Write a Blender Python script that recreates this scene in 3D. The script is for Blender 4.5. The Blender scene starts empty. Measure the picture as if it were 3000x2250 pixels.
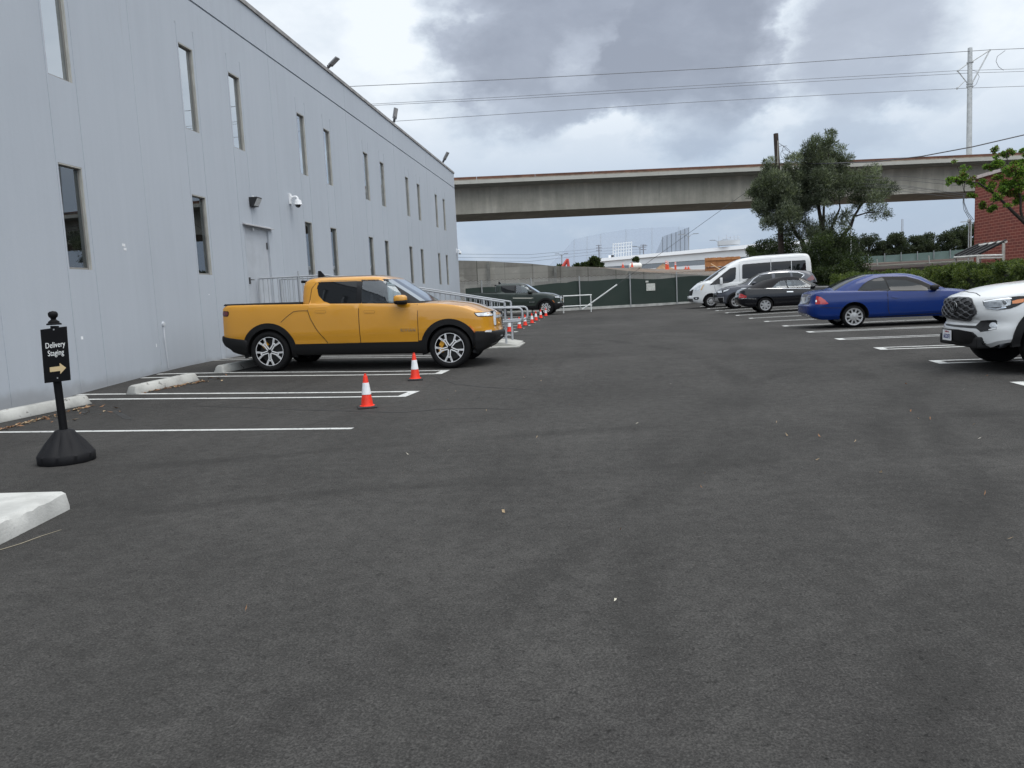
# Parking lot beside a grey warehouse: everything is built here in mesh code with procedural materials.
import bpy, bmesh, math, random
from math import sin, cos, pi, radians
from mathutils import Vector, Matrix
from mathutils.geometry import delaunay_2d_cdt
from mathutils.bvhtree import BVHTree
R = random.Random(7)
S = bpy.context.scene
COL = S.collection
V = Vector

# ---------------------------------------------------------------- camera (solved from vanishing points)
F, ROLL, H = 2300., .048, 1.30
PITCH, YAW = radians(6.436), radians(6.599)
FW = V((-sin(YAW)*cos(PITCH), cos(YAW)*cos(PITCH), -sin(PITCH)))
R0 = V((cos(YAW), sin(YAW), 0)); U0 = R0.cross(FW)
RT = R0*cos(ROLL) - U0*sin(ROLL); UP = R0*sin(ROLL) + U0*cos(ROLL)
CAM = V((0, 0, H))
cd = bpy.data.cameras.new('camera'); cam = bpy.data.objects.new('camera', cd); COL.objects.link(cam)
cd.sensor_fit = 'HORIZONTAL'; cd.sensor_width = 36; cd.lens = F/3000*36; cd.clip_end = 6000; cd.clip_start = .05
mw = Matrix.Identity(4)
for i, a in enumerate((RT, UP, -FW)):
    for j in range(3): mw[j][i] = a[j]
mw.translation = CAM; cam.matrix_world = mw; S.camera = cam

def ray(u, v): return FW + RT*((u-1500)/F) - UP*((v-1125)/F)
def at(u, v, Z): return CAM + ray(u, v)*Z
def onX(u, v, X): d = ray(u, v); return CAM + d*(X/d.x)
def onY(u, v, Y): d = ray(u, v); return CAM + d*(Y/d.y)
def ss(a, b, x):
    t = min(1, max(0, (x-a)/(b-a))); return t*t*(3-2*t)
def g(x, y):
    k = ss(9, 16, y)
    return .09*k + .12*ss(-2.2, -8, x)*k + .10*ss(3, 9, x)*ss(14, 42, y)
def ss_(a, b, x): return ss(a, b, x)
def gp(u, v):
    d = ray(u, v); z = 0
    for _ in range(30):
        p = CAM + d*((z-H)/d.z); z = g(p.x, p.y)
    return V((p.x, p.y, z))

# ---------------------------------------------------------------- scene helpers
def mesh(name, vs, fs, mat=None, parent=None, smooth=None, mi=None):
    me = bpy.data.meshes.new(name); me.from_pydata([tuple(v) for v in vs], [], fs); me.validate()
    o = bpy.data.objects.new(name, me); COL.objects.link(o)
    for m in (mat if isinstance(mat, (list, tuple)) else [mat]):
        if m: me.materials.append(m)
    if mi and len(mi) == len(me.polygons): me.polygons.foreach_set('material_index', mi)
    if smooth is not None: shade(me, smooth)
    if parent: o.parent = parent
    return o
def shade(me, ang=35):
    me.polygons.foreach_set('use_smooth', [True]*len(me.polygons))
    me.set_sharp_from_angle(angle=radians(ang)); me.update()
def tag(o, label=None, cat=None, group=None, kind=None):
    if label: o['label'] = label
    if cat: o['category'] = cat
    if group: o['group'] = group
    if kind: o['kind'] = kind
    return o
def empty(name, loc, rz=0, scale=1):
    o = bpy.data.objects.new(name, None); COL.objects.link(o); o.empty_display_size = .2
    o.location = loc; o.rotation_euler = (0, 0, rz); o.scale = (scale,)*3
    return o
def dup(root, loc, rz=None, scale=None):
    r = root.copy(); COL.objects.link(r); r.location = loc
    if rz is not None: r.rotation_euler = (0, 0, rz)
    if scale: r.scale = (scale,)*3
    def rec(a, b):
        for ch in list(a.children):
            c = ch.copy(); COL.objects.link(c); c.parent = b; rec(ch, c)
    rec(root, r); return r

class MB:
    """collects simple solids into one mesh"""
    def __init__(s): s.v = []; s.f = []
    def add(s, vs, fs):
        n = len(s.v); s.v += [V(p) for p in vs]; s.f += [tuple(i+n for i in f) for f in fs]; return s
    def box(s, c, d, rot=None, bev=0):
        x, y, z = d[0]/2, d[1]/2, d[2]/2
        if bev:
            b = bev
            bm = bmesh.new(); bmesh.ops.create_cube(bm, size=1)
            for q in bm.verts: q.co = V((q.co.x*d[0], q.co.y*d[1], q.co.z*d[2]))
            bmesh.ops.bevel(bm, geom=bm.edges[:], offset=b, segments=2, affect='EDGES', profile=.6)
            bm.verts.index_update()
            vs = [q.co.copy() for q in bm.verts]; fs = [[q.index for q in f.verts] for f in bm.faces]; bm.free()
        else:
            vs = [V((i, j, k)) for i in (-x, x) for j in (-y, y) for k in (-z, z)]
            fs = [(0, 1, 3, 2), (4, 6, 7, 5), (0, 4, 5, 1), (2, 3, 7, 6), (0, 2, 6, 4), (1, 5, 7, 3)]
        if rot is not None: vs = [rot @ p for p in vs]
        return s.add([p + V(c) for p in vs], fs)
    def hexa(s, pts):  # 4 bottom then 4 top
        return s.add(pts, [(3, 2, 1, 0), (4, 5, 6, 7), (0, 1, 5, 4), (1, 2, 6, 5), (2, 3, 7, 6), (3, 0, 4, 7)])
    def tube(s, pts, r, n=8, cap=True):
        pts = [V(p) for p in pts]; m = len(pts); rs = r if isinstance(r, (list, tuple)) else [r]*m
        up = V((0, 0, 1)); rings = []; prev = None
        for i, p in enumerate(pts):
            t = (pts[min(i+1, m-1)] - pts[max(i-1, 0)]).normalized()
            a = (prev - t*prev.dot(t)) if prev else (t.cross(up) if abs(t.dot(up)) < .95 else t.cross(V((1, 0, 0))))
            a.normalize(); b = t.cross(a); prev = a
            rings.append([p + (a*cos(2*pi*k/n) + b*sin(2*pi*k/n))*rs[i] for k in range(n)])
        vs = [q for rg in rings for q in rg]; fs = []
        for i in range(m-1):
            for k in range(n):
                fs.append((i*n+k, i*n+(k+1) % n, (i+1)*n+(k+1) % n, (i+1)*n+k))
        if cap: fs += [tuple(range(n))[::-1], tuple((m-1)*n+k for k in range(n))]
        return s.add(vs, fs)
    def lathe(s, prof, n=32, M=None):  # (r,z) profile about z
        vs = []; fs = []
        for r, z in prof: vs += [V((r*cos(2*pi*k/n), r*sin(2*pi*k/n), z)) for k in range(n)]
        for i in range(len(prof)-1):
            for k in range(n): fs.append((i*n+k, i*n+(k+1) % n, (i+1)*n+(k+1) % n, (i+1)*n+k))
        if M is not None: vs = [M @ p for p in vs]
        return s.add(vs, fs)
    def prism(s, poly, d0, d1, M=None):  # 2-D polygon (x,y) extruded z d0..d1
        n = len(poly)
        vs = [V((p[0], p[1], d0)) for p in poly] + [V((p[0], p[1], d1)) for p in poly]
        fs = [tuple(range(n))[::-1], tuple(range(n, 2*n))] + [(i, (i+1) % n, n+(i+1) % n, n+i) for i in range(n)]
        if M is not None: vs = [M @ p for p in vs]
        return s.add(vs, fs)
    def build(s, name, mat, parent=None, smooth=None):
        return mesh(name, s.v, s.f, mat, parent, smooth)

def text(name, body, size, M, mat, parent=None, ext=.002, bold=.0, align='CENTER', shear=0, sx=1, spacing=1):
    c = bpy.data.curves.new(name, 'FONT'); c.body = body; c.size = size; c.extrude = ext; c.offset = bold
    c.align_x = align; c.align_y = 'CENTER'; c.resolution_u = 3; c.shear = shear; c.space_character = spacing
    t = bpy.data.objects.new(name, c); COL.objects.link(t)
    dg = bpy.context.evaluated_depsgraph_get(); me = bpy.data.meshes.new_from_object(t.evaluated_get(dg))
    bpy.data.objects.remove(t); bpy.data.curves.remove(c)
    me.name = name; me.transform(M @ Matrix.Diagonal((sx, 1, 1, 1))); me.materials.clear(); me.materials.append(mat)
    o = bpy.data.objects.new(name, me); COL.objects.link(o)
    if parent: o.parent = parent
    return o
def basis(o, x, y, z=None):
    x = V(x).normalized(); y = V(y).normalized(); z = V(z).normalized() if z else x.cross(y)
    m = Matrix.Identity(4)
    for i, a in enumerate((x, y, z)):
        for j in range(3): m[j][i] = a[j]
    m.translation = V(o); return m

# ---------------------------------------------------------------- node expressions
class E:
    def __init__(s, nt, sock): s.nt = nt; s.s = sock
    def _b(s, op, o, rev=False):
        n = s.nt.nodes.new('ShaderNodeMath'); n.operation = op
        a, b = (o, s) if rev else (s, o)
        for i, q in enumerate((a, b)):
            if isinstance(q, E): s.nt.links.new(q.s, n.inputs[i])
            elif q is not None: n.inputs[i].default_value = q
        return E(s.nt, n.outputs[0])
    def __add__(s, o): return s._b('ADD', o)
    __radd__ = __add__
    def __sub__(s, o): return s._b('SUBTRACT', o)
    def __rsub__(s, o): return s._b('SUBTRACT', o, True)
    def __mul__(s, o): return s._b('MULTIPLY', o)
    __rmul__ = __mul__
    def __truediv__(s, o): return s._b('DIVIDE', o)
    def fn(s, op, o=None): return s._b(op, o)
    def step(s, a, b):
        n = s.nt.nodes.new('ShaderNodeMapRange'); n.interpolation_type = 'SMOOTHSTEP'
        s.nt.links.new(s.s, n.inputs[0]); n.inputs[1].default_value = a; n.inputs[2].default_value = b
        return E(s.nt, n.outputs[0])
class NT:
    def __init__(s, nt): s.nt = nt
    def new(s, t): return s.nt.nodes.new(t)
    def link(s, a, b): s.nt.links.new(a.s if isinstance(a, E) else a, b)
    def coord(s, kind='Object'): return s.new('ShaderNodeTexCoord').outputs[kind]
    def geo(s): return s.new('ShaderNodeNewGeometry').outputs['Position']
    def sep(s, v):
        n = s.new('ShaderNodeSeparateXYZ'); s.link(v, n.inputs[0]); return [E(s.nt, o) for o in n.outputs]
    def comb(s, x, y, z):
        n = s.new('ShaderNodeCombineXYZ')
        for i, q in enumerate((x, y, z)):
            if isinstance(q, E): s.link(q, n.inputs[i])
            else: n.inputs[i].default_value = q
        return E(s.nt, n.outputs[0])
    def scale(s, v, sc):
        n = s.new('ShaderNodeMapping'); s.link(v, n.inputs[0]); n.inputs['Scale'].default_value = sc if isinstance(sc, (tuple, list)) else (sc,)*3
        return E(s.nt, n.outputs[0])
    def noise(s, v, scale=5, detail=4, rough=.55, dist=0, out=0):
        n = s.new('ShaderNodeTexNoise'); s.link(v, n.inputs['Vector']); n.inputs['Scale'].default_value = scale
        n.inputs['Detail'].default_value = detail; n.inputs['Roughness'].default_value = rough; n.inputs['Distortion'].default_value = dist
        return E(s.nt, n.outputs[out])
    def voro(s, v, scale, out='Distance', feature='F1'):
        n = s.new('ShaderNodeTexVoronoi'); n.feature = feature; s.link(v, n.inputs['Vector']); n.inputs['Scale'].default_value = scale
        return E(s.nt, n.outputs[out])
    def mix(s, f, a, b, mode='MIX'):
        n = s.new('ShaderNodeMix'); n.data_type = 'RGBA'; n.blend_type = mode
        for i, q in ((0, f), (6, a), (7, b)):
            if isinstance(q, E): s.link(q, n.inputs[i])
            elif i == 0: n.inputs[0].default_value = q
            elif not isinstance(q, tuple): s.link(q, n.inputs[i])
            else: n.inputs[i].default_value = (*q[:3], 1)
        return E(s.nt, n.outputs[2])
    def ramp(s, f, stops):
        n = s.new('ShaderNodeValToRGB'); s.link(f, n.inputs[0]); cr = n.color_ramp
        while len(cr.elements) < len(stops): cr.elements.new(.5)
        for e, (p, c) in zip(cr.elements, stops): e.position = p; e.color = (*c, 1)
        return E(s.nt, n.outputs[0])
    def bump(s, h, strength=.3, dist=.01):
        n = s.new('ShaderNodeBump'); n.inputs['Strength'].default_value = strength; n.inputs['Distance'].default_value = dist
        s.link(h, n.inputs['Height']); return n.outputs[0]

MATS = {}
def pm(name):
    m = bpy.data.materials.new(name); m.use_nodes = True
    return m, NT(m.node_tree), m.node_tree.nodes['Principled BSDF']
def mt(name, col, rough=.5, metal=0, coat=0, var=.0, vs=3, bump=0, bs=60, spec=.5, spots=None):
    """principled material; var = amount of noise in the colour, bump = fine surface grain, spots = (colour, scale, threshold)"""
    if name in MATS: return MATS[name]
    m, t, b = pm(name); MATS[name] = m
    b.inputs['Roughness'].default_value = rough; b.inputs['Metallic'].default_value = metal
    b.inputs['Coat Weight'].default_value = coat; b.inputs['Coat Roughness'].default_value = .04
    b.inputs['Specular IOR Level'].default_value = spec
    b.inputs['Base Color'].default_value = (*col, 1)
    c = None
    if var:
        n = t.noise(t.coord(), vs, 5, .6)
        c = t.mix(n.step(.3, .7), tuple(x*(1-var) for x in col), tuple(min(1, x*(1+var)) for x in col))
    if spots:
        q = t.noise(t.coord(), spots[1], 6, .65).step(spots[2], spots[2]+.08)
        c = t.mix(q, c if c else col, spots[0])
    if c: t.link(c, b.inputs['Base Color'])
    if bump: t.link(t.bump(t.noise(t.coord(), bs, 3), bump), b.inputs['Normal'])
    return m
def glass(name, tint=(.6, .7, .7), trans=.7, refl=.12, rough=.01):
    """window glass: part tinted transparent, part mirror"""
    if name in MATS: return MATS[name]
    m = bpy.data.materials.new(name); m.use_nodes = True; MATS[name] = m
    nt = m.node_tree; nt.nodes.clear(); t = NT(nt)
    out = t.new('ShaderNodeOutputMaterial'); tr = t.new('ShaderNodeBsdfTransparent'); tr.inputs[0].default_value = (*tint, 1)
    df = t.new('ShaderNodeBsdfDiffuse'); df.inputs[0].default_value = (.02, .022, .024, 1)
    m1 = t.new('ShaderNodeMixShader'); m1.inputs[0].default_value = trans; t.link(df.outputs[0], m1.inputs[1]); t.link(tr.outputs[0], m1.inputs[2])
    gl = t.new('ShaderNodeBsdfGlossy'); gl.inputs['Roughness'].default_value = rough; gl.inputs[0].default_value = (.9, .95, 1, 1)
    fr = t.new('ShaderNodeFresnel'); fr.inputs[0].default_value = 1.5
    fac = E(nt, fr.outputs[0])*.9 + refl
    m2 = t.new('ShaderNodeMixShader'); t.link(fac, m2.inputs[0]); t.link(m1.outputs[0], m2.inputs[1]); t.link(gl.outputs[0], m2.inputs[2])
    t.link(m2.outputs[0], out.inputs[0]); return m
def screenmat(name, col, alpha, pattern=None, ps=20):
    """perforated cloth, netting or wire mesh: a see-through weave"""
    m, t, b = pm(name); b.inputs['Base Color'].default_value = (*col, 1); b.inputs['Roughness'].default_value = .8
    if pattern == 'diamond':
        x, y, z = t.sep(t.coord()); a = (x+z)*ps; c = (x-z)*ps
        w = a.fn('FRACT').fn('LESS_THAN', .16).fn('MAXIMUM', c.fn('FRACT').fn('LESS_THAN', .16))
        t.link(w*alpha, b.inputs['Alpha'])
    else:
        n = t.noise(t.coord(), 1.2, 3).step(.2, .8)*.08 + alpha
        t.link(n, b.inputs['Alpha'])
    return m

def leafm(name, col):
    if name in MATS: return MATS[name]
    m = bpy.data.materials.new(name); m.use_nodes = True; MATS[name] = m; nt = m.node_tree; nt.nodes.clear(); t = NT(nt)
    out = t.new('ShaderNodeOutputMaterial'); b = t.new('ShaderNodeBsdfPrincipled'); b.inputs['Base Color'].default_value = (*col, 1); b.inputs['Roughness'].default_value = .55; b.inputs['Specular IOR Level'].default_value = .3
    tr = t.new('ShaderNodeBsdfTranslucent'); tr.inputs[0].default_value = (col[0]*1.5, col[1]*1.6, col[2]*.9, 1); mx = t.new('ShaderNodeMixShader'); mx.inputs[0].default_value = .38
    t.link(b.outputs[0], mx.inputs[1]); t.link(tr.outputs[0], mx.inputs[2]); t.link(mx.outputs[0], out.inputs[0]); return m
# ---------------------------------------------------------------- world, sun
SUN_EL, SUN_AZ = radians(66), radians(115)     # azimuth clockwise from +Y: behind and to the right
w = bpy.data.worlds.new('World'); S.world = w; w.use_nodes = True
nt = w.node_tree; t = NT(nt); bg = nt.nodes['Background']
sky = t.new('ShaderNodeTexSky'); sky.sky_type = 'NISHITA'; sky.sun_disc = False; sky.sun_elevation = SUN_EL; sky.sun_rotation = SUN_AZ
sky.air_density = 1.2; sky.dust_density = 2.5
d = t.coord('Generated'); x, y, z = t.sep(d)
az = x.fn('ARCTAN2', y); el = z.fn('ARCSINE')
def azel(u, v):
    q = ray(u, v).normalized(); return math.atan2(q.x, q.y), math.asin(q.z)
base = t.comb(az, el*1.9, 0)
w1 = t.noise(base, 5.5, 7, .62, .4); w2 = t.noise(base, 14, 6, .6, .3); w3 = t.noise(base, 2.2, 4, .5)
wx = (t.noise(t.comb(az+7, el*1.5, 3), 6, 6, .6)-.5)*.22; wy = (t.noise(t.comb(az+2, el*1.5, 9), 6, 6, .6)-.5)*.13
def blob(u, v, ru, rv, soft=.55, amp=1.):
    a0, e0 = azel(u, v); a = (az + wx - a0)/(ru/F); e = (el + wy - e0)/(rv/F)
    return (a*a + e*e).fn('SQRT').step(1+soft, 1-soft)*amp
dark = blob(1560, 190, 300, 170, .35, .88).fn('MAXIMUM', blob(2000, 140, 280, 230, .3, 1.0)).fn('MAXIMUM', blob(2530, 120, 190, 180, .6, .50)) \
    .fn('MAXIMUM', blob(1750, -60, 430, 150, .4, .9)).fn('MAXIMUM', blob(2480, 380, 150, 80, .6, .35)).fn('MAXIMUM', blob(1750, 265, 460, 85, .4, .85))
hole = blob(1690, 175, 60, 62, .8, .75) + blob(1900, 352, 330, 34, .8, .8) + blob(1420, 320, 200, 30, .8, .5) + blob(1180, 90, 160, 130, .7, .35) + blob(2330, 50, 90, 80, .7, .5) + blob(2900, 300, 170, 40, .8, .45) + blob(2620, 285, 60, 22, .8, .5)
D = dark*(.70 + w1*.45) + (w2-.5)*.30 + (w1-.5)*.24 - hole*.6 + .06
low = el.step(.27, .07)             # thinner, bluer air towards the horizon
c = t.ramp(D, [(0, (.56, .59, .61)), (.20, (.435, .475, .515)), (.5, (.285, .312, .360)), (1, (.188, .206, .245))])
c2 = t.mix((w2*.6 + w1*.8 - .45).step(.15, .75), (.228, .290, .382), (.385, .43, .485))
c = t.mix(low*.9, c, c2)
up = el.step(.35, 1.1); back = (y*-1).step(-.35, .6)
lift = 1 + up*.55 + back*.7         # the overcast is brighter overhead and round the veiled sun
cc = t.mix(1.0, c, t.comb(lift, lift, lift*1.01), 'MULTIPLY')
sk = t.mix(1.0, sky.outputs[0], (.10, .10, .10), 'MULTIPLY')
t.link(t.mix(.90, sk, cc), bg.inputs[0]); bg.inputs[1].default_value = 1.0
ld = bpy.data.lights.new('sun', 'SUN'); ld.energy = .9; ld.angle = radians(45); ld.color = (1, .96, .9)
so = bpy.data.objects.new('sun', ld); COL.objects.link(so)
sd = V((sin(SUN_AZ)*cos(SUN_EL), cos(SUN_AZ)*cos(SUN_EL), sin(SUN_EL)))
so.rotation_euler = (-sd).to_track_quat('-Z', 'Y').to_euler(); so.location = sd*60
S.view_settings.view_transform = 'Standard'; S.view_settings.look = 'None'; S.view_settings.exposure = .8; S.view_settings.gamma = 1
try: S.view_settings.use_curve_mapping = False
except Exception: pass
# ================================================================ SETTING
# ---- asphalt
def asphalt():
    m, t, b = pm('asphalt'); p = t.coord()
    fine = t.noise(p, 95, 3, .7); grit = t.voro(p, 140); med = t.noise(p, 9, 5, .65); big = t.noise(p, .55, 5, .6, .4)
    dash = t.noise(t.scale(p, (26, 34, 1)), 1.0, 3, .6, .3)
    track = t.noise(t.scale(p, (.9, .16, 1)), 1, 3, .5, 1.2)
    x, y, z = t.sep(p); tracks = None
    for cx, cy, rr in ((15., 3., 13.2), (15., 3., 14.9), (-16., 12., 17.8), (-16., 12., 19.5), (4., -14., 20.), (4., -14., 21.7)):   # faint tyre bands swung through the aisle
        wob = (t.noise(p, .35, 3)-.5)*.9
        dd = (((x-cx)*(x-cx) + (y-cy)*(y-cy)).fn('SQRT') - rr + wob).fn('ABSOLUTE').step(.22, .03)*t.noise(p, .5, 3).step(.38, .62)
        tracks = dd if tracks is None else tracks.fn('MAXIMUM', dd)
    pat = t.noise(p, .16, 4, .55, .8)
    pit = t.noise(p, 48, 2, .5).step(.60, .72); chip = t.noise(p, 62, 2, .5).step(.66, .76)
    oil = t.noise(p, 1.6, 4, .6).step(.66, .76)
    k = (fine-.5)*1.5 + (grit-.35)*.6 + (med-.5)*.75 + (big-.5)*.62 + (pat-.5)*.75 - dash.step(.58, .70)*.40 + (track-.5)*.4 - tracks*.20 - oil*.22 - pit*.42 + chip*.35 + .05
    c = t.ramp(k*.5 + .5, [(0, (.0125, .0122, .0118)), (.5, (.0420, .0406, .0388)), (1, (.112, .108, .102))])
    t.link(c, b.inputs['Base Color']); b.inputs['Roughness'].default_value = .92; b.inputs['Specular IOR Level'].default_value = .12
    t.link(t.bump(fine*.6 + grit*.6 + med*.3, .55, .012), b.inputs['Normal'])
    return m
xs = [-3000, -900, -250, -90, -40] + [-24+i*1. for i in range(57)] + [45, 90, 250, 900, 3000]
ys = [-900, -200, -60, -20] + [-8+i*1. for i in range(80)] + [85, 110, 250, 900, 3000]
vs = [(x, y, g(x, y)) for y in ys for x in xs]; n = len(xs)
fs = [(j*n+i, j*n+i+1, (j+1)*n+i+1, (j+1)*n+i) for j in range(len(ys)-1) for i in range(n-1)]
tag(mesh('ground', vs, fs, asphalt(), smooth=80), 'dark grey asphalt of the parking lot', kind='structure')

# ---- painted stall markings
PAINT = mt('road_paint', (.50, .505, .49), .75, var=.12, vs=6, spots=((.16, .16, .16), 22, .57))
def stripe(mb, a, b, wd, n=10):
    """flat ribbon a->b that follows the ground, 4 mm above it"""
    a = V((a[0], a[1], 0)); b = V((b[0], b[1], 0)); t = (b-a).normalized(); s = V((-t.y, t.x, 0))*wd/2
    vs = []
    for i in range(n+1):
        p = a + (b-a)*i/n
        for q in (p-s, p+s): vs.append((q.x, q.y, g(q.x, q.y)+.004))
    mb.add(vs, [(2*i, 2*i+2, 2*i+3, 2*i+1) for i in range(n)])
lines = []
def stall(tip, dirx, L, gap, capw=.14, w=.088, group=None, label=None, single=False, sk=0):
    """double stripe joined by a cap at the aisle end; tip = near corner of the cap on the aisle side"""
    mb = MB(); d = V((dirx[0], dirx[1], 0)).normalized(); p = V((-d.y, d.x, 0))
    if p.y < 0: p = -p
    a = V((tip.x, tip.y, 0))
    if single: stripe(mb, a, a+d*L, w)
    else:
        q = V((-sk, 1, 0)).normalized()*gap if sk else p*gap
        a1 = a + p*w/2; a2 = a + q - p*w/2
        stripe(mb, a1 + d*capw, a1+d*L, w, 14); stripe(mb, a2+d*capw, a2+d*L, w, 14)
        z = lambda v: (v.x, v.y, g(v.x, v.y)+.004)
        e = a2 + p*w/2
        mb.add([z(a), z(a+d*capw), z(e+d*capw), z(e)], [(0, 1, 2, 3)])
    o = mb.build('parking_line', PAINT); tag(o, label, kind='structure', group=group)
dl = (gp(0, 1263) - gp(1033, 1252))
# warehouse side
G1 = 'white stall lines on the warehouse side'
stall(gp(1033, 1256), gp(0, 1266)-gp(1033, 1255), 6, 0, single=True, label='single white stall line behind the delivery sign', group=G1)
def line_px(tip, tail, L, gap, lab):
    a = gp(*tip); d = gp(*tail)-a; stall(a, d, L, gap, label=lab, group=G1)
line_px((1188, 1163), (251, 1172), 5.75, .55, 'double white stall line ending beside the two near cones')
line_px((1294, 1096), (576, 1105), 5.6, .55, 'double white stall line along the near wheels of the yellow pickup')
line_px((1330, 1046), (935, 1050), 5.4, .55, 'double white stall line seen under the yellow pickup')
for k, (u, v) in enumerate([(1485, 984), (1512, 973), (1532, 963), (1551, 954), (1566, 946), (1579, 939), (1591, 932), (1600, 927)]):
    a = gp(u, v); stall(a, (-1, .12), 5.2, .4, label='white stall line ending beside the far row of cones', group='white stall lines by the far cones')
# hedge side
G2 = 'white stall lines on the hedge side'
for k, (u, v, lab) in enumerate([(3010, 1133, 'double white stall line nearest the white pickup, cut by the frame edge'), (2752, 1066, 'double white stall line under the white pickup'),
     (2580, 1025, 'double white stall line just beyond the white pickup'), (2459, 996, 'double white stall line with two open stalls around it'),
     (2371, 974.5, 'double white stall line on the near side of the blue coupe'), (2298, 956.5, 'double white stall line on the far side of the blue coupe'),
     (2243, 943, 'double white stall line between the blue coupe and the convertible'), (2197, 933.5, 'double white stall line just nearer than the black convertible'),
     (2158, 925, 'double white stall line by the black convertible'), (2127, 917.5, 'double white stall line beside the grey crossover'), (2098, 911, 'double white stall line between crossover and van'), (2073, 905, 'double white stall line by the white van'), (2052, 899, 'double white stall line beyond the white van')]):
    a = gp(u, v); stall(a, (1, -.035), 6.0, .42, label=lab, group=G2)

# ---- concrete bits on the asphalt
CONC = mt('concrete_pale', (.47, .47, .455), .85, var=.16, vs=2.2, bump=.25, bs=70, spots=((.2, .2, .195), 5, .64))
CONCW = mt('wheel_stop_concrete', (.36, .36, .34), .85, var=.22, vs=3, bump=.3, bs=90, spots=((.11, .105, .10), 6, .60))
def wheel_stop(a, b, label):
    a = V(a); b = V(b); t = (b-a); L = t.length; t.normalize(); s = V((-t.y, t.x, 0)); mb = MB()
    prof = [(-.12, 0), (-.12, .03), (-.075, .12), (-.055, .135), (.055, .135), (.075, .12), (.12, .03), (.12, 0)]
    vs = []; st = [(0, .55, .35), (.02, .8, .8), (.09, 1, 1)]
    st = [(q, w_, h_) for q, w_, h_ in ((0, .88, .25), (.035, .95, .9), (.08, 1, 1), (L-.08, 1, 1), (L-.035, .95, .9), (L, .88, .25))]
    o = empty('wheel_stop', a, 0); tag(o, label, 'wheel stop', 'concrete wheel stops by the warehouse')
    for q, w_, h_ in st: vs += [t*q + s*x*w_ + V((0, 0, z*h_)) for x, z in prof]
    k = len(prof); fs = [(i*k+j, i*k+(j+1) % k, (i+1)*k+(j+1) % k, (i+1)*k+j) for i in range(len(st)-1) for j in range(k)]
    fs += [tuple(range(k))[::-1], tuple((len(st)-1)*k+j for j in range(k))]
    mb.add(vs, fs); mb.build('block', CONCW, o, 40)
    for q in (.35, L-.35):
        bt = MB(); bt.lathe([(.0, .137), (.014, .137), (.014, .12)], 10, Matrix.Translation(t*q)); bt.build('anchor_pin', mt('rusty_steel', (.12, .07, .045), .8, var=.3), o)
wheel_stop(gp(-45, 1244), gp(252, 1182), 'pale concrete wheel stop behind the delivery sign, with dry leaves along it')
wheel_stop(gp(384, 1156), gp(570, 1114), 'pale concrete wheel stop in the empty stall behind the yellow pickup')
wheel_stop(gp(640, 1093), gp(800, 1060), 'concrete wheel stop at the rear wheel of the yellow pickup')
# low concrete island at the frame edge: slab with a chipped, painted front edge
pa = gp(205, 1492); pb = gp(0, 1596)
A = V((pa.x, pa.y, 0)); Bv = V((pb.x, pb.y, 0)); dn = (Bv-A).normalized(); out = V((-1, -.02, 0))
hI = .125
top = [A + out*.012 + dn*.012, A + dn*2.6 + out*.02, A + dn*2.6 + out*3, A + out*3 + V((0, .06, 0))]
bot = [A, A + dn*2.6, A + dn*2.6 + out*3, A + out*3 + V((0, .07, 0))]
isl = MB()
NE = 40
ed = []
for i in range(NE+1):
    p = A + dn*2.6*i/NE; j = R.uniform(-.006, .006)
    ed.append((p, p + out*(.02+j) + V((0, 0, hI-R.uniform(.012, .03))), p + out*(.045+abs(j)) + V((0, 0, hI))))
vs = []
for p, q, r_ in ed: vs += [p + V((0, 0, -.05)), p + V((0, 0, .03)), q, r_, r_ + out*3]
fs = []
for i in range(NE):
    for j in range(4): fs.append((i*5+j, (i+1)*5+j, (i+1)*5+j+1, i*5+j+1))
fs.append((0, 1, 2, 3, 4)); isl.add(vs, fs)
far = MB(); iv = isl.v
o = mesh('concrete_island', iv, isl.f, mt('island_concrete', (.43, .43, .41), .8, var=.16, vs=3, bump=.35, bs=60, spots=((.17, .17, .165), 4, .61)), smooth=30)
tag(o, 'raised concrete island with a chipped white edge in front of the delivery sign', 'concrete island')

# dry leaves: loose litter
LEAFM = [mt('dry_leaf_tan', (.34, .25, .15), .8), mt('dry_leaf_brown', (.20, .10, .045), .8), mt('dry_leaf_pale', (.52, .49, .40), .7)]
def litter(name, pts, sz, mats, label):
    vs = []; fs = []; mi = []
    for p in pts:
        a = R.uniform(0, 2*pi); l = sz*R.uniform(.6, 1.5); w_ = l*R.uniform(.25, .5); u = V((cos(a), sin(a), 0)); v_ = V((-sin(a), cos(a), 0)); z = V((0, 0, 1))
        k = len(vs); b = V((p[0], p[1], g(p[0], p[1])+.006))
        vs += [b-u*l, b+v_*w_+z*R.uniform(.0, .02), b+u*l+z*R.uniform(0, .03), b-v_*w_+z*R.uniform(0, .02)]
        fs += [(k, k+1, k+2), (k, k+2, k+3)]; m_ = R.randrange(len(mats)); mi += [m_, m_]
    tag(mesh(name, vs, fs, mats, mi=mi), label, kind='stuff')
pts = []
for (u0, v0, u1, v1, n, sp) in [(-10, 1262, 260, 1190, 90, .05), (420, 1150, 590, 1118, 80, .06), (40, 1240, 300, 1200, 26, .35), (560, 1120, 640, 1108, 14, .2)]:
    for _ in range(n):
        k = R.random(); p = gp(u0+(u1-u0)*k, v0+(v1-v0)*k); pts.append((p.x+abs(R.gauss(0, sp)), p.y+R.gauss(0, sp)-.02))
litter('leaf_litter', pts, .035, LEAFM[:2]+LEAFM[1:2]+LEAFM[:2], 'drift of dry brown leaves along the wheel stops')
pts = []
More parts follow.
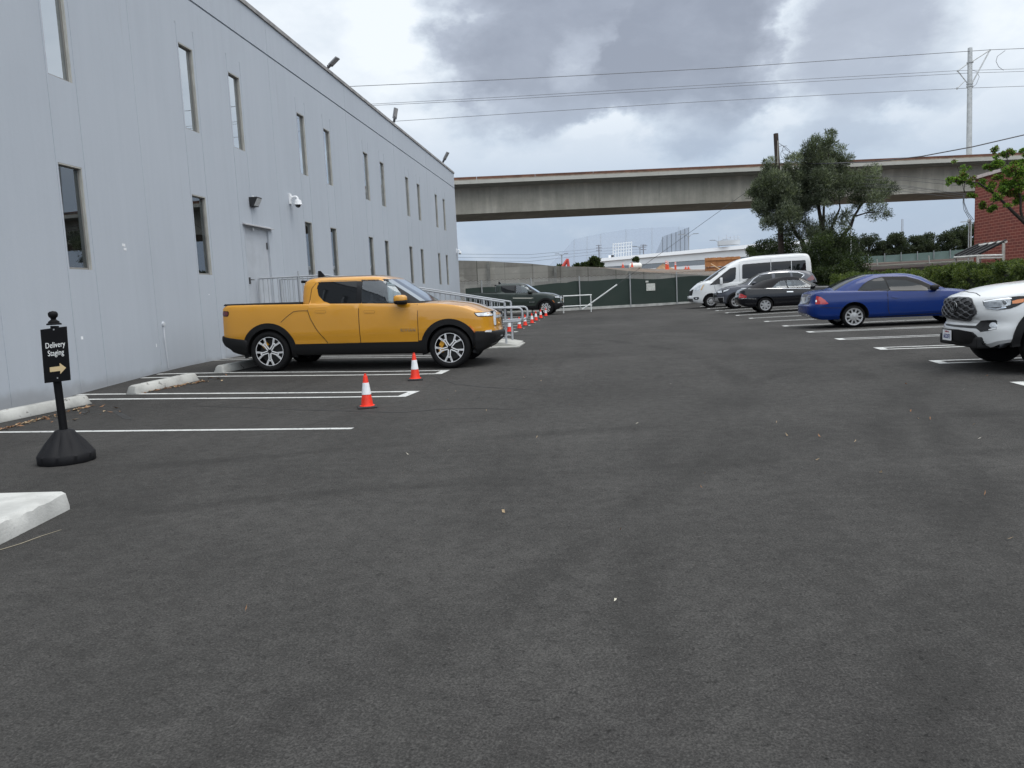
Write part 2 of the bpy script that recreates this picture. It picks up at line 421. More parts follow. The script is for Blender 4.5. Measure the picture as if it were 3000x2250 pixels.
for u, v in [(1803, 1763), (1475, 1503), (1572, 1300), (1573, 1284), (1194, 1334), (1316, 1323), (1965, 1126), (2395, 1350), (2870, 1288), (2885, 1452), (2580, 1388), (2305, 1278), (2055, 1431),
             (2400, 1282), (2275, 1240), (722, 1792), (2960, 1585), (1425, 1206), (1410, 1169), (1500, 1228), (1310, 1175), (1335, 1148), (1585, 1118), (1535, 1108), (2725, 1230), (2690, 1228), (945, 1270), (1818, 1557), (2065, 1390)]:
    p = gp(u, v); pts.append((p.x, p.y))
for _ in range(10):
    p = gp(R.uniform(700, 2900), R.uniform(1000, 1300)); pts.append((p.x, p.y))
litter('scattered_leaves', pts, .013, [LEAFM[2], LEAFM[0], LEAFM[0], LEAFM[1]], 'pale dry leaves and scraps scattered over the asphalt')
# stain of spilled liquid, tyre-scrub marks
STAIN = mt('damp_stain', (.018, .017, .016), .7, var=.3, vs=8)
def ribbon(pxs, wds, name, label, mat):
    ps = [gp(*q) for q in pxs]; vs = []
    for i, p in enumerate(ps):
        tn = (ps[min(i+1, len(ps)-1)] - ps[max(0, i-1)]); tn.z = 0; tn.normalize(); s = V((-tn.y, tn.x, 0))*wds[i]/2
        for q in (p-s, p+s): vs.append((q.x, q.y, g(q.x, q.y)+.003))
    tag(mesh(name, vs, [(2*i, 2*i+2, 2*i+3, 2*i+1) for i in range(len(ps)-1)], mat), label, kind='structure')
ribbon([(205, 1206), (260, 1210), (300, 1206), (335, 1206), (352, 1213), (372, 1225), (385, 1230)], [.03, .08, .05, .06, .08, .09, .02], 'stain', 'dark liquid stain on the asphalt behind the sign', STAIN)
ribbon([(0, 1612), (60, 1594), (120, 1572), (180, 1553)], [.012, .012, .010, .006], 'chalk_line', 'faint pale line on the asphalt beside the concrete island', mt('pale_grit', (.25, .22, .16), .9))

SEAMM = mt('tar_seam', (.020, .0195, .019), .85, var=.5, vs=5)
ribbon([(560, 1190), (700, 1193), (840, 1199), (960, 1203), (1065, 1205), (1150, 1208), (1215, 1206), (1290, 1199), (1390, 1196), (1480, 1199), (1560, 1198)], [.01, .03, .045, .05, .04, .055, .05, .03, .035, .02, .006], 'tar_seam', 'dark wavy seam in the asphalt at the foot of the nearest cone', SEAMM)
ribbon([(1262, 1100), (1300, 1112), (1340, 1126), (1420, 1134), (1520, 1140), (1600, 1146)], [.01, .05, .06, .04, .03, .01], 'tar_seam', 'dark scuffed seam in the asphalt beside the yellow pickup front wheel', SEAMM)
# ================================================================ WAREHOUSE
XW = -8.3; K = .922
def zk(z): return (z-1.3)*K + 1.3
def wallmat():
    m, t, b = pm('painted_concrete_wall'); p = t.coord()
    n1 = t.noise(p, .35, 4, .6); n2 = t.noise(t.scale(p, (1, 2.2, .12)), 2.2, 5, .6); n3 = t.noise(p, 14, 4, .6)
    k = (n1-.5)*.5 + (n2-.5)*.45 + (n3-.5)*.12 + .5
    c = t.ramp(k, [(.1, (.350, .379, .420)), (.5, (.400, .433, .476)), (.9, (.440, .473, .515))])
    run = t.noise(t.scale(p, (1, 5, .25)), 1.6, 6, .7).step(.665, .74)
    zz = t.sep(p)[2]; topm = zz.step(5.2, 7.2)
    c = t.mix(run*topm*.5, c, (.20, .20, .21))
    run2 = t.noise(t.scale(p, (1, 3.2, .16)), 1.3, 6, .7).step(.60, .74); c = t.mix(run2*.22, c, (.27, .275, .28))
    scuff = t.noise(p, 1.1, 6, .7, .5).step(.62, .72)*zz.step(1.9, .4); c = t.mix(scuff*.35, c, (.25, .255, .26))
    foot = (zz + (t.noise(p, 3, 4)-.5)*.25).step(.33, .12)  # foot band: grime plus soft shading, both put into the colour
    c = t.mix(foot*.55, c, (.22, .22, .22))
    t.link(c, b.inputs['Base Color']); b.inputs['Roughness'].default_value = .72; b.inputs['Specular IOR Level'].default_value = .35
    t.link(t.bump(t.noise(p, 110, 3, .6)*.6 + n3*.5, .35, .008), b.inputs['Normal']); return m
WALL = wallmat()
W0, W1 = -6., 50.91*K
cols = [c*K for c in (3.5, 5.9, 10.3, 12.69, 17.11, 19.47, 23.96, 26.32, 30.8, 33.17, 37.57, 40.0, 44.4, 46.68)]
WW = .57
zr = [(zk(2.11), zk(3.9)), (zk(5.34), zk(7.19))]
ztop = zk(9.24)
ybr = {W0, W1}; zbr = {-.15, ztop}
for c in cols:
    for q in (c-.085, c-.04, c, c+WW, c+WW+.04, c+WW+.085): ybr.add(round(q, 4))
mids = [(cols[i]+cols[i+1])/2+WW/2 for i in range(1, len(cols)-1, 2)]
for m_ in mids: ybr.add(round(m_-.02, 4)); ybr.add(round(m_+.02, 4))
dz0, dz1 = .95, zk(3.42)                     # door opening
dY0 = onX(716, 690, XW).y; dY1 = onX(788, 690, XW).y
ybr.add(round(dY0, 4)); ybr.add(round(dY1, 4))
for a, b_ in zr: zbr.add(a); zbr.add(b_)
zbr |= {dz0, dz1, zk(8.28), zk(8.33), zk(7.6)}
yb = sorted(ybr); zb_ = sorted(zbr)
def depth(y, z):
    for c in cols:
        if c < y < c+WW:
            for a, b_ in (zr if c != cols[5] else zr[1:]):
                if a < z < b_: return .105
    if dY0 < y < dY1 and dz0 < z < dz1: return .09
    if zk(8.28) < z < zk(8.33): return .035
    if z < zk(7.6):
        for c in cols:
            if c-.085 < y < c-.04 or c+WW+.04 < y < c+WW+.085: return .006
    for m_ in mids:
        if abs(y-m_) < .02: return .004
    return 0
mb = MB()
ny, nz = len(yb)-1, len(zb_)-1
dm = [[depth((yb[i]+yb[i+1])/2, (zb_[j]+zb_[j+1])/2) for j in range(nz)] for i in range(ny)]
for i in range(ny):
    for j in range(nz):
        d_ = dm[i][j]; x = XW-d_; y0, y1, z0, z1 = yb[i], yb[i+1], zb_[j], zb_[j+1]
        if d_ < .08: mb.add([(x, y0, z0), (x, y1, z0), (x, y1, z1), (x, y0, z1)], [(0, 1, 2, 3)])
        if i+1 < ny and dm[i+1][j] != d_:
            x2 = XW-dm[i+1][j]; mb.add([(x, y1, z0), (x2, y1, z0), (x2, y1, z1), (x, y1, z1)], [(0, 1, 2, 3)])
        if j+1 < nz and dm[i][j+1] != d_:
            x2 = XW-dm[i][j+1]; mb.add([(x, y0, z1), (x2, y0, z1), (x2, y1, z1), (x, y1, z1)], [(0, 1, 2, 3)])
XB = -34.
mb.add([(XW, W1, -.15), (XB, W1, -.15), (XB, W1, ztop), (XW, W1, ztop)], [(0, 1, 2, 3)])
mb.add([(XW, W0, -.15), (XB, W0, -.15), (XB, W0, ztop), (XW, W0, ztop)], [(0, 1, 2, 3)])
mb.add([(XB, W0, -.15), (XB, W1, -.15), (XB, W1, ztop), (XB, W0, ztop)], [(0, 1, 2, 3)])
mb.add([(XW-.4, W0, ztop-.6), (XB, W0, ztop-.6), (XB, W1, ztop-.6), (XW-.4, W1, ztop-.6)], [(0, 1, 2, 3)])
wh = empty('warehouse', (XW, 20, 0)); tag(wh, 'long two-storey pale grey warehouse with narrow slot windows', 'warehouse')
def loc(mb, root):
    o = root.location; mb.v = [p - V(o) for p in mb.v]; return mb
loc(mb, wh).build('wall', WALL, wh)
cp = MB(); cp.box((XW-.19, (W0+W1)/2, ztop+.03), (.46, W1-W0+.1, .10)); cp.box((XW-.4+.19-.18, (W0+W1)/2, ztop-.3), (.02, W1-W0-.1, .55))
loc(cp, wh).build('parapet_cap', mt('cap_metal', (.25, .24, .23), .6, var=.25, vs=2), wh)
FRM = mt('window_frame_bronze', (.22, .21, .19), .5); JAMB = mt('window_reveal', (.38, .37, .335), .7, var=.15)
GLW = glass('warehouse_glass', (.78, .85, .85), .92, .48)
GLW2 = glass('warehouse_glass_low', (.8, .86, .86), .93, .14)
BLIND = mt('window_blind', (.72, .74, .72), .8, var=.08)
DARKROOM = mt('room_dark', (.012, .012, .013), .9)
for i, c in enumerate(cols):
    for r_, (a, b_) in enumerate(zr):
        if i == 5 and r_ == 0: continue
        f = MB(); x = XW-.075
        t_ = .032
        f.box((x, c+t_/2+.002, (a+b_)/2), (.05, t_, b_-a-.004)); f.box((x, c+WW-t_/2-.002, (a+b_)/2), (.05, t_, b_-a-.004))
        f.box((x, c+WW/2, b_-t_/2-.002), (.048, WW-2*t_-.006, t_)); f.box((x, c+WW/2, a+t_/2+.002), (.048, WW-2*t_-.006, t_))
        fo = loc(f, wh).build('window', FRM, wh)
        p = MB(); p.box((x, c+WW/2, (a+b_)/2), (.012, WW-2*t_-.004, b_-a-2*t_-.004)); loc(p, wh).build('pane', GLW if r_ else GLW2, fo)
        bl = MB(); bl.box((x-.05, c+WW*(.5 if r_ else .64), (a+b_)/2), (.02, WW*(.96 if r_ else .68), b_-a))
        loc(bl, wh).build('blind', BLIND, fo)
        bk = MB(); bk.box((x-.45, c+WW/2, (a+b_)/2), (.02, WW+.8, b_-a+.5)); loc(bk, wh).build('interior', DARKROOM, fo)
        jm = MB(); jm.box((XW-.024, c+WW-.012, (a+b_)/2), (.045, .02, b_-a-.004)); jm.box((XW-.024, c+WW/2, b_-.012), (.045, WW-.03, .02))
        loc(jm, wh).build('reveal_trim', JAMB, fo)
dr = MB(); dr.box((XW-.07, (dY0+dY1)/2, (dz0+dz1)/2), (.05, dY1-dY0-.06, dz1-dz0-.05), bev=.006)
DOORM = mt('door_paint', (.40, .425, .46), .5, var=.06)
do = loc(dr, wh).build('door', DOORM, wh)
fr = MB()
fr.box((XW-.045, dY0+.014, (dz0+dz1)/2), (.10, .028, dz1-dz0-.004)); fr.box((XW-.045, dY1-.014, (dz0+dz1)/2), (.10, .028, dz1-dz0-.004)); fr.box((XW-.045, (dY0+dY1)/2, dz1-.012), (.10, dY1-dY0-.06, .022))
loc(fr, wh).build('door_frame', DOORM, do)
h = MB(); h.box((XW-.02, dY0+.12, dz0+1.0), (.05, .05, .16), bev=.01); h.tube([(XW, dY0+.12, dz0+1.02), (XW+.04, dY0+.12, dz0+1.02), (XW+.04, dY0+.25, dz0+1.02)], .012, 8)
h.box((XW-.03, dY1-.1, dz1-.42), (.03, .03, .17)); loc(h, wh).build('door_handle', mt('steel_dark', (.12, .12, .12), .4, .8), do)
hd = MB()
hd.add([(XW, dY0-.06, dz1+.055), (XW, dY1+.16, dz1+.055), (XW+.09, dY1+.16, dz1+.02), (XW+.09, dY0-.06, dz1+.02), (XW, dY0-.06, dz1+.02), (XW, dY1+.16, dz1+.02), (XW+.09, dY1+.16, dz1-.0), (XW+.09, dY0-.06, dz1-.0)], [(0, 1, 2, 3), (3, 2, 6, 7), (7, 6, 5, 4), (0, 3, 7, 4), (1, 5, 6, 2)])
loc(hd, wh).build('door_canopy', mt('canopy_grey', (.33, .33, .34), .6), wh)
# paper scraps and patches on the wall
pt = MB()
for (u, v, a_, b_) in [(362, 718, .09, .05), (366, 730, .08, .045), (742, 672, .07, .06), (240, 990, .05, .05), (458, 1012, .02, .06), (612, 863, .03, .02)]:
    q = onX(u, v, XW); pt.box((XW+.002, q.y, q.z), (.004, a_, b_))
loc(pt, wh).build('paint_patch', mt('patch_white', (.75, .76, .78), .7, var=.1), wh)
q = onX(478, 950, XW); pt = MB(); pt.tube([(XW+.01, q.y, q.z), (XW+.012, q.y-.02, q.z-.25), (XW+.01, q.y+.02, g(XW, q.y)+.05)], [.012, .02, .012], 6)
pt.lathe([(0, .03), (.045, .025), (.05, 0)], 12, Matrix.Translation((XW, q.y, q.z)) @ Matrix.Rotation(pi/2, 4, 'Y'))
loc(pt, wh).build('pipe_stub', mt('pipe_paint', (.47, .49, .52), .6), wh)

# ---- things fixed to the warehouse
BLK = mt('black_plastic', (.012, .012, .013), .45); WHT = mt('white_plastic', (.72, .73, .74), .4); LENS = mt('lamp_lens', (.55, .56, .56), .25, var=.25, vs=40)
q = onX(735, 592, XW); o = empty('wall_light', (XW, q.y+.05, q.z), 0, .76); tag(o, 'black wall pack light with a ribbed lens above the warehouse door', 'wall light')
m_ = MB(); m_.hexa([(.0, -.2, -.14), (.13, -.2, -.14), (.13, .2, -.14), (0, .2, -.14), (0, -.2, .14), (.26, -.2, .14), (.26, .2, .14), (0, .2, .14)]); m_.build('housing', BLK, o)
m_ = MB(); m_.hexa([(.138, -.165, -.125), (.152, -.165, -.125), (.152, .165, -.125), (.138, .165, -.125), (.262, -.165, .10), (.276, -.165, .10), (.276, .165, .10), (.262, .165, .10)]); m_.build('lens', LENS, o)
m_ = MB(); m_.tube([(.05, 0, .135), (.05, 0, .2)], .03, 10); m_.build('photocell', WHT, o)
def dome_cam(u, v, label, s=1.):
    q = onX(u, v, XW); o = empty('dome_camera', (XW, q.y, q.z), 0, s); tag(o, label, 'security camera', 'dome security cameras on the warehouse')
    m_ = MB(); m_.box((.025, 0, 0), (.05, .14, .30), bev=.012); m_.box((.05, 0, .03), (.05, .09, .12), bev=.012); m_.build('bracket', WHT, o)
    m_ = MB(); m_.tube([(.05, 0, .03), (.14, 0, .05), (.20, 0, .05), (.235, 0, .02), (.24, 0, -.05)], .035, 12); m_.build('arm', WHT, o, 40)
    T = Matrix.Translation((.24, 0, -.16))
    m_ = MB(); m_.lathe([(.0, .13), (.05, .13), (.095, .11), (.115, .0), (.135, -.005), (.135, -.02), (.0, -.02)], 24, T); m_.build('housing', WHT, o, 40)
    m_ = MB(); m_.lathe([(.08*cos(a), -.022-.08*sin(a)) for a in [i*pi/16 for i in range(9)]], 24, T); m_.build('dome', mt('smoked_dome', (.01, .01, .012), .05, coat=1), o, 60)
dome_cam(848, 583, 'white dome security camera on a curved arm beside the wall light', .95)
dome_cam(1337, 735, 'white dome security camera at the far corner of the warehouse', .85)
LAMPG = mt('floodlight_grey', (.16, .16, .165), .5); LEDP = mt('led_panel', (.32, .31, .30), .35, var=.1, vs=30)
def flood(u, v, label, yaw, tilt, s=1.):
    q = onX(u, v, XW-.1); o = empty('roof_floodlight', (XW-.1, q.y, ztop+.08), yaw, s); tag(o, label, 'floodlight', 'floodlights on the warehouse parapet')
    m_ = MB(); m_.box((0, 0, .02), (.18, .18, .04)); m_.tube([(0, 0, .02), (0, 0, .14)], .035, 8); m_.build('mount', BLK, o)
    A_ = Matrix.Translation((.0, 0, .14)) @ Matrix.Rotation(-tilt, 4, 'Y')
    m_ = MB(); m_.box((.12, 0, 0), (.2, .1, .09)); m_.v = [A_ @ p for p in m_.v]; m_.build('arm', BLK, o)
    m_ = MB(); m_.box((.48, 0, 0), (.56, .34, .085), bev=.02); m_.v = [A_ @ p for p in m_.v]; hd = m_.build('head', LAMPG, o)
    m_ = MB(); m_.box((.52, 0, -.045), (.42, .28, .012)); m_.v = [A_ @ p for p in m_.v]; m_.build('led_panel', LEDP, hd)
    m_ = MB(); m_.tube([(.05, .0, .17), (.03, 0, .30)], .03, 8); m_.build('photocell', BLK, o)
flood(958, 195, 'roof floodlight tilted low, on the nearest mount of the parapet', radians(-12), radians(34), .66)
flood(1154, 360, 'roof floodlight standing nearly upright halfway along the parapet', radians(-14), radians(76), .80)
flood(1297, 478, 'small roof floodlight near the far end of the parapet', radians(-14), radians(56), .85)

# ---- ramp with railings behind the yellow pickup
yR = 18.6
rail_paint = mt('rail_paint', (.33, .345, .365), .45, var=.08)
A0 = onY(722, 818, yR); A1 = V((onY(955, 822, yR).x, yR, A0.z)); A2 = onY(1478, 886, yR)
ez = g(A2.x, yR)
zL = A1.z-1.0
rp = MB()
for (x0, x1, z0, z1) in [(XW, A1.x, zL, zL), (A1.x, A2.x+.25, zL, .03+ez)]:
    rp.hexa([(x0, yR-.1, -.1), (x1, yR-.1, -.1), (x1, yR+1.6, -.1), (x0, yR+1.6, -.1), (x0, yR-.1, z0), (x1, yR-.1, z1), (x1, yR+1.6, z1), (x0, yR+1.6, z0)])
RAMPC = mt('ramp_concrete', (.34, .335, .31), .85, var=.2, vs=2)
tag(rp.build('access_ramp', RAMPC), 'concrete access ramp from the asphalt up to the warehouse door', 'ramp')
pad = MB(); p0, p1, p2 = gp(1372, 1018), gp(1484, 1026), gp(1500, 1006)
pad.box(((p0.x+p1.x)/2+.1, yR+.3, ez+.012), (1.3, 1.5, .024)); tag(pad.build('ramp_pad', RAMPC), 'pale concrete pad at the foot of the access ramp', 'concrete pad')
def railing(yy, label):
    o = empty('ramp_railing', (A2.x, yy, ez)); tag(o, label, 'railing', 'painted steel railings of the access ramp')
    B = V(o.location)
    topl = [V((XW+.03, yy, A0.z)), V((A1.x, yy, A1.z)), V((A2.x, yy, A2.z))]
    low = [V((p.x, yy, p.z-.86)) for p in topl]; mid = [V((p.x, yy, p.z-.13)) for p in topl]
    m_ = MB(); m_.tube(topl, .021, 8); m_.tube(low, .016, 8); loc(m_, o).build('rail', rail_paint, o, 50)
    m_ = MB(); x = XW+.14
    def zt(x): return A0.z if x < A1.x else A1.z + (A2.z-A1.z)*(x-A1.x)/(A2.x-A1.x)
    while x < A2.x-.05:
        m_.tube([(x, yy, zt(x)-.86), (x, yy, zt(x)-.02)], .009, 6, False); x += .125
    loc(m_, o).build('picket', rail_paint, o)
    for x in (XW+.03, XW+1.05, A1.x, (A1.x+A2.x)/2, A2.x-.5, A2.x):
        m_ = MB(); zb0 = max(ez, zt(x)-1.0); m_.tube([(x, yy, zb0-.02), (x, yy, zt(x)+(.0 if x > XW+.9 and x < XW+1.2 else 0))], .026, 8)
        if abs(x-XW-1.05) < .01: m_.tube([(x, yy, zt(x)), (x, yy, zt(x)+.13)], .02, 8)
        loc(m_, o).build('post', rail_paint, o)
    m_ = MB(); xe = A2.x+.42; zA = A2.z-.14; zB = A2.z-.46
    pp = [(A2.x-.75, yy-.07, zA+.03), (A2.x-.3, yy-.07, zA+.015), (xe-.1, yy-.07, zA)]
    pp += [(xe-.1+.1*sin(a), yy-.07, zA-.1+.1*cos(a)) for a in (pi/6, pi/3, pi/2)]
    pp += [(xe-.1+.1*cos(a), yy-.07, zB+.1-.1*sin(a)) for a in (0, pi/6, pi/3, pi/2)] + [(A2.x-.55, yy-.07, zB)]
    m_.tube(pp, .024, 8); loc(m_, o).build('handrail_loop', rail_paint, o, 50)
railing(yR, 'pale steel railing with a looped handrail on the near edge of the ramp')
railing(yR+1.35, 'pale steel railing with a looped handrail on the far edge of the ramp')

# ---- delivery sign
sp = gp(197, 1352); o = empty('delivery_sign', (sp.x, sp.y, 0), 0); tag(o, 'black post sign reading Delivery Staging with a tan arrow', 'sign')
SB = mt('sign_black', (.004, .004, .005), .65, spec=.18, bump=.1)
HB = onY(150, 960, sp.y-.02)
sz = 1.0
m_ = MB(); n = 60; prof = [(.228, .0, .02), (.238, .012, .02), (.238, .075, .01), (.228, .09, .03), (.165, .18, .08), (.105, .25, .05), (.078, .285, 0), (.05, .295, 0), (.0, .295, 0)]
vs = []
for r_, z, fl in prof:
    for k in range(n):
        a = 2*pi*k/n; rr = r_*(1 - fl*1.6*(1 if k % 6 == 0 else (.35 if k % 6 in (1, 5) else 0)))
        vs.append((rr*cos(a)*1.0, rr*sin(a)*1.0, z))
fs = [(i*n+k, i*n+(k+1) % n, (i+1)*n+(k+1) % n, (i+1)*n+k) for i in range(len(prof)-1) for k in range(n)]
m_.add(vs, fs); m_.build('base', mt('sign_base_rubber', (.0085, .0085, .010), .7, spec=.25, bump=.15), o, 40)
def spx(u, v): q = onY(u, v, sp.y) - V(o.location); return q
pb_, pt_ = spx(196, 1266), spx(168, 1120)
pole_top = spx(160, 955)
m_ = MB(); m_.tube([(.0, 0, .28), (pt_.x, 0, pt_.z), (pole_top.x, 0, pole_top.z)], .034, 12); m_.build('pole', SB, o, 50)
fz = spx(158, 948); ft = spx(157, 929)
m_ = MB(); m_.lathe([(.06, 0), (.06, .012), (.045, .02), (.045, .03), (.03, .04), (.02, .05), (.024, .062), (.036, .072), (.040, .090), (.038, .106), (.026, .118), (.0, .124)], 20, Matrix.Translation((fz.x, 0, fz.z-.012)))
m_.build('finial', SB, o, 40)
c0, c1, c2, c3 = spx(134, 963), spx(207, 957), spx(219, 1110), spx(146, 1122)
ctr = (c0+c1+c2+c3)/4; ctr.y = -.06
wd_ = ((c1-c0).length+(c2-c3).length)/2; hh_ = ((c3-c0).length+(c2-c1).length)/2
xa = ((c1-c0)+(c2-c3)).normalized(); za = ((c0-c3)+(c1-c2)).normalized(); 
yaw_s = radians(0); 
PM = basis(ctr, (xa.x, 0, xa.z), (za.x, 0, za.z))
m_ = MB(); m_.box((0, 0, 0), (wd_, hh_, .022), bev=.004); m_.v = [PM @ p for p in m_.v]; pn = m_.build('panel', SB, o)
LW = mt('sign_letter_white', (.80, .80, .78), .6); LT = mt('sign_arrow_tan', (.62, .47, .26), .6)
text('lettering', 'Delivery\nStaging', .070, PM @ Matrix.Translation((.012, hh_*.11, .0125)), LW, pn, .001, 0, sx=.80)
m_ = MB(); aw = .155; m_.prism([(-aw/2, -.021), (.02, -.021), (.02, -.048), (aw/2, 0), (.02, .048), (.02, .021), (-aw/2, .021)], .0122, .0142); m_.v = [PM @ Matrix.Translation((.022, -hh_*.26, 0)) @ p for p in m_.v]
m_.build('arrow', LT, pn)
m_ = MB()
for zz in (hh_*.47, -hh_*.43): m_.lathe([(0, .003), (.007, .002), (.007, 0)], 10, PM @ Matrix.Translation((.01, zz, .0115)))
m_.build('screw', mt('bright_screw', (.7, .7, .7), .3, 1), pn)

# ---- traffic cones
CO = mt('cone_orange', (.78, .035, .012), .45, var=.10, vs=6, spots=((.30, .03, .015), 9, .66)); CW = mt('cone_reflective', (.74, .75, .76), .35, var=.08, vs=10, spots=((.4, .4, .4), 9, .66))
CBk = mt('cone_base_rubber', (.014, .014, .015), .7)
def cone(loc_, hgt, label, group, rz=0):
    o = empty('traffic_cone', loc_, rz); tag(o, label, 'traffic cone', group)
    k = hgt/.71; rb, rt_ = .125*k, .034*k; zb = .045*k
    def rad(z): return rb + (rt_-rb)*(z-zb)/(hgt-zb)
    m_ = MB(); m_.box((0, 0, .018*k), (.39*k, .39*k, .036*k), bev=.014*k); m_.lathe([(.175*k, .034*k), (.16*k, .046*k), (.0, .046*k)], 24); m_.build('base', CBk, o, 40)
    z1, z2 = zb + .36*(hgt-zb), zb + .72*(hgt-zb)
    m_ = MB(); m_.lathe([(rb*1.25, zb), (rb*1.22, zb+.012*k), (rb, zb+.016*k), (rad(z1), z1), (rad(z2), z2), (rad(hgt*.93), hgt*.93), (rt_*.8, hgt*.94), (rt_*.72, hgt), (rt_*.5, hgt), (rt_*.45, hgt*.9)], 28); bo = m_.build('cone_body', CO, o, 40)
    m_ = MB(); m_.lathe([(rad(z1)-.002, z1), (rad(z1)+.003, z1), (rad(z2)+.003, z2), (rad(z2)-.002, z2)], 28); m_.build('reflective_collar', CW, bo, 40)
    return o
def cone_px(u, v, vt, label, group):
    p = gp(u, v); Z = (p-CAM).dot(FW); p = p + V((.0, .12, 0)); cone(p, (v-vt)/F*Z*.99, label, group, R.uniform(.1, .4))
G3 = 'orange traffic cones'
cone_px(1068, 1199, 1096, 'orange cone with a scuffed white collar, at the tip of the bare double stall line', G3)
cone_px(1212, 1116, 1034, 'orange cone in front of the yellow pickup door', G3)
for u, v, vt, lab in [(1492, 974, 932, 'first of the far orange cones, overlapped by the looped handrail'), (1521, 964, 928, 'far orange cone second from the ramp railing'), (1538, 955, 921, 'far orange cone third from the ramp railing'),
                      (1558, 948, 917, 'far orange cone fourth from the ramp railing'), (1570, 940, 911, 'far orange cone fifth from the ramp railing'), (1584, 933, 906, 'orange cone just left of the green pickup front wheel'), (1599, 927, 902, 'orange cone in front of the green pickup wheel')]:
    cone_px(u, v, vt, lab.replace('left of', 'before'), G3)
# ================================================================ BACKGROUND
def hz(u): return 853 - ROLL*(u-1755)/cos(ROLL)**2
# ---- viaduct
FWH = V((FW.x, FW.y, 0)).normalized()
def concmat(name, c0, c1, streak=.6, panel=None, blotch=.5):
    m, t, b = pm(name); p = t.coord()
    n1 = t.noise(p, .45, 5, .65, .3); n2 = t.noise(t.scale(p, (1.2, 1.2, .10)), 1.3, 6, .65); n3 = t.noise(p, 6, 4, .6)
    k = (n1-.5)*blotch*1.6 + (n2-.5)*streak + (n3-.5)*.2 + .5
    c = t.ramp(k, [(.05, c0), (.55, tuple((a+b_)/2 for a, b_ in zip(c0, c1))), (.95, c1)])
    x, y, z = t.sep(p)
    drip = t.noise(t.scale(p, (2.2, 2.2, .05)), 1.1, 5, .7).step(.58, .74)*t.noise(p, .8, 3).step(.35, .7)
    c = t.mix(drip*.55, c, tuple(a*.45 for a in c0))
    if panel:
        f = ((x + y*.12)/panel).fn('FRACT'); ln = f.fn('LESS_THAN', .035)
        c = t.mix(ln*.55, c, tuple(a*.4 for a in c0))
        st = t.voro(t.comb((x/panel*2).fn('FLOOR'), (z/1.3 + .2).fn('FLOOR'), 0), 3.1, 'Color')
        s = t.sep(st)[0]; c = t.mix(s.step(.35, .8)*.45, c, tuple(a*1.25 for a in c1))
        lp = t.noise(t.scale(p, (1, 1, 1.3)), .8, 5, .65, .6).step(.56, .68); c = t.mix(lp*.45, c, tuple(min(1, a*1.35) for a in c1))
        ln2 = (z/.62).fn('FRACT').fn('LESS_THAN', .05); c = t.mix(ln2*.25, c, tuple(a*.4 for a in c0))
    t.link(c, b.inputs['Base Color']); b.inputs['Roughness'].default_value = .9
    t.link(t.bump(n3, .3, .03), b.inputs['Normal']); return m
GIRD = concmat('girder_concrete', (.30, .276, .228), (.66, .62, .525), 1.15, blotch=.7)
FASC = concmat('fascia_concrete', (.30, .29, .255), (.46, .45, .41), .4)
Pa = at(1345, 540, 52.0); Pb = at(2841, 473, 52.9)
bd = V((Pb.x-Pa.x, Pb.y-Pa.y, 0)).normalized(); bn = V((-bd.y, bd.x, 0))
zf0, zf1, zr1 = Pa.z, at(1345, 529.5, 52).z, at(1345, 519.5, 52).z
slope = (Pb.z-Pa.z)/(V((Pb.x-Pa.x, Pb.y-Pa.y)).length)
zw0 = at(1345, 627, 53.9).z
br = empty('rail_viaduct', (Pa.x, Pa.y, 0)); tag(br, 'long concrete rail viaduct with a rusty brown top edge', 'bridge')
def bx(s, n_, z): return bd*s + bn*n_ + V((0, 0, z + slope*s))
def bar(n0, n1, z0, z1, s0=-26, s1=75, seg=1, n0b=None):
    m_ = MB(); q = n0 if n0b is None else n0b
    for i in range(seg):
        a = s0 + (s1-s0)*i/seg; b_ = s0+(s1-s0)*(i+1)/seg - (.02 if seg > 1 else 0)
        m_.hexa([bx(a, q, z0), bx(b_, q, z0), bx(b_, n1, z0), bx(a, n1, z0), bx(a, n0, z1), bx(b_, n0, z1), bx(b_, n1, z1), bx(a, n1, z1)])
    return m_
bar(1.9, 7.4, zw0, zf0-.002, n0b=1.98).build('box_girder', GIRD, br)
bar(0, 9.3, zf0, zf1).build('deck_slab', FASC, br)
bar(.02, .22, zf1+.001, zf1+.07, seg=26).build('ledge', mt('ledge_brown', (.20, .16, .12), .8, var=.3, vs=2), br)  # plain brown ledge under the parapet
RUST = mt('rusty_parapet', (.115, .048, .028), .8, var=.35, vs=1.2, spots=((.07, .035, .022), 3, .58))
bar(.06, .16, zf1+.071, zr1, seg=26).build('parapet', RUST, br)
bar(9.1, 9.25, zf1+.001, zr1, seg=1).build('far_parapet', RUST, br)
m_ = MB()
for s in (-22, 72): m_.box(bx(s, 4.6, 0) + V((0, 0, zw0/2-.1)), (2.2, 2.2, zw0), Matrix.Rotation(math.atan2(bd.y, bd.x), 3, 'Z'))
m_.build('pier', GIRD, br)
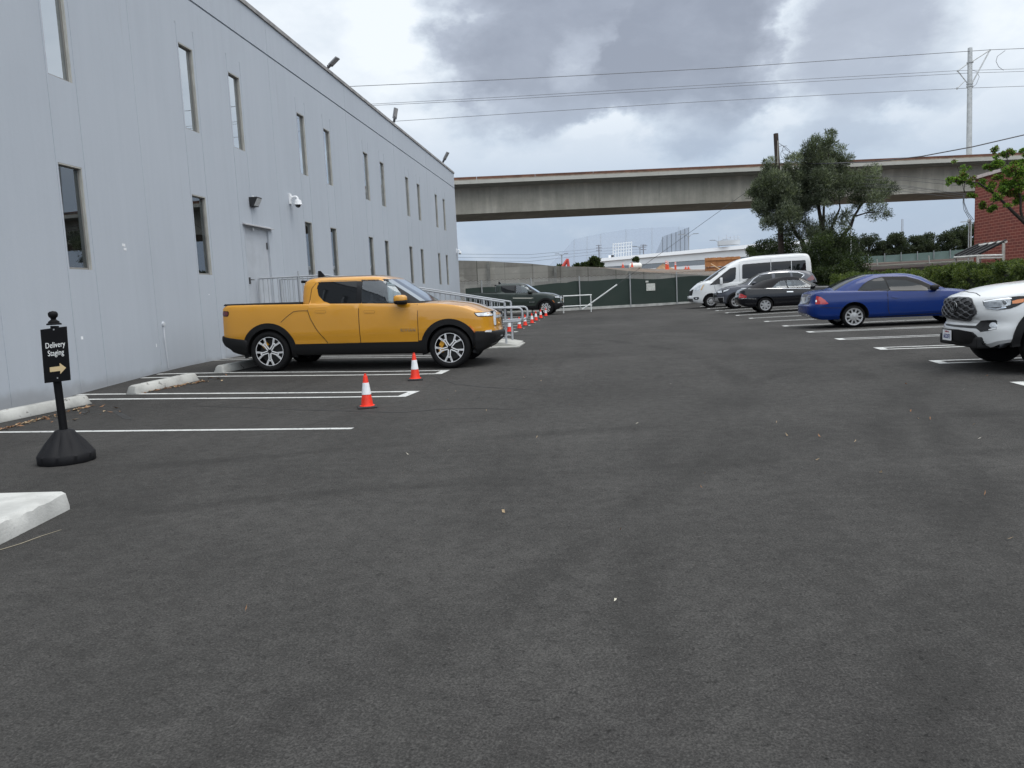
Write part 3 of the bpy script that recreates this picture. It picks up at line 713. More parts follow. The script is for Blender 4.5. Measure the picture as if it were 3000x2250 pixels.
# ---- catenary pole and wires over the viaduct
GALV = mt('galvanised', (.36, .37, .37), .5, .4, var=.12, vs=4); CABLE = mt('wire_dark', (.05, .05, .055), .5)
cz = 56.
po = at(2839, 452, cz); o = empty('catenary_pole', (po.x, po.y, zf1)); tag(o, 'tall grey steel catenary pole standing on the viaduct', 'pole')
L = lambda u, v, Z=cz: at(u, v, Z) - V(o.location)
m_ = MB(); m_.tube([V((0, 0, 0)), L(2839, 450), L(2842, 141)], [.19, .185, .15], 12); m_.build('mast', GALV, o, 50)
m_ = MB(); m_.tube([L(2842, 184), L(2900, 147)], .04, 6); m_.tube([L(2900, 147), L(2848, 243)], .045, 6); m_.tube([L(2836, 186), L(2806, 208)], .035, 6); m_.tube([L(2806, 208), L(2836, 246)], .035, 6); m_.tube([L(2826, 238), L(2804, 259)], .03, 6)
m_.build('bracket_arm', GALV, o)
m_ = MB()
for u, v in ((2842, 183), (2841, 246), (2841, 253)): q = L(u, v); m_.lathe([(.17, -.05), (.22, -.04), (.22, .04), (.17, .05)], 12, Matrix.Translation(q))
for u, v in ((2806, 208), (2804, 259), (2900, 147)): m_.lathe([(0, -.08), (.07, -.05), (.07, .05), (0, .08)], 8, Matrix.Translation(L(u, v)))
m_.build('clamp', GALV, o)
def wire(pts, label, name='overhead_wire', r=.014, group='overhead rail wires', mat=None, hangers=()):
    ps = [at(*p) for p in pts]; m_ = MB(); m_.tube(ps, r, 5)
    for p in hangers: m_.tube([at(*p), at(p[0], p[1]+p[3] if len(p) > 3 else p[1]+8, p[2])], .006, 4)
    tag(m_.build(name, mat or CABLE), label, 'wire', group)
wire([(900, 259, 54), (1500, 232, 54.5), (2100, 200, 55), (2600, 166, 55.5), (2900, 146, 56), (3100, 138, 56)], 'topmost overhead wire across the sky above the viaduct', r=.02)
wire([(900, 315, 56), (1500, 283, 56.5), (2000, 253, 57), (2500, 224, 57.5), (2806, 207, 57.5), (3100, 199, 57.5)], 'upper of the two close overhead wires that nearly touch', r=.014)
wire([(900, 318, 54), (1500, 290, 54.5), (2000, 261, 55), (2500, 232, 55.5), (2840, 214, 56), (3100, 206, 56)], 'lower of the two close overhead wires that nearly touch', r=.014)
wire([(900, 372, 56), (1500, 333, 56.5), (2000, 301, 57), (2500, 274, 57.5), (2840, 258, 57.5), (3100, 249, 57.5)], 'lowest overhead wire, just above the clouds\' bright edge', r=.016)
wire([(2945, 148, 56), (2922, 165, 56), (2918, 180, 56), (2926, 196, 56), (2940, 206, 56)], 'loose loop of cable hanging between wires beside the catenary pole', 'cable_loop', .016)
wire([(2846, 205, 56), (2862, 210, 56), (2869, 225, 56), (2860, 247, 56), (2848, 257, 56)], 'small loop of cable against the catenary pole', 'cable_loop', .014)

# ---- timber utility pole, guy wire, service cables
WOOD = mt('old_pole_wood', (.028, .019, .014), .9, var=.35, vs=5, bump=.4, bs=20)
uz = 46.
pb_ = at(2292, 860, uz); o = empty('utility_pole', (pb_.x, pb_.y, g(pb_.x, pb_.y)-.1)); tag(o, 'dark weathered timber utility pole beside the olive tree', 'utility pole')
L = lambda u, v, Z=uz: at(u, v, Z) - V(o.location)
m_ = MB(); m_.tube([V((0, 0, 0)), L(2286, 640), L(2273, 392)], [.17, .16, .14], 12); m_.build('post', WOOD, o, 50)
m_ = MB(); m_.tube([L(2279, 412, uz-.17), L(2279, 487, uz-.17)], .022, 6); m_.build('conduit', mt('conduit_pale', (.38, .35, .30), .7), o)
m_ = MB()
for a, b_, c in (((2281, 419), (2305, 440), (2330, 455)), ((2283, 430), (2298, 428), (2312, 440)), ((2283, 470), (2300, 470), (2306, 480))):
    m_.tube([L(*a), L((a[0]+b_[0])/2, (a[1]+b_[1])/2-3), L(*b_), L(*c)], .014, 5)
for cu, cv in ((2298, 452), (2303, 440)): m_.tube([L(cu+11*cos(k), cv+13*sin(k)) for k in [i*.5 for i in range(11)]], .012, 5)
m_.build('cable_coil', CABLE, o)
gy0, gy1 = at(2282, 494, uz), gp(1700, 911)
o = empty('guy_wire', gy1); tag(o, 'steel guy wire with a white guard sleeve anchored in front of the fence', 'guy wire')
m_ = MB(); m_.tube([V((0, 0, 0)), gy0-gy1], .012, 5); m_.build('cable', CABLE, o)
k0, k1 = .0, .205
m_ = MB(); m_.tube([(gy0-gy1)*.012, (gy0-gy1)*.2], .045, 8); m_.build('guard_sleeve', mt('white_pvc', (.70, .71, .70), .5), o)
def cable(pts, label, r=.012, group='service cables to the brick building', name='service_cable'):
    tag((lambda m_: m_.build(name, CABLE))(MB().tube([at(*p) for p in pts], r, 5)), label, 'cable', group)
cable([(2282, 480, 46), (2420, 479, 44), (2560, 474, 42.5), (2700, 458, 41), (2850, 430, 40), (3040, 386, 39)], 'thick dark cable sagging past the catenary pole', .03)
for i, (a, b_) in enumerate(((515, 513), (526, 524), (535, 547), (541, 548), (545, 553), (556, 560))):
    lab = ['uppermost', 'second from the top', 'third from the top', 'fourth from the top', 'fifth from the top', 'lowest'][i] + ' of the thin cables crossing the viaduct girder'
    cable([(2284, 478+i*4, 46), (2480, a, 44.5), (2650, (a+b_)/2+3, 43), (2832, b_+22, 41.2)], lab, .010)
for i, (a, b_, c) in enumerate((((2821, 594), (2824, 615), (2842, 646)), ((2823, 594), (2831, 620), (2848, 646)), ((2825, 594), (2836, 622), (2853, 645)))):
    cable([(2822+i, 572, 41)] + [(*q, 41) for q in (a, b_, c)], 'short black cable of the bundle drooping beside the brick wall corner', .014, 'drooping cable bundle', 'drooping_cable')

# ---- chain-link fence with green windscreen
f0, f1 = gp(1345, 922), gp(2023, 888)
fd = (f1-f0); fd.z = 0; fl = fd.length; fd.normalize()
f0 = f0 - fd*4; FL = fl + 11; fang = math.atan2(fd.y, fd.x)
fe = empty('chain_link_fence', (f0.x, f0.y, .1), fang); tag(fe, 'chain-link fence with a dark green windscreen along the back of the lot', 'fence')
def atfence(u, v):   # point on the fence plane in fence coordinates
    n_ = V((-fd.y, fd.x, 0)); r_ = ray(u, v); tt = (f0-CAM).dot(n_)/r_.dot(n_); p = CAM + r_*tt - V(fe.location)
    return V((p.dot(fd), 0, p.z))
HT = 2.22
m_ = MB()
nseg = 40
SCR = screenmat('windscreen_green', (.016, .030, .024), .93)
s0 = atfence(1365, 880).x; vs = []
for i in range(nseg+1):
    x = s0 + (FL-s0)*i/nseg; h_ = 1.93 + .05*sin(x*1.3) + .04*sin(x*.53+1) - (.12 if x < s0+7 else 0)
    yy = -.03 + .02*sin(x*2.1)
    vs += [V((x, yy, .10)), V((x, yy-.015, 1.0)), V((x, yy, h_))]
fs = []
for i in range(nseg):
    for j in range(2): fs.append((i*3+j, (i+1)*3+j, (i+1)*3+j+1, i*3+j+1))
mesh('windscreen', vs, fs, SCR, fe, 60)
mesh('chain_mesh', [(0, 0, .06), (FL, 0, .06), (FL, 0, HT), (0, 0, HT)], [(0, 1, 2, 3)], screenmat('chain_link', (.33, .33, .32), .9, 'diamond', 7.5), fe)
for u in (1411, 1556, 1697, 1845, 1981, 2110, 2250):
    x = atfence(u, 860).x; m_ = MB(); m_.tube([(x, -.11, -.1), (x, -.11, HT+.03)], .045, 8); m_.lathe([(0, .04), (.05, .02), (.05, 0)], 8, Matrix.Translation((x, -.11, HT+.02))); m_.build('post', GALV, fe)
m_ = MB(); m_.tube([(i*.12, .02+.012*(i % 2), HT+.035*(i % 3)) for i in range(int(FL/.12))], .012, 4); m_.build('barbed_top', mt('barbed_wire', (.10, .085, .075), .8), fe)
m_ = MB(); m_.box((FL/2, 0, .07), (FL, .18, .2)); m_.build('footing', mt('curb_concrete', (.38, .38, .36), .9, var=.2), fe)
for (u, v, a, b_, lab) in ((1905, 841, .66, .50, 'white rectangular notice board on the green windscreen'), (1894, 825, .22, .12, 'small pale tag above the notice board on the windscreen')):
    q = atfence(u, v); so_ = MB(); so_.box((0, 0, 0), (a, .02, b_), bev=.004)
    w_ = fe.matrix_basis; o = so_.build('notice_board', mt('sign_faded', (.52, .53, .49), .7, var=.15, vs=6)); o.location = V(fe.location) + fd*q.x + V((fd.y, -fd.x, 0))*.08 + V((0, 0, q.z)); o.rotation_euler = (0, 0, fang)
    tag(o, lab, 'notice')
# low pale railing in front of the fence
r0, r1 = gp(1590, 920), gp(1735, 913)
o = empty('guard_rail', r0, math.atan2(r1.y-r0.y, r1.x-r0.x)); tag(o, 'low white two-bar pipe railing between green pickup and fence', 'railing')
Lr = (r1-r0).length; m_ = MB()
for z_ in (1.0, .38): m_.tube([(-2.5, 0, z_), (Lr, 0, z_)], .035, 8)
m_.build('rail', mt('rail_white', (.60, .61, .60), .5), o)
for x in (-2.2, -.6, Lr*.42, Lr*.98):
    m_ = MB(); m_.tube([(x, 0, -.05), (x, 0, 1.0)], .035, 8); m_.build('post', mt('rail_white', (.6, .6, .6)), o)

# ---- concrete retaining wall and the raised site behind it
RW = concmat('retaining_concrete', (.17, .163, .145), (.50, .485, .44), .5, panel=2.35)
tops = [(1150, 762), (1344, 763), (1422, 765), (1551, 772), (1619, 779), (1757, 784), (1843, 794), (1920, 799), (2066, 806), (2200, 808), (2330, 802)]
rw = MB(); zz = 66.
fr_, bk_ = [at(u, v, zz) for u, v in tops], [at(u, v, zz+.4) for u, v in tops]
for i in range(len(tops)-1):
    a, b_, c, d_ = fr_[i], fr_[i+1], bk_[i+1], bk_[i]
    gz = -.2
    rw.hexa([V((a.x, a.y, gz)), V((b_.x, b_.y, gz)), V((c.x, c.y, gz)), V((d_.x, d_.y, gz)), a, b_, V((c.x, c.y, b_.z)), V((d_.x, d_.y, a.z))])
rwo = empty('retaining_wall', (fr_[0].x, fr_[0].y, 0)); tag(rwo, 'long stained concrete retaining wall rising behind the green-screened fence', 'wall')
loc(rw, rwo).build('wall_panel', RW, rwo)
for u in (1430, 1626, 1845):
    vt = 767 if u < 1500 else (779 if u < 1700 else 794); a = at(u, vt, zz-.12); m_ = MB(); m_.box((a.x, a.y, a.z/2), (.22, .2, a.z)); loc(m_, rwo).build('pilaster', mt('pilaster_concrete', (.30, .30, .28), .9, var=.2), rwo)
DIRT = mt('bare_dirt', (.125, .088, .060), .95, var=.45, vs=.5, bump=.6, bs=3, spots=((.15, .142, .13), .6, .52))
us = [1000, 1250, 1344, 1620, 1843, 2066, 2200, 2330, 2480, 2900, 3300]
R0_ = [763, 763, 764, 780, 795, 807, 809, 803, 789, 767, 747]
R1_ = [764, 764, 764, 779, 790, 797, 798, 793, 779, 757, 737]
R2_ = [768, 767, 767, 779, 786, 790, 789, 784, 772, 750, 730]
rows = [[at(u, v, 66.41) for u, v in zip(us, R0_)], [at(u, v, 78) for u, v in zip(us, R1_)], [at(u, v, 95) for u, v in zip(us, R2_)]]
for Z in (180, 420, 1500): rows.append([V((at(u, 800, Z).x, at(u, 800, Z).y, p.z)) for u, p in zip(us, rows[2])])
low_ = [V((p.x, p.y, -.2)) for p in rows[0]]; rows = [low_] + rows
n = len(us); vs = [p for r_ in rows for p in r_]
tag(mesh('dirt_bank', vs, [(j*n+i, j*n+i+1, (j+1)*n+i+1, (j+1)*n+i) for j in range(len(rows)-1) for i in range(n-1)], DIRT, smooth=60), 'bare brown earth of the raised site behind the fence', kind='structure')

# ---- foliage helpers
def leaf_mesh(name, clumps, n, ll, lw, mats, parent=None, up=.3, out=1., shell=.45, jit=.9, origin=None):
    vs = []; fs = []; mi = []; O = V(origin) if origin is not None else V((0, 0, 0))
    wts = [(c[1][0]*c[1][1]*c[1][2])**(2/3.) * (c[2] if len(c) > 2 else 1) for c in clumps]; tot = sum(wts)
    for c, w_ in zip(clumps, wts):
        ctr, rad = V(c[0]) - O, c[1]; tone = R.random()
        for _ in range(max(3, int(n*w_/tot))):
            d_ = V((R.gauss(0, 1), R.gauss(0, 1), R.gauss(0, 1)))
            if d_.length < 1e-3: continue
            d_.normalize(); rr = R.random()**shell
            p = ctr + V((d_.x*rad[0], d_.y*rad[1], d_.z*rad[2]))*rr*R.uniform(.8, 1.12)
            ax = (d_*out + V((R.gauss(0, 1), R.gauss(0, 1), R.gauss(0, 1)))*jit*.6 + V((0, 0, up))).normalized()
            sd_ = ax.cross(V((R.gauss(0, 1), R.gauss(0, 1), R.gauss(0, 1))))
            if sd_.length < 1e-3: continue
            sd_.normalize(); l = ll*R.uniform(.6, 1.4); w2_ = lw*R.uniform(.7, 1.3)/2; k = len(vs)
            vs += [p, p + ax*l*.5 + sd_*w2_, p + ax*l, p + ax*l*.5 - sd_*w2_]; fs.append((k, k+1, k+2, k+3))
            q = R.random()*.6 + tone*.4; mi.append(min(len(mats)-1, int(q*len(mats))))
    return mesh(name, vs, fs, mats, parent, mi=mi)
leafmat = leafm
OLV = [leafmat('olive_leaf_dark', (.026, .034, .020)), leafmat('olive_leaf', (.055, .067, .042)), leafmat('olive_leaf_grey', (.115, .135, .096)), leafmat('olive_leaf_silver', (.23, .255, .19))]
GRN = [leafmat('leaf_deep', (.014, .022, .009)), leafmat('leaf_green', (.028, .044, .015)), leafmat('leaf_mid', (.050, .070, .022))]
HED = [leafmat('hedge_deep', (.020, .032, .010)), leafmat('hedge_green', (.045, .070, .018)), leafmat('hedge_light', (.085, .115, .030)), leafmat('hedge_tip', (.13, .16, .05))]
BRT = [leafmat('spring_leaf', (.07, .135, .022)), leafmat('spring_leaf_light', (.17, .29, .045)), leafmat('spring_leaf_deep', (.035, .065, .016)), leafmat('russet_leaf', (.14, .075, .035))]
BARK = mt('bark_dark', (.020, .016, .012), .95, var=.3, vs=6, bump=.5, bs=25)
# ---- olive tree
def zc(x, y): return 2150 + x*.2893, 380 + y*.2893
oz = 45.; tb = at(*zc(930, 1500), oz)
ol = empty('olive_tree', (tb.x, tb.y, g(tb.x, tb.y))); tag(ol, 'big silvery olive tree with several stems in front of the viaduct', 'tree'); O = V(ol.location)
cl = []
for x, y, r_, w_ in [(330, 560, 130, 1), (400, 660, 150, 1), (250, 640, 90, 1), (350, 410, 75, .8), (300, 790, 110, 1), (450, 780, 140, 1), (550, 860, 130, 1), (430, 920, 100, .9), (330, 950, 70, .7), (240, 760, 60, .8), (370, 330, 45, .6),
    (700, 480, 150, 1.1), (800, 330, 130, 1.1), (780, 200, 95, 1), (960, 140, 75, 1), (985, 50, 45, .9), (830, 110, 60, .9), (950, 300, 130, 1), (1080, 330, 95, .9), (900, 520, 150, 1.1), (1050, 520, 140, 1), (1160, 580, 110, .9), (780, 620, 110, 1), (700, 760, 110, .9), (790, 740, 80, .9), (620, 300, 70, .8), (1090, 190, 45, .6), (1180, 290, 40, .5), (560, 640, 120, .9), (620, 760, 110, .9), (500, 540, 80, .8), (660, 600, 110, .9), (1220, 490, 90, .8), (1290, 560, 80, .8), (1000, 680, 80, .7), (640, 880, 90, .8), (470, 480, 60, .6), (900, 700, 90, .7),
    (1400, 490, 85, .7), (1500, 600, 110, .8), (1430, 690, 95, .8), (1300, 620, 90, .8), (1600, 600, 55, .6), (1250, 720, 75, .6), (1450, 400, 45, .5), (1350, 400, 40, .5),
    (1480, 830, 85, .35), (1570, 870, 45, .35), (1390, 830, 70, .3), (1150, 850, 60, .4), (1100, 960, 85, .5), (900, 1000, 110, .6), (720, 960, 90, .5), (1000, 900, 60, .3), (800, 1080, 110, .7), (560, 1020, 70, .6), (960, 1080, 90, .6)]:
    u, v = zc(x, y); s = .2893/F*oz; q = at(u, v, oz + R.uniform(-1.1, 1.1)); rr = r_*s
    cl.append((q, (rr*1.02, rr*1.15, rr*1.02), w_))
    for _ in range(3):
        d_ = V((R.gauss(0, 1), R.gauss(0, 1), R.gauss(0, .9))).normalized(); cl.append((q + d_*rr*R.uniform(.9, 1.25), (rr*.34, rr*.34, rr*.46), w_*1.1))
leaf_mesh('crown', cl, 92000, .17, .034, OLV, ol, up=.6, out=.8, jit=.8, shell=.62, origin=O)
def limb(m_, pts, r0, r1):
    P_ = [at(*zc(x, y), oz+dz) - O for x, y, dz in pts]; n_ = len(P_); m_.tube(P_, [r0+(r1-r0)*i/(n_-1) for i in range(n_)], 7)
m_ = MB()
limb(m_, [(930, 1520, 0), (920, 1300, 0), (930, 1130, 0), (900, 1000, -.1), (870, 860, -.2), (830, 640, -.3), (800, 400, -.3)], .22, .05)
limb(m_, [(980, 1400, .1), (1060, 1130, .2), (1120, 1050, .2), (1185, 975, .2), (1215, 880, .2), (1290, 760, .3), (1420, 640, .3)], .15, .04)
limb(m_, [(760, 1400, .2), (690, 1130, .3), (640, 1070, .3), (600, 990, .3), (500, 850, .4), (400, 640, .5)], .15, .04)
limb(m_, [(940, 1130, 0), (1000, 960, .2), (1050, 850, .2), (1075, 790, .2), (1050, 560, .3)], .09, .03)
limb(m_, [(905, 1010, -.3), (910, 800, -.3), (940, 400, -.3), (980, 100, -.2)], .09, .025)
limb(m_, [(1215, 880, .2), (1350, 840, .2), (1480, 830, .2), (1560, 870, .2)], .05, .015)
limb(m_, [(1185, 975, .2), (1140, 900, .1), (1130, 830, .1)], .04, .015)
m_.build('trunk', BARK, ol, 60)
# ---- shrubs under it, each an individual
def shrub(name, u, v, Z, ru, rv, label, n, mats=GRN, ll=.16, lw=.09, group=None, cat='shrub', depth=1.2, ragged=1.):
    s = Z/F; c = at(u, v, Z); gz = min(g(c.x, c.y), c.z-rv*s*.9)
    o = empty(name, (c.x, c.y, gz)); tag(o, label, cat, group); cl = []
    rx, rz = ru*s, rv*s
    for _ in range(26):
        a = R.uniform(0, 2*pi); k = R.random()**.5; e = R.uniform(-.9, .85)
        w_ = math.sqrt(max(0, 1-e*e*.8)); q = c + V((cos(a)*rx*.78*k*w_, sin(a)*rx*.6*k*depth*w_, e*rz*.85)); rr = min(rx, rz)*R.uniform(.28, .45)
        cl.append((q, (rr, rr, rr*.9)))
    leaf_mesh('foliage', cl, n, ll, lw, mats, o, up=.15, out=.7, jit=1.1, shell=.4, origin=o.location)
    m_ = MB()
    for k in range(4):
        a = R.uniform(0, 6.3); m_.tube([(0, 0, -.05), (cos(a)*rx*.25, sin(a)*rx*.2, (c.z-gz)*.8), (cos(a)*rx*.45, sin(a)*rx*.35, c.z-gz+rz*.4)], [.05, .035, .015], 6)
    m_.build('stem', BARK, o)
for u, v, Z, ru, rv, lab in [(2232, 752, 49.5, 62, 52, 'dark dense shrub behind the van roof, nearest the timber hoarding'), (2325, 748, 47.5, 82, 80, 'dark dense shrub around the foot of the utility pole'),
                             (2425, 752, 43.5, 92, 92, 'dark dense shrub below the olive tree, behind the van tail'), (2475, 815, 42.5, 75, 80, 'dark dense shrub between the van tail and the clipped hedge'), (2400, 835, 42.5, 75, 60, 'low dark shrub right behind the grey crossover')]:
    shrub('dense_shrub', u, v, Z, ru, rv, lab, 17000, group='dark shrubs under the olive tree', ll=.10, lw=.055)
# ---- clipped hedge along the stalls
def hedge(p0, p1, wd_, hgt, label, n):
    p0 = V(p0); p1 = V(p1); t_ = (p1-p0); Lh = t_.length; t_.normalize(); s = V((-t_.y, t_.x, 0))
    o = empty('hedge', p0); tag(o, label, 'hedge', 'clipped hedges behind the parked cars'); cl = []
    k = int(Lh/.28)
    for i in range(k+1):
        for _ in range(7):
            h_ = hgt*(.96+.05*sin(i*.9)+.03*sin(i*.31)); z_ = R.uniform(.15, h_-.16); y_ = R.choice((-1, 1))*wd_/2*R.uniform(.6, 1)
            if R.random() < .35: z_ = h_ - R.uniform(.1, .2); y_ = R.uniform(-.5, .5)*wd_
            q = t_*(Lh*(i+R.uniform(-.5, .5))/k) + s*y_ + V((0, 0, z_)); rr = R.uniform(.13, .24); cl.append((q, (rr, rr, rr)))
    leaf_mesh('foliage', cl, n, .072, .042, HED, o, up=.35, out=.8, jit=1., shell=.35)
    m_ = MB(); a = -s*wd_*.22 + t_*.5; b_ = s*wd_*.22 + t_*.5; c = t_*(Lh-1)
    m_.hexa([a, c+a, c+b_, b_, a+V((0, 0, hgt-.38)), c+a+V((0, 0, hgt-.38)), c+b_+V((0, 0, hgt-.38)), b_+V((0, 0, hgt-.38))]); m_.build('twig_core', mt('hedge_core', (.012, .016, .007), .95, var=.5, vs=9, bump=1, bs=14), o)
hedge((12.5, 42.0, .19), (12.9, 29.0, .19), 1.6, 1.36, 'clipped green hedge behind the blue coupe, lower stretch', 50000)
hedge((12.9, 31.0, .19), (12.3, 21.4, .17), 1.8, 1.40, 'clipped green hedge behind the white pickup, taller stretch', 60000)
hedge((12.3, 21.8, .17), (12.1, 12.0, .15), 1.7, 1.45, 'clipped green hedge along the stalls nearest the camera', 8000)

# ---- brick building
XB_ = 17.9
c0 = onX(2855, 640, XB_); zt0 = onX(2864, 524, XB_).z; zt1 = onX(2986, 489, XB_).z
def brickmat():
    m, t, b = pm('red_brick'); x, y, z = t.sep(t.geo())
    bt = t.new('ShaderNodeTexBrick'); t.link(t.comb(y, z, 0), bt.inputs['Vector']); bt.inputs['Scale'].default_value = 1
    bt.inputs['Color1'].default_value = (.20, .042, .028, 1); bt.inputs['Color2'].default_value = (.14, .032, .024, 1); bt.inputs['Mortar'].default_value = (.33, .14, .10, 1)
    bt.inputs['Brick Width'].default_value = .42; bt.inputs['Row Height'].default_value = .135; bt.inputs['Mortar Size'].default_value = .016
    n_ = t.noise(t.geo(), 1.5, 4); c = t.mix((n_-.3)*.5, bt.outputs[0], (.26, .06, .04)); t.link(c, b.inputs['Base Color']); b.inputs['Roughness'].default_value = .85
    t.link(t.bump(bt.outputs['Fac'], -.4, .01), b.inputs['Normal']); return m
bo = empty('brick_building', (XB_, c0.y, 0)); tag(bo, 'red brick building with a pale roof edge behind the hedge', 'brick building')
zt = (zt0+zt1)/2
m_ = MB(); m_.box((XB_+6, (c0.y+4)/2, zt/2-.1), (12, c0.y-4, zt+.2)); loc(m_, bo).build('wall', brickmat(), bo)
m_ = MB(); m_.box((XB_+5.98, (c0.y+4)/2, zt+.07), (12.2, c0.y-4+.2, .15)); loc(m_, bo).build('roof_edge', mt('coping_pale', (.55, .47, .44), .7, var=.15), bo)
m_ = MB(); m_.tube([(XB_-.25, c0.y-.02, .1), (XB_-.25, c0.y-.02, onX(2848, 645, XB_-.25).z)], .035, 8); m_.lathe([(0, .1), (.07, .06), (.08, -.04), (.04, -.1)], 10, Matrix.Translation((XB_-.25, c0.y-.02, onX(2848, 645, XB_-.25).z)))
tag(m_.build('service_mast', GALV), 'thin grey service mast against the brick building corner', 'mast')
# slatted lean-to frame
lz = 30
def zc3(x, y): return 2450+x*.2486, 640+y*.2486
o = at(*zc3(1690, 620), lz); ca = empty('lean_to_canopy', (o.x, o.y, g(o.x, o.y))); tag(ca, 'weathered lean-to frame with a dark mesh roof against the brick wall', 'canopy'); O = V(ca.location)
Q = lambda x, y, Z=lz: at(*zc3(x, y), Z) - O
FRMW = mt('weathered_frame', (.33, .31, .28), .8, var=.25, vs=5)
for a, b_, Z in (((1690, 330), (1693, 760), 31), ((1668, 440), (1672, 760), 30), ((1972, 290), (1968, 700), 29.6), ((1405, 460), (1407, 740), 32)):
    m_ = MB(); m_.tube([Q(*a, Z), Q(*b_, Z)], .055, 6); m_.build('post', FRMW, ca)
m_ = MB(); m_.tube([Q(1395, 460, 32), Q(1672, 440, 30), Q(1965, 433, 29.6)], .05, 6); m_.tube([Q(1690, 318, 31), Q(2003, 272, 29.6)], .06, 6); m_.tube([Q(1672, 470, 30), Q(1965, 462, 29.6)], .03, 6)
m_.build('beam', mt('weathered_white', (.52, .51, .48), .8, var=.2), ca)
m_ = MB(); a, b_, c, d_ = Q(1395, 455, 32), Q(1672, 438, 30), Q(2003, 275, 29.6), Q(1690, 320, 31.2); up_ = V((0, 0, .05))
m_.hexa([a, b_, c, d_, a+up_, b_+up_, c+up_, d_+up_]); m_.build('mesh_roof', screenmat('shade_mesh', (.02, .02, .022), .82), ca)
m_ = MB()
for k in range(5):
    f = k/4; m_.tube([a.lerp(b_, f)+up_*1.6, d_.lerp(c, f)+up_*1.6], .035, 6)
m_.build('rafter', mt('rafter_dark', (.05, .05, .05), .8), ca)
# ---- bright green tree reaching in from beyond the frame
def zc7(x, y): return 2740+x*.1808, 420+y*.1808
tz = 24.
o = at(3075, 1010, tz); gt = empty('green_tree', (o.x, o.y, g(o.x, o.y))); tag(gt, 'bright green leafy tree with russet twigs in front of the brick building', 'tree'); O = V(gt.location); cl = []
for x, y, r_, w_ in [(400, 580, 110, 1), (240, 600, 70, .8), (880, 400, 85, 1), (1180, 190, 95, 1), (1100, 330, 110, 1), (1150, 500, 130, .8), (1100, 700, 150, 1), (1230, 640, 100, 1), (820, 720, 90, .7), (850, 1020, 110, 1), (500, 420, 70, .6), (320, 290, 40, .5), (950, 120, 65, .7), (1350, 600, 150, .8), (1300, 320, 110, .8), (600, 880, 80, .7), (560, 620, 90, .6), (740, 640, 80, .7),
                       (1000, 560, 90, .7), (1350, 880, 130, .8), (1450, 200, 100, .8), (1500, 500, 200, .8), (1700, 300, 300, 1), (1800, 700, 300, 1), (2100, 100, 380, 1), (2200, 600, 380, 1), (1000, 880, 90, .6), (1180, 1000, 60, .4), (1250, 450, 120, 1), (1380, 420, 120, 1), (1300, 520, 110, 1), (1200, 770, 100, .9), (1340, 740, 120, 1), (1000, 300, 80, .8), (950, 640, 80, .7), (480, 560, 80, .7)]:
    s = .1808/F*tz; q = at(*zc7(x, y), tz+R.uniform(-.7, .7)); rr = r_*s
    for _ in range(4):
        d_ = V((R.gauss(0, 1), R.gauss(0, 1), R.gauss(0, .8))).normalized(); cl.append((q + d_*rr*R.uniform(.3, 1.1), (rr*.45, rr*.45, rr*.34), w_))
leaf_mesh('crown', cl, 70000, .062, .030, BRT, gt, up=.25, out=.8, jit=1., shell=.6, origin=O)
m_ = MB()
def lim(pts, r0, r1):
    P_ = [at(*zc7(x, y), tz+dz) - O for x, y, dz in pts]; n_ = len(P_); m_.tube(P_, [r0+(r1-r0)*i/(n_-1) for i in range(n_)], 7)
m_.tube([(0, 0, -.1)] + [at(*zc7(x, y), tz) - O for x, y in ((1830, 2500), (1780, 1900), (1650, 1500), (1560, 1400))], [.14, .13, .12, .1, .08], 8)
lim([(1560, 1400, 0), (1400, 1240, 0), (1280, 1130, 0), (1160, 1010, 0), (1050, 900, 0), (900, 780, 0), (700, 640, .1), (480, 620, .1), (300, 600, .1)], .06, .012)
lim([(1560, 1400, 0), (1430, 1270, 0), (1385, 1100, 0), (1385, 880, 0), (1300, 600, 0), (1180, 350, 0), (1150, 150, 0)], .05, .012)
lim([(1650, 1500, 0), (1700, 1000, 0), (1750, 600, .1), (1900, 200, .2)], .07, .02); lim([(1050, 900, 0), (950, 950, 0), (850, 1030, 0)], .02, .008); lim([(1180, 350, 0), (1000, 420, 0), (860, 410, 0)], .02, .006); lim([(480, 620, .1), (470, 800, .1), (420, 560, .1), (330, 300, .1)], .015, .006)
m_.build('trunk', BARK, gt, 60)

# ---- beyond the fence: site, buildings, nets, lamps, trees
WB = empty('long_white_building', at(2030, 790, 140)); WB.location.z = 0; tag(WB, 'long low white building with a bright roof band beyond the site', 'white building')
def quadbox(pts, dep):   # front quad (4 world points, ccw) pushed back
    b_ = [p + FWH*dep for p in pts]; m_ = MB(); m_.hexa([pts[0], pts[1], b_[1], b_[0], pts[3], pts[2], b_[2], b_[3]]); return m_
def wbq(vt0, vb0, vt1, vb1, dz=0, u0=1757, u1=2420): 
    Z0, Z1 = 160+dz, 124+dz; return [at(u0, vb0, Z0), at(u1, vb1, Z1), at(u1, vt1, Z1), at(u0, vt0, Z0)]
loc(quadbox(wbq(757, 766, 696, 708), 14), WB).build('roof_band', mt('white_roof', (.80, .81, .82), .5), WB)
loc(quadbox(wbq(766.2, 783, 708.2, 735, .6), 12), WB).build('wall', mt('white_wall', (.60, .62, .63), .6, var=.05, vs=.2), WB)
loc(quadbox(wbq(783.2, 796, 735.2, 752, .9), 10), WB).build('window_band', glass('band_glass', (.3, .32, .33), .2, .12), WB)
loc(quadbox(wbq(796.2, 806, 752.2, 790, .5), 10), WB).build('base_wall', mt('white_wall', (.6, .6, .6)), WB)
m_ = MB()
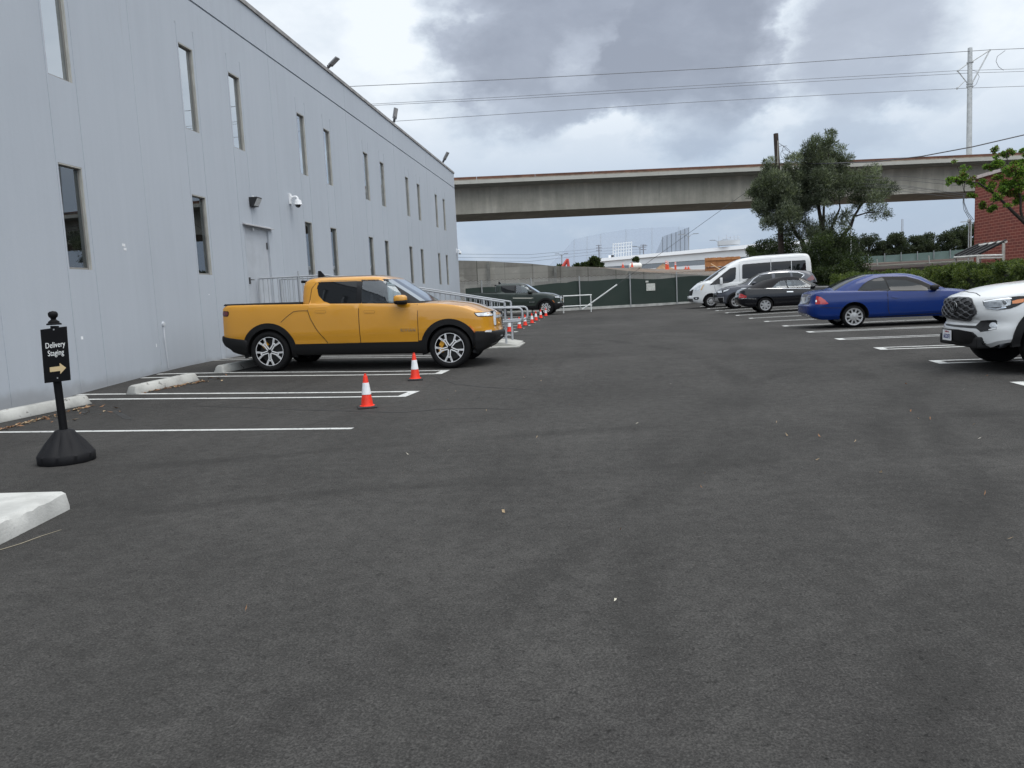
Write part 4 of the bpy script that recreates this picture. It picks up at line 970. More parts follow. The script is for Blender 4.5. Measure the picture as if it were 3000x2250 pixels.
for k in range(24):
    f = (k+.5)/24; Z = 160+(124-160)*f; u = 1757+(2420-1757)*f; a, b_ = at(u, 783.2+(735.2-783.2)*f, Z+.6), at(u, 796+(752-796)*f, Z+.6); m_.tube([a, b_], .08, 4)
loc(m_, WB).build('mullion', mt('mullion_grey', (.35, .36, .37), .5), WB)
q = at(2135, 719, 138); o = empty('rooftop_plant', q); tag(o, 'pale rooftop plant screen with thin masts on the white building', 'rooftop plant')
m_ = MB(); s = 138/F
m_.box((0, 0, .45), (60*s, 2, .8)); m_.build('housing', mt('plant_pale', (.45, .47, .49), .7), o)
m_ = MB()
for k in range(6): m_.tube([((k*11-28)*s, 0, .5), ((k*11-28)*s, 0, R.uniform(1.1, 1.9))], .04, 4)
m_.tube([(-20*s, 0, 1.3), (32*s, 0, 1.45)], .03, 4); m_.tube([(-20*s, 0, 1.0), (32*s, 0, 1.1)], .03, 4); m_.build('mast', mt('mast_grey', (.4, .42, .45), .6), o)
# driving-range nets
NETM = screenmat('range_net', (.33, .38, .47), .30); NETM2 = screenmat('range_net_dense', (.28, .32, .38), .48); NP = mt('net_pole', (.36, .39, .43), .6)
o = empty('range_net', at(1830, 780, 260)); tag(o, 'tall translucent grey driving-range net, wide far panel', 'net')
tp = [(1612, 774), (1645, 741), (1682, 701), (1720, 692), (1760, 684), (1834, 672), (1910, 667), (1989, 664), (2018, 667)]
vs = []; 
for u, v in tp: vs += [at(u, 790, 260)-V(o.location), at(u, v, 260)-V(o.location)]
mesh('netting', vs, [(2*i, 2*i+2, 2*i+3, 2*i+1) for i in range(len(tp)-1)], NETM, o)
for u, v in tp[1:-1]:
    m_ = MB(); m_.tube([at(u, 790, 259.8)-V(o.location), at(u, v, 259.8)-V(o.location)], .06, 5); m_.build('pole', NP, o)
o = empty('range_net', at(1970, 745, 235)); tag(o, 'denser grey driving-range net wing with close dark poles', 'net')
tp = [(1919, 748, 250), (1941, 694, 246), (1954, 688, 242), (1967, 684, 239), (1980, 680, 236), (1993, 675, 233), (2006, 670, 230), (2018, 666, 227)]
vs = []
for u, v, Z in tp: vs += [at(u, 770, Z)-V(o.location), at(u, v, Z)-V(o.location)]
mesh('netting', vs, [(2*i, 2*i+2, 2*i+3, 2*i+1) for i in range(len(tp)-1)], NETM2, o)
for u, v, Z in tp[1:]:
    m_ = MB(); m_.tube([at(u, 770, Z-.3)-V(o.location), at(u, v, Z-.3)-V(o.location)], .10, 5); m_.build('pole', mt('net_pole_dark', (.15, .17, .19), .6), o)
# double-arm street lamps
LMP = mt('lamp_grey', (.17, .18, .19), .5)
def lamp(u, v, vb, Z, arm, label):
    b_ = at(u, vb, Z); o = empty('street_lamp', b_); tag(o, label, 'street lamp', 'double-arm street lamps on the site'); h_ = (vb-v)*Z/F; a = arm*Z/F; rt = V((R0.x, R0.y, 0))
    m_ = MB(); m_.tube([(0, 0, -2), (0, 0, h_)], [.11, .075], 8); m_.build('pole', LMP, o)
    for s in (-1, 1):
        m_ = MB(); m_.tube([V((0, 0, h_-.5)), rt*s*a*.45 + V((0, 0, h_+.05)), rt*s*a + V((0, 0, h_+.18))], .05, 6); m_.build('arm', LMP, o)
        m_ = MB(); m_.box(rt*s*(a+.3) + V((0, 0, h_+.2)), (1.0, .35, .12), Matrix.Rotation(YAW, 3, 'Z')); m_.build('lamp_head', LMP, o)
lamp(2019, 690, 786, 150, 17, 'tallest double-arm street lamp, in front of the dense net wing'); lamp(2107, 707, 770, 150, 14, 'double-arm street lamp rising above the timber hoarding')
lamp(1876, 724, 775, 190, 12, 'double-arm street lamp behind the white tank'); lamp(1647, 746, 785, 190, 10, 'double-arm street lamp beside the red boom')
# transmission poles and lines
def tpole(u, v, vb, Z, label):
    b_ = at(u, vb, Z); o = empty('power_pole', b_); tag(o, label, 'power pole', 'distant power poles'); h_ = (vb-v)*Z/F; rt = V((R0.x, R0.y, 0))
    m_ = MB(); m_.tube([(0, 0, -3), (0, 0, h_)], .25, 6); m_.build('mast', mt('pole_brown', (.10, .085, .08), .8), o)
    for k in (.97, .85, .72):
        m_ = MB(); m_.tube([rt*-1.1+V((0, 0, h_*k)), rt*1.1+V((0, 0, h_*k))], .12, 5); m_.build('crossarm', mt('pole_brown', (.1, .1, .1)), o)
tpole(1756, 718, 775, 300, 'distant brown power pole left of the sign gantry'.replace('left of', 'before')); tpole(1886, 717, 770, 300, 'distant brown power pole behind the street lamp by the tank')
for k, (a, b_, c) in enumerate(((744, 746, 736), (754, 756, 744), (764, 766, 752))):
    tag(MB().tube([at(1300, a, 290), at(1550, b_, 295), at(1756, c-8, 300), at(1886, c-14, 300)], .05, 4).build('power_line', CABLE), ['top', 'middle', 'bottom'][k] + ' strand of the faint distant power lines under the viaduct', 'power line', 'distant power lines')
# sign gantry frame
o = empty('sign_gantry', at(1823, 752, 165)); tag(o, 'white steel lattice frame standing on the white building roof', 'lattice frame'); L = lambda u, v, Z=165: at(u, v, Z)-V(o.location); GW = mt('gantry_white', (.5, .52, .54), .6)
for k in range(8):
    u = 1796+k*7.7; m_ = MB(); m_.tube([L(u, 753-k*.6), L(u+.5, 713-k*.8)], .11, 5); m_.build('upright', GW, o)
for k in range(4):
    m_ = MB(); m_.tube([L(1795, 716+k*9), L(1851, 710+k*9)], .08, 5); m_.build('crossbar', GW, o)
m_ = MB(); m_.tube([L(1795, 716, 168), L(1851, 710, 168)], .08, 5); m_.tube([L(1795, 716), L(1795, 716, 168)], .08, 5); m_.tube([L(1851, 710), L(1851, 710, 168)], .08, 5); m_.build('brace', GW, o)
o = empty('roof_box', at(1790, 757, 163)); tag(o, 'small rooftop unit, half white half black, beside the lattice frame', 'rooftop unit')
m_ = MB(); m_.box((-.25, 0, .3), (.5, .5, .7)); m_.build('casing', mt('unit_white', (.7, .7, .7), .5), o); m_ = MB(); m_.box((.32, 0, .3), (.55, .5, .7)); m_.build('grille', BLK, o)
# water tank
o = empty('water_tank', at(1862, 789, 100)); tag(o, 'white horizontal tank on the dirt site', 'tank'); s = 100/F; rt = V((R0.x, R0.y, 0))
m_ = MB(); T = basis((0, 0, 9.5*s), V((0, 0, 1)), V((-FWH.x, -FWH.y, 0)), rt)
m_.lathe([(0, -19*s), (5*s, -18.5*s), (8.5*s, -15*s), (9*s, -12*s), (9*s, 12*s), (8.5*s, 15*s), (5*s, 18.5*s), (0, 19*s)], 24, T); m_.build('tank_shell', mt('tank_white', (.62, .62, .58), .5, var=.1), o, 40)
m_ = MB()
for k in (-10, 10): m_.box(rt*k*s + V((0, 0, .1)), (.3, .6, .5))
m_.build('cradle', mt('cradle_rust', (.2, .12, .08), .8), o)
m_ = MB(); m_.tube([rt*-14*s+V((0, 0, 0)), rt*-14*s+V((0, 0, 20*s)), rt*2*s+V((0, 0, 21*s)), rt*2*s+V((0, 0, 18*s))], .05, 6); m_.build('pipe', LMP, o)
# dirt mound
q = at(1943, 795, 97); s = 97/F; m_ = MB(); N1, N2 = 28, 10; vs = []; fs = []
for j in range(N2+1):
    r_ = j/N2
    for k in range(N1):
        a = 2*pi*k/N1; nz = 1+.16*sin(3*a+1)+.1*sin(7*a)+R.uniform(-.06, .06); hgt = (26*s)*(1-r_)**1.25*(1+R.uniform(-.08, .08)); vs.append((cos(a)*r_*48*s*nz, sin(a)*r_*38*s*nz, hgt-.15))
fs = [(j*N1+k, j*N1+(k+1) % N1, (j+1)*N1+(k+1) % N1, (j+1)*N1+k) for j in range(N2) for k in range(N1)]
o = mesh('dirt_mound', vs, fs, mt('mound_dirt', (.24, .15, .085), .95, var=.3, vs=1.5, bump=.6, bs=5), smooth=60); o.location = q; tag(o, 'heap of brown earth on the site behind the fence', 'dirt heap')
# delineator posts
ORG = mt('delineator_orange', (.62, .07, .02), .5)
for u, v0, v1, Z, lab in ((1952, 764, 791, 88, 'pair-side orange delineator post in front of the dirt heap'), (1957, 766, 790, 90, 'orange delineator post close behind another by the dirt heap'), (1979, 768, 792, 88, 'slim orange delineator post beside the dirt heap'),
                     (1825, 770, 784, 96, 'small orange delineator post beside the white tank, on its far side'), (1852, 769, 783, 95, 'small orange delineator post in front of the white tank'), (2009, 779, 789, 92, 'short red and white barricade post near the hoarding'), (2017, 779, 789, 92, 'short red and white barricade post nearest the tall street lamp')):
    o = empty('delineator_post', at(u, v1, Z)); tag(o, lab, 'delineator', 'orange site delineators'); h_ = (v1-v0)*Z/F
    m_ = MB(); m_.lathe([(.24, 0), (.24, .06), (.12, .08), (.085, h_*.95), (.05, h_), (0, h_)], 10); m_.build('post', ORG, o)
    m_ = MB()
    for k in (.66, .84): m_.lathe([(.10, h_*k), (.102, h_*k), (.098, h_*(k+.08)), (.09, h_*(k+.08))], 10)
    m_.build('reflective_band', CW, o)
tag(mesh('safety_netting', [at(u, v, 94) for u, v in ((1815, 792), (1900, 795), (1990, 797), (2066, 796), (2066, 789), (1990, 790), (1900, 788), (1815, 785))], [(0, 1, 6, 7), (1, 2, 5, 6), (2, 3, 4, 5)], screenmat('safety_net', (.45, .15, .06), .45)), 'low faded orange safety netting strung across the site', 'safety netting')
# timber hoarding
o = empty('timber_hoarding', at(2118, 800, 84)); tag(o, 'orange-brown timber formwork hoarding with a diagonal brace', 'hoarding'); s = 84/F
TM = [mt('timber_a', (.34, .15, .055), .8, var=.2, vs=2), mt('timber_b', (.26, .11, .04), .8, var=.2, vs=2)]
for kk, (z0, z1) in enumerate(((20*s, 46*s), (1*s, 19.5*s))):
    m_ = MB()
    for k in range(26): m_.box(rt*((k-12.5)*4*s) + FWH*R.uniform(0, .05) + V((0, 0, (z0+z1)/2 + R.uniform(-.02, .02))), (3.7*s, .06, z1-z0), Matrix.Rotation(YAW, 3, 'Z'))
    m_.build('board_panel', TM[kk], o)
m_ = MB()
for z_ in (10*s, 22*s, 40*s): m_.box(FWH*-.08 + V((0, 0, z_)), (100*s, .08, .14), Matrix.Rotation(YAW, 3, 'Z'))
m_.build('waler', TM[0], o)
m_ = MB(); m_.tube([rt*-38*s - FWH*.5 + V((0, 0, 28*s)), rt*-10*s - FWH*1.5 + V((0, 0, 4*s))], .06, 4); m_.build('brace', mt('timber_pale', (.45, .30, .17), .8), o)
# red boom
o = empty('crane_boom', at(1657, 783, 100)); tag(o, 'folded red machine boom showing above the retaining wall', 'boom'); s = 100/F; RED = mt('boom_red', (.42, .045, .035), .5)
m_ = MB(); m_.tube([rt*-9*s, rt*-2*s+V((0, 0, 12*s)), rt*7*s+V((0, 0, 24*s))], [.25, .2, .16], 6); m_.build('arm', RED, o)
m_ = MB(); m_.tube([rt*7*s+V((0, 0, 24*s)), rt*9*s+V((0, 0, -2*s))], [.16, .22], 6); m_.build('stick', RED, o)
m_ = MB(); m_.tube([rt*-4*s+V((0, 0, 2*s)), rt*5*s+V((0, 0, 14*s))], .1, 6); m_.build('hydraulic_ram', mt('ram_dark', (.08, .03, .03), .5), o)
# shrubs on the site edge
for u, v, ru, rv, Z, lab, n_ in ((1741, 770, 17, 17, 110, 'dark round shrub at the end of the long white building', 1500), (1714, 779, 18, 8, 110, 'low dark shrub before the round one by the white building', 800), (1688, 780, 14, 7, 110, 'thin grey-green shrub near the red boom', 300), (1640, 781, 12, 5, 112, 'tiny scrubby shrub behind the red boom', 250), (1863, 760, 12, 6, 125, 'small dark tree top behind the white tank', 400), (1764, 780, 7, 8, 108, 'wispy grey bush against the white building wall', 160)):
    shrub('shrub', u, v, Z, ru, rv, lab, n_, GRN, .3, .2, 'shrubs along the raised site')
# green screened fence on the embankment, low rail
o = empty('screen_fence', at(2480, 776, 92)); tag(o, 'long grey-green screened fence along the top of the earth bank', 'fence'); O = V(o.location)
sc = [(2390, 756, 779), (2500, 753, 775), (2600, 748, 769), (2700, 741, 763), (2800, 733, 757), (2870, 727, 753), (3100, 706, 735)]
vs = []
for u, a, b_ in sc: vs += [at(u, b_, 88)-O, at(u, a, 88)-O]
mesh('screen', vs, [(2*i, 2*i+2, 2*i+3, 2*i+1) for i in range(len(sc)-1)], screenmat('screen_greygreen', (.075, .115, .105), .93), o)
for k in range(10):
    u = 2400+k*48; a = 756-(u-2390)*.062; m_ = MB(); m_.tube([at(u, a+24, 87.9)-O, at(u, a-1, 87.9)-O], .05, 5); m_.build('post', LMP, o)
o = empty('bank_rail', at(2560, 786, 72)); tag(o, 'thin pale kerb with short stakes along the foot of the earth bank', 'kerb rail'); O = V(o.location)
m_ = MB(); m_.tube([at(2440, 788, 59.5)-O, at(2570, 779, 59.5)-O, at(2720, 771, 59.5)-O, at(2900, 760, 59.5)-O], .07, 5); m_.build('kerb', mt('kerb_pale', (.40, .38, .32), .9), o)
for u, v0, v1 in ((2571, 759, 777), (2723, 749, 769)):
    m_ = MB(); m_.tube([at(u, v1+3, 59.3)-O, at(u-2, v0, 59.3)-O], .05, 5); m_.build('stake', mt('stake_pale', (.45, .44, .40), .8), o)
bm_ = [at(u, v, Z) for u, v, Z in ((2430, 800, 60), (2570, 790, 60), (2720, 780, 60), (2900, 768, 60), (3100, 754, 60), (3100, 734, 66), (2900, 750, 66), (2720, 762, 66), (2570, 771, 66), (2430, 777, 66))]
tag(mesh('earth_bank', bm_, [(0, 1, 8, 9), (1, 2, 7, 8), (2, 3, 6, 7), (3, 4, 5, 6)], mt('bank_earth', (.075, .045, .032), .95, var=.3, vs=.5, bump=.5, bs=3)), 'dark brown planted earth bank below the screened fence', kind='structure')
# row of dark trees
TRN = [leafmat('far_leaf_deep', (.016, .024, .014)), leafmat('far_leaf', (.030, .042, .022)), leafmat('far_leaf_light', (.050, .062, .034))]
def tree(u, vt, vb, ru, Z, label, n_=7000):
    s = Z/F; b_ = at(u, vb, Z); o = empty('broadleaf_tree', b_); tag(o, label, 'tree', 'dark trees behind the screened fence'); hh = (vb-vt)*s; rx = ru*1.3*s; cl = []
    for _ in range(24):
        a = R.uniform(0, 2*pi); e = R.uniform(.04, .93); w_ = math.sqrt(max(.05, 1-(2*e-.95)**2)); k = R.random()**.5
        rr = rx*R.uniform(.22, .40); cl.append((V((cos(a)*rx*.75*w_*k, sin(a)*rx*.75*w_*k, hh*e-rr*.3)), (rr, rr, rr*.8)))
    leaf_mesh('crown', cl, n_, .22, .15, TRN, o, up=.1, out=.7, jit=1., shell=.4)
    m_ = MB(); m_.tube([(0, 0, -1.5), (0, 0, hh*.4), (rx*.2, 0, hh*.7)], [.2, .16, .06], 6); m_.build('trunk', BARK, o)
for u, vt, vb, ru, lab in [(2440, 700, 760, 34, 'dark tree just behind the olive tree branches'), (2495, 692, 758, 34, 'dark tree behind the thin lamp post'), (2545, 686, 756, 36, 'rounded dark tree with a flat top before the gap of sky'), (2590, 704, 754, 28, 'low dark tree at the gap of sky'), (2630, 681, 752, 34, 'dark tree under the distant mast'),
                           (2682, 691, 748, 32, 'browner dark tree just past the distant mast'), (2728, 682, 745, 34, 'broad dark tree in the middle of the row'), (2772, 680, 742, 34, 'dark tree just short of the tall one by the brick building'), (2815, 663, 738, 34, 'tall dark tree rising towards the brick building'), (2852, 645, 735, 34, 'tallest dark tree, cut off by the brick wall corner'), (2915, 640, 730, 50, 'dark tree mostly hidden by the brick building')]:
    tree(u, vt, vb, ru, 125, lab)
for u, v0, v1, Z, lab in ((2493, 668, 756, 84, 'thin grey lamp post in front of the dark trees, near the olive tree'), (2844, 650, 732, 84, 'thin grey lamp post in front of the dark trees, next to the brick wall')):
    o = empty('lamp_post', at(u, v1, Z)); tag(o, lab, 'lamp post', 'thin lamp posts on the bank'); h_ = (v1-v0)*Z/F
    m_ = MB(); m_.tube([(0, 0, -.3), (0, 0, h_)], [.07, .05], 6); m_.build('pole', GALV, o)
    m_ = MB(); m_.tube([(0, 0, h_-.05), (-.6, 0, h_)], .04, 5); m_.box((-.8, 0, h_), (.5, .2, .08)); m_.build('lamp_head', GALV, o)
o = empty('radio_mast', at(2643, 700, 400)); tag(o, 'slim distant lattice mast above the dark trees', 'mast'); m_ = MB()
for a in range(3): m_.tube([(.5*cos(a*2.1), .5*sin(a*2.1), -3), (.4*cos(a*2.1), .4*sin(a*2.1), 10)], .14, 4)
m_.build('lattice', mt('mast_pale', (.35, .38, .42), .6), o)
# ================================================================ VEHICLE TOOLKIT
class Car:
    """local frame: x forward, y left, z up, origin on the ground mid wheelbase; s = -1/+1 is the side that faces the camera"""
    def __init__(c, name, label, pr, pf, wb, W, s, cat, group='parked vehicles', scale=None, heading=None, wheel='rear', ins=.03):
        a = gp(*pr) if pr else None; b = gp(*pf) if pf else None
        if a and b:
            d = b-a; d.z = 0; hd = math.atan2(d.y, d.x); sc = d.length/wb
        else: hd = heading; sc = scale
        f = V((cos(hd), sin(hd), 0)); l = V((-f.y, f.x, 0))
        if a and b: mid = (a+b)/2
        else: mid = (a + f*wb/2*sc) if a else (b - f*wb/2*sc)
        mid = mid - l*s*(W/2-ins)*sc
        nq = mid + l*s*(W/2-.1)*sc; qa = nq - f*wb/2*sc; qb = nq + f*wb/2*sc
        za, zb = g(qa.x, qa.y), g(qb.x, qb.y); mid.z = (za+zb)/2; pit = math.atan2(za-zb, wb*sc)
        c.root = empty(name, mid, hd, sc); c.root.rotation_euler = (0, pit, hd); tag(c.root, label, cat, group)
        c.M = Matrix.Translation(mid) @ Matrix.Rotation(hd, 4, 'Z') @ Matrix.Rotation(pit, 4, 'Y') @ Matrix.Scale(sc, 4); c.Mi = c.M.inverted()
        c.s = s; c.W = W; c.wb = wb; c.sc = sc; c.f = f; c.vs = []; c.fs = []
    def tr(c, u, v, d=0.):   # pixel -> (x,z) on the vertical plane d metres inside the near flank
        o = c.Mi @ CAM; r_ = c.Mi.to_3x3() @ ray(u, v); y = c.s*(c.W/2-d); k = (y-o.y)/r_.y; p = o + r_*k
        return (p.x, p.z)
def il(L, x):
    if x <= L[0][0]: return L[0][1]
    for (a, p), (b, q) in zip(L, L[1:]):
        if x <= b: return p + (q-p)*(x-a)/(b-a) if b > a else q
    return L[-1][1]
def chaikin(P, n=2, closed=False):
    for _ in range(n):
        Q = [] if closed else [P[0]]
        rng = range(len(P)) if closed else range(len(P)-1)
        for i in rng:
            a, b = P[i], P[(i+1) % len(P)]
            Q += [tuple(x*.75+y*.25 for x, y in zip(a, b)), tuple(x*.25+y*.75 for x, y in zip(a, b))]
        if not closed: Q.append(P[-1])
        P = Q
    return P
def resample(P, n):
    L = [0]
    for a, b in zip(P, P[1:]): L.append(L[-1]+math.dist(a, b))
    out = []; j = 0
    for i in range(n):
        t = L[-1]*i/(n-1)
        while j < len(L)-2 and L[j+1] < t: j += 1
        k = (t-L[j])/max(1e-9, L[j+1]-L[j]); out.append(tuple(x+(y-x)*k for x, y in zip(P[j], P[j+1])))
    return out
def shell(plan, zb, zt, side, fx=[(0, 0)], rx=[(0, 0)], crown=[(0, .02)], edge=.03, n=90, lev=18, rf=.7, rr=.6):
    """closed lower body: plan half-contour swept from zb(x) to zt(x); side(z) scales the width, fx/rx(z) lean the nose and tail, crown(x) arches the top"""
    P = resample(chaikin(plan, 3), n); x0 = min(p[0] for p in P); x1 = max(p[0] for p in P)
    zt = chaikin(zt, 2); zb = chaikin(zb, 2)
    ts = [i/(lev-3) for i in range(lev-2)]; ts = ts[:-1] + [.965, .99, 1.0]
    vs = []; fs = []
    def pt(p, t, sg, k=1.):
        x, y = p; a = il(zb, x); b = il(zt, x); z = a+(b-a)*t
        wf = ss(x1-rf, x1, x); wr = ss(x0+rr, x0, x)
        e = 1 - edge*(0 if t < .96 else (.25 if t < .98 else (.6 if t < 1 else 1)))
        if t < .02: e = .97
        return V((x + wf*il(fx, z) + wr*il(rx, z) - (wf-wr)*(1-e)*1.2, y*sg*il(side, z)*e, z))
    m = len(P); cols = []
    for sg in (-1, 1):
        for p in P:
            for t in ts: vs.append(pt(p, t, sg))
    k = len(ts); ix = lambda si, i, j: (si*m+i)*k+j
    for i in range(m-1):
        for j in range(k-1):
            fs.append((ix(0, i, j), ix(0, i+1, j), ix(0, i+1, j+1), ix(0, i, j+1))); fs.append((ix(1, i, j), ix(1, i, j+1), ix(1, i+1, j+1), ix(1, i+1, j)))
    C = 10; base = len(vs)
    for i, p in enumerate(P):
        a = vs[ix(0, i, k-1)]; b = vs[ix(1, i, k-1)]; c0 = vs[ix(0, i, 0)]; c1 = vs[ix(1, i, 0)]
        for q in range(C+1):
            f = q/C; s2 = 2*f-1; v_ = a.lerp(b, f); wd = min(1, p[1]/(max(pp[1] for pp in P)*.8))
            v_.z += il(crown, p[0])*(1-abs(s2)**2.4)*wd; vs.append(v_)
    tb = lambda i, q: base + i*(C+1)+q
    for i in range(m-1):
        for q in range(C): fs.append((tb(i, q), tb(i+1, q), tb(i+1, q+1), tb(i, q+1)))
        fs.append((ix(0, i, 0), ix(1, i, 0), ix(1, i+1, 0), ix(0, i+1, 0)))
    return vs, fs
def cabin(levels, bf=.08, br=.04, p=7, n=56, crown=.02):
    """stack of rounded-rectangle rings: (z, x_rear, x_front, half width)"""
    vs = []; fs = []
    for z, xr, xf, w in levels:
        xm = (xr+xf)/2; a = (xf-xr)/2
        for k in range(n):
            th = 2*pi*(k+.5)/n; c_, s_ = cos(th), sin(th)
            x = a*math.copysign(abs(c_)**(2/p), c_); y = w*math.copysign(abs(s_)**(2/p), s_)
            q = 1-(y/w)**2
            vs.append(V((xm + x + (bf*q if x > 0 else -br*q)*min(1, abs(x)/a)**2, y, z)))
    m = len(levels)
    for j in range(m-1):
        for k in range(n): fs.append((j*n+k, j*n+(k+1) % n, (j+1)*n+(k+1) % n, (j+1)*n+k))
    fs.append(tuple(range(n))[::-1])
    prev = (m-1)*n; z, xr, xf, w = levels[-1]; xm = (xr+xf)/2
    for sc_, dz in ((.8, .55), (.5, .85), (.2, 1.0)):
        b = len(vs)
        for k in range(n):
            q = vs[(m-1)*n+k]; vs.append(V((xm+(q.x-xm)*(.35+.65*sc_), q.y*sc_, z+crown*dz)))
        for k in range(n): fs.append((prev+k, prev+(k+1) % n, b+(k+1) % n, b+k))
        prev = b
    fs.append(tuple(prev+k for k in range(n)))
    return vs, fs
def clean(vs, fs):
    bm = bmesh.new(); bv = [bm.verts.new(v) for v in vs]; bm.verts.ensure_lookup_table()
    for f in fs:
        try: bm.faces.new([bv[i] for i in f])
        except ValueError: pass
    bmesh.ops.remove_doubles(bm, verts=bm.verts, dist=2e-4)
    bmesh.ops.dissolve_degenerate(bm, dist=1e-5, edges=bm.edges); bmesh.ops.recalc_face_normals(bm, faces=bm.faces)
    me = bpy.data.meshes.new('tmp'); bm.to_mesh(me); bm.free(); return me
def boolcut(me, cutters, mats):
    """me minus closed cutter solids; faces made by the cut take mats[1]"""
    me.materials.clear()
    for m in mats: me.materials.append(m)
    o = bpy.data.objects.new('tmp', me); COL.objects.link(o); cs = []
    for cv, cf in cutters:
        cm = clean(cv, cf); cm.materials.append(mats[0]); cm.materials.append(mats[1])
        cm.polygons.foreach_set('material_index', [1]*len(cm.polygons))
        co = bpy.data.objects.new('cut', cm); COL.objects.link(co); cs.append(co)
        md = o.modifiers.new('b', 'BOOLEAN'); md.operation = 'DIFFERENCE'; md.object = co; md.solver = 'EXACT'
    dg = bpy.context.evaluated_depsgraph_get(); r_ = bpy.data.meshes.new_from_object(o.evaluated_get(dg))
    for q in cs: bpy.data.objects.remove(q)
    bpy.data.objects.remove(o); return r_
def cyl_y(x, z, r, y0, y1, n=40):
    m_ = MB(); M_ = Matrix.Rotation(pi/2, 4, 'X')
    vs = [V((x+r*cos(2*pi*k/n), y, z+r*sin(2*pi*k/n))) for y in (y0, y1) for k in range(n)]
    return vs, [tuple(range(n)), tuple(range(n, 2*n))[::-1]] + [(k, n+k, n+(k+1) % n, (k+1) % n) for k in range(n)]
def prism_y(poly, y0, y1):
    n = len(poly); vs = [V((p[0], y, p[1])) for y in (y0, y1) for p in poly]
    return vs, [tuple(range(n)), tuple(range(n, 2*n))[::-1]] + [(k, n+k, n+(k+1) % n, (k+1) % n) for k in range(n)]
def inpoly(P, x, y):
    r_ = False; j = len(P)-1
    for i in range(len(P)):
        if (P[i][1] > y) != (P[j][1] > y) and x < (P[j][0]-P[i][0])*(y-P[i][1])/(P[j][1]-P[i][1])+P[i][0]: r_ = not r_
        j = i
    return r_
def body(c, parts, paint, arches=(), r_arch=.4, dark=None, tunnels=(), name='body', cutdepth=.36, ang=28):
    """joins shells into the body mesh, cuts wheel arches and see-through window tunnels, keeps an uncut BVH for trim panels"""
    dark = dark or mt('underbody_dark', (.008, .008, .009), .8)
    allv = []; allf = []
    for vs, fs in parts: n = len(allv); allv += vs; allf += [tuple(i+n for i in f) for f in fs]
    c.bvh = BVHTree.FromPolygons(allv, allf)
    for i, (vs, fs) in enumerate(parts):
        me = clean(vs, fs); cut = []
        if i == 0:
            for x in arches:
                for sg in (-1, 1): cut.append(cyl_y(x, r_arch*.86, r_arch, sg*(c.W/2-cutdepth), sg*(c.W/2+.2)))
        else:
            for poly in tunnels: cut.append(prism_y(poly, -c.W, c.W))
        if cut: me = boolcut(me, cut, [paint, dark])
        else: me.materials.append(paint)
        shade(me, ang); me.name = name if i == 0 else 'cab'
        o = bpy.data.objects.new(name if i == 0 else 'cab', me); COL.objects.link(o); o.parent = c.root
    m_ = MB()   # dark floor pan so no daylight shows through
    xs_ = [v.x for v in parts[0][0]]; zb_ = min(v.z for v in parts[0][0])
    return c
def dirs(a):  # horizontal look direction (outward), and 2-D axis h
    d = V((cos(a), sin(a), 0)); return d
def patch(c, name, poly, mat, parent=None, off=.004, th=.015, a=None, side=None, res=.07, top=False, sm=30, back=True):
    """panel laid on the body: poly in (x,z) for a flank, (y,z) for nose/tail (a = 0 / pi), (x,y) from above"""
    sd_ = c.s if side is None else side
    if a is None and not top: d = V((0, sd_, 0)); to3 = lambda h, z: V((h, sd_*3., z))
    elif top: d = V((0, 0, 1)); to3 = lambda h, z: V((h, z, 4.))
    else:
        d = V((cos(a), sin(a), 0)); pr = V((-sin(a), cos(a), 0))
        to3 = lambda h, z: pr*h + d*4.5 + V((0, 0, z))
    P = []
    n0 = len(poly)
    for i in range(n0):
        p, q = poly[i], poly[(i+1) % n0]; L = math.dist(p, q); k = max(1, int(L/res))
        for j in range(k): P.append((p[0]+(q[0]-p[0])*j/k, p[1]+(q[1]-p[1])*j/k))
    nb = len(P); xs = [p[0] for p in P]; zs = [p[1] for p in P]; pts = list(P)
    x = min(xs)+res/2
    while x < max(xs):
        z = min(zs)+res/2
        while z < max(zs):
            if inpoly(P, x, z) and min((x-p[0])**2+(z-p[1])**2 for p in P) > (res*.45)**2: pts.append((x, z))
            z += res
        x += res
    r_ = delaunay_2d_cdt([V(p) for p in pts], [(i, (i+1) % nb) for i in range(nb)], [list(range(nb))], 1, 1e-6)
    ov, oe, of, orig = r_[0], r_[1], r_[2], r_[3]
    F_ = []
    last = None
    for v in ov:
        o3 = to3(v[0], v[1]); hit = c.bvh.ray_cast(o3, -d, 12)[0]
        if hit is None:
            hit = c.bvh.find_nearest(o3 - d*(3. if a is None and not top else 4.) + d*c.W/2*.9)[0]
            hit = o3 + d*((hit-o3).dot(d))
        F_.append(hit)
    # keep stray hits in line with neighbours
    ds = sorted(h.dot(d) for h in F_); med = ds[len(ds)//2]
    vs = [h + d*off for h in F_]; n = len(vs)
    fs = [tuple(f) for f in of]
    if back:
        vs += [h + d*(off-th) for h in F_]
        edge = {}
        for f in of:
            for i in range(len(f)):
                e = (f[i], f[(i+1) % len(f)]); edge[e] = 1
        for (i, j) in edge:
            if (j, i) not in edge: fs.append((i, n+i, n+j, j))
    me = mesh(name, vs, fs, mat, parent or c.root)
    bm = bmesh.new(); bm.from_mesh(me.data); bmesh.ops.recalc_face_normals(bm, faces=bm.faces); bm.to_mesh(me.data); bm.free(); shade(me.data, sm)
    return me
def strip(path, w):
    """open polyline -> thin polygon outline"""
    L = []; Rr = []
    for i, p in enumerate(path):
        a = path[max(0, i-1)]; b = path[min(len(path)-1, i+1)]; t = V((b[0]-a[0], b[1]-a[1])); t.normalize(); L.append((p[0]-t.y*w/2, p[1]+t.x*w/2)); Rr.append((p[0]+t.y*w/2, p[1]-t.x*w/2))
    return L + Rr[::-1]
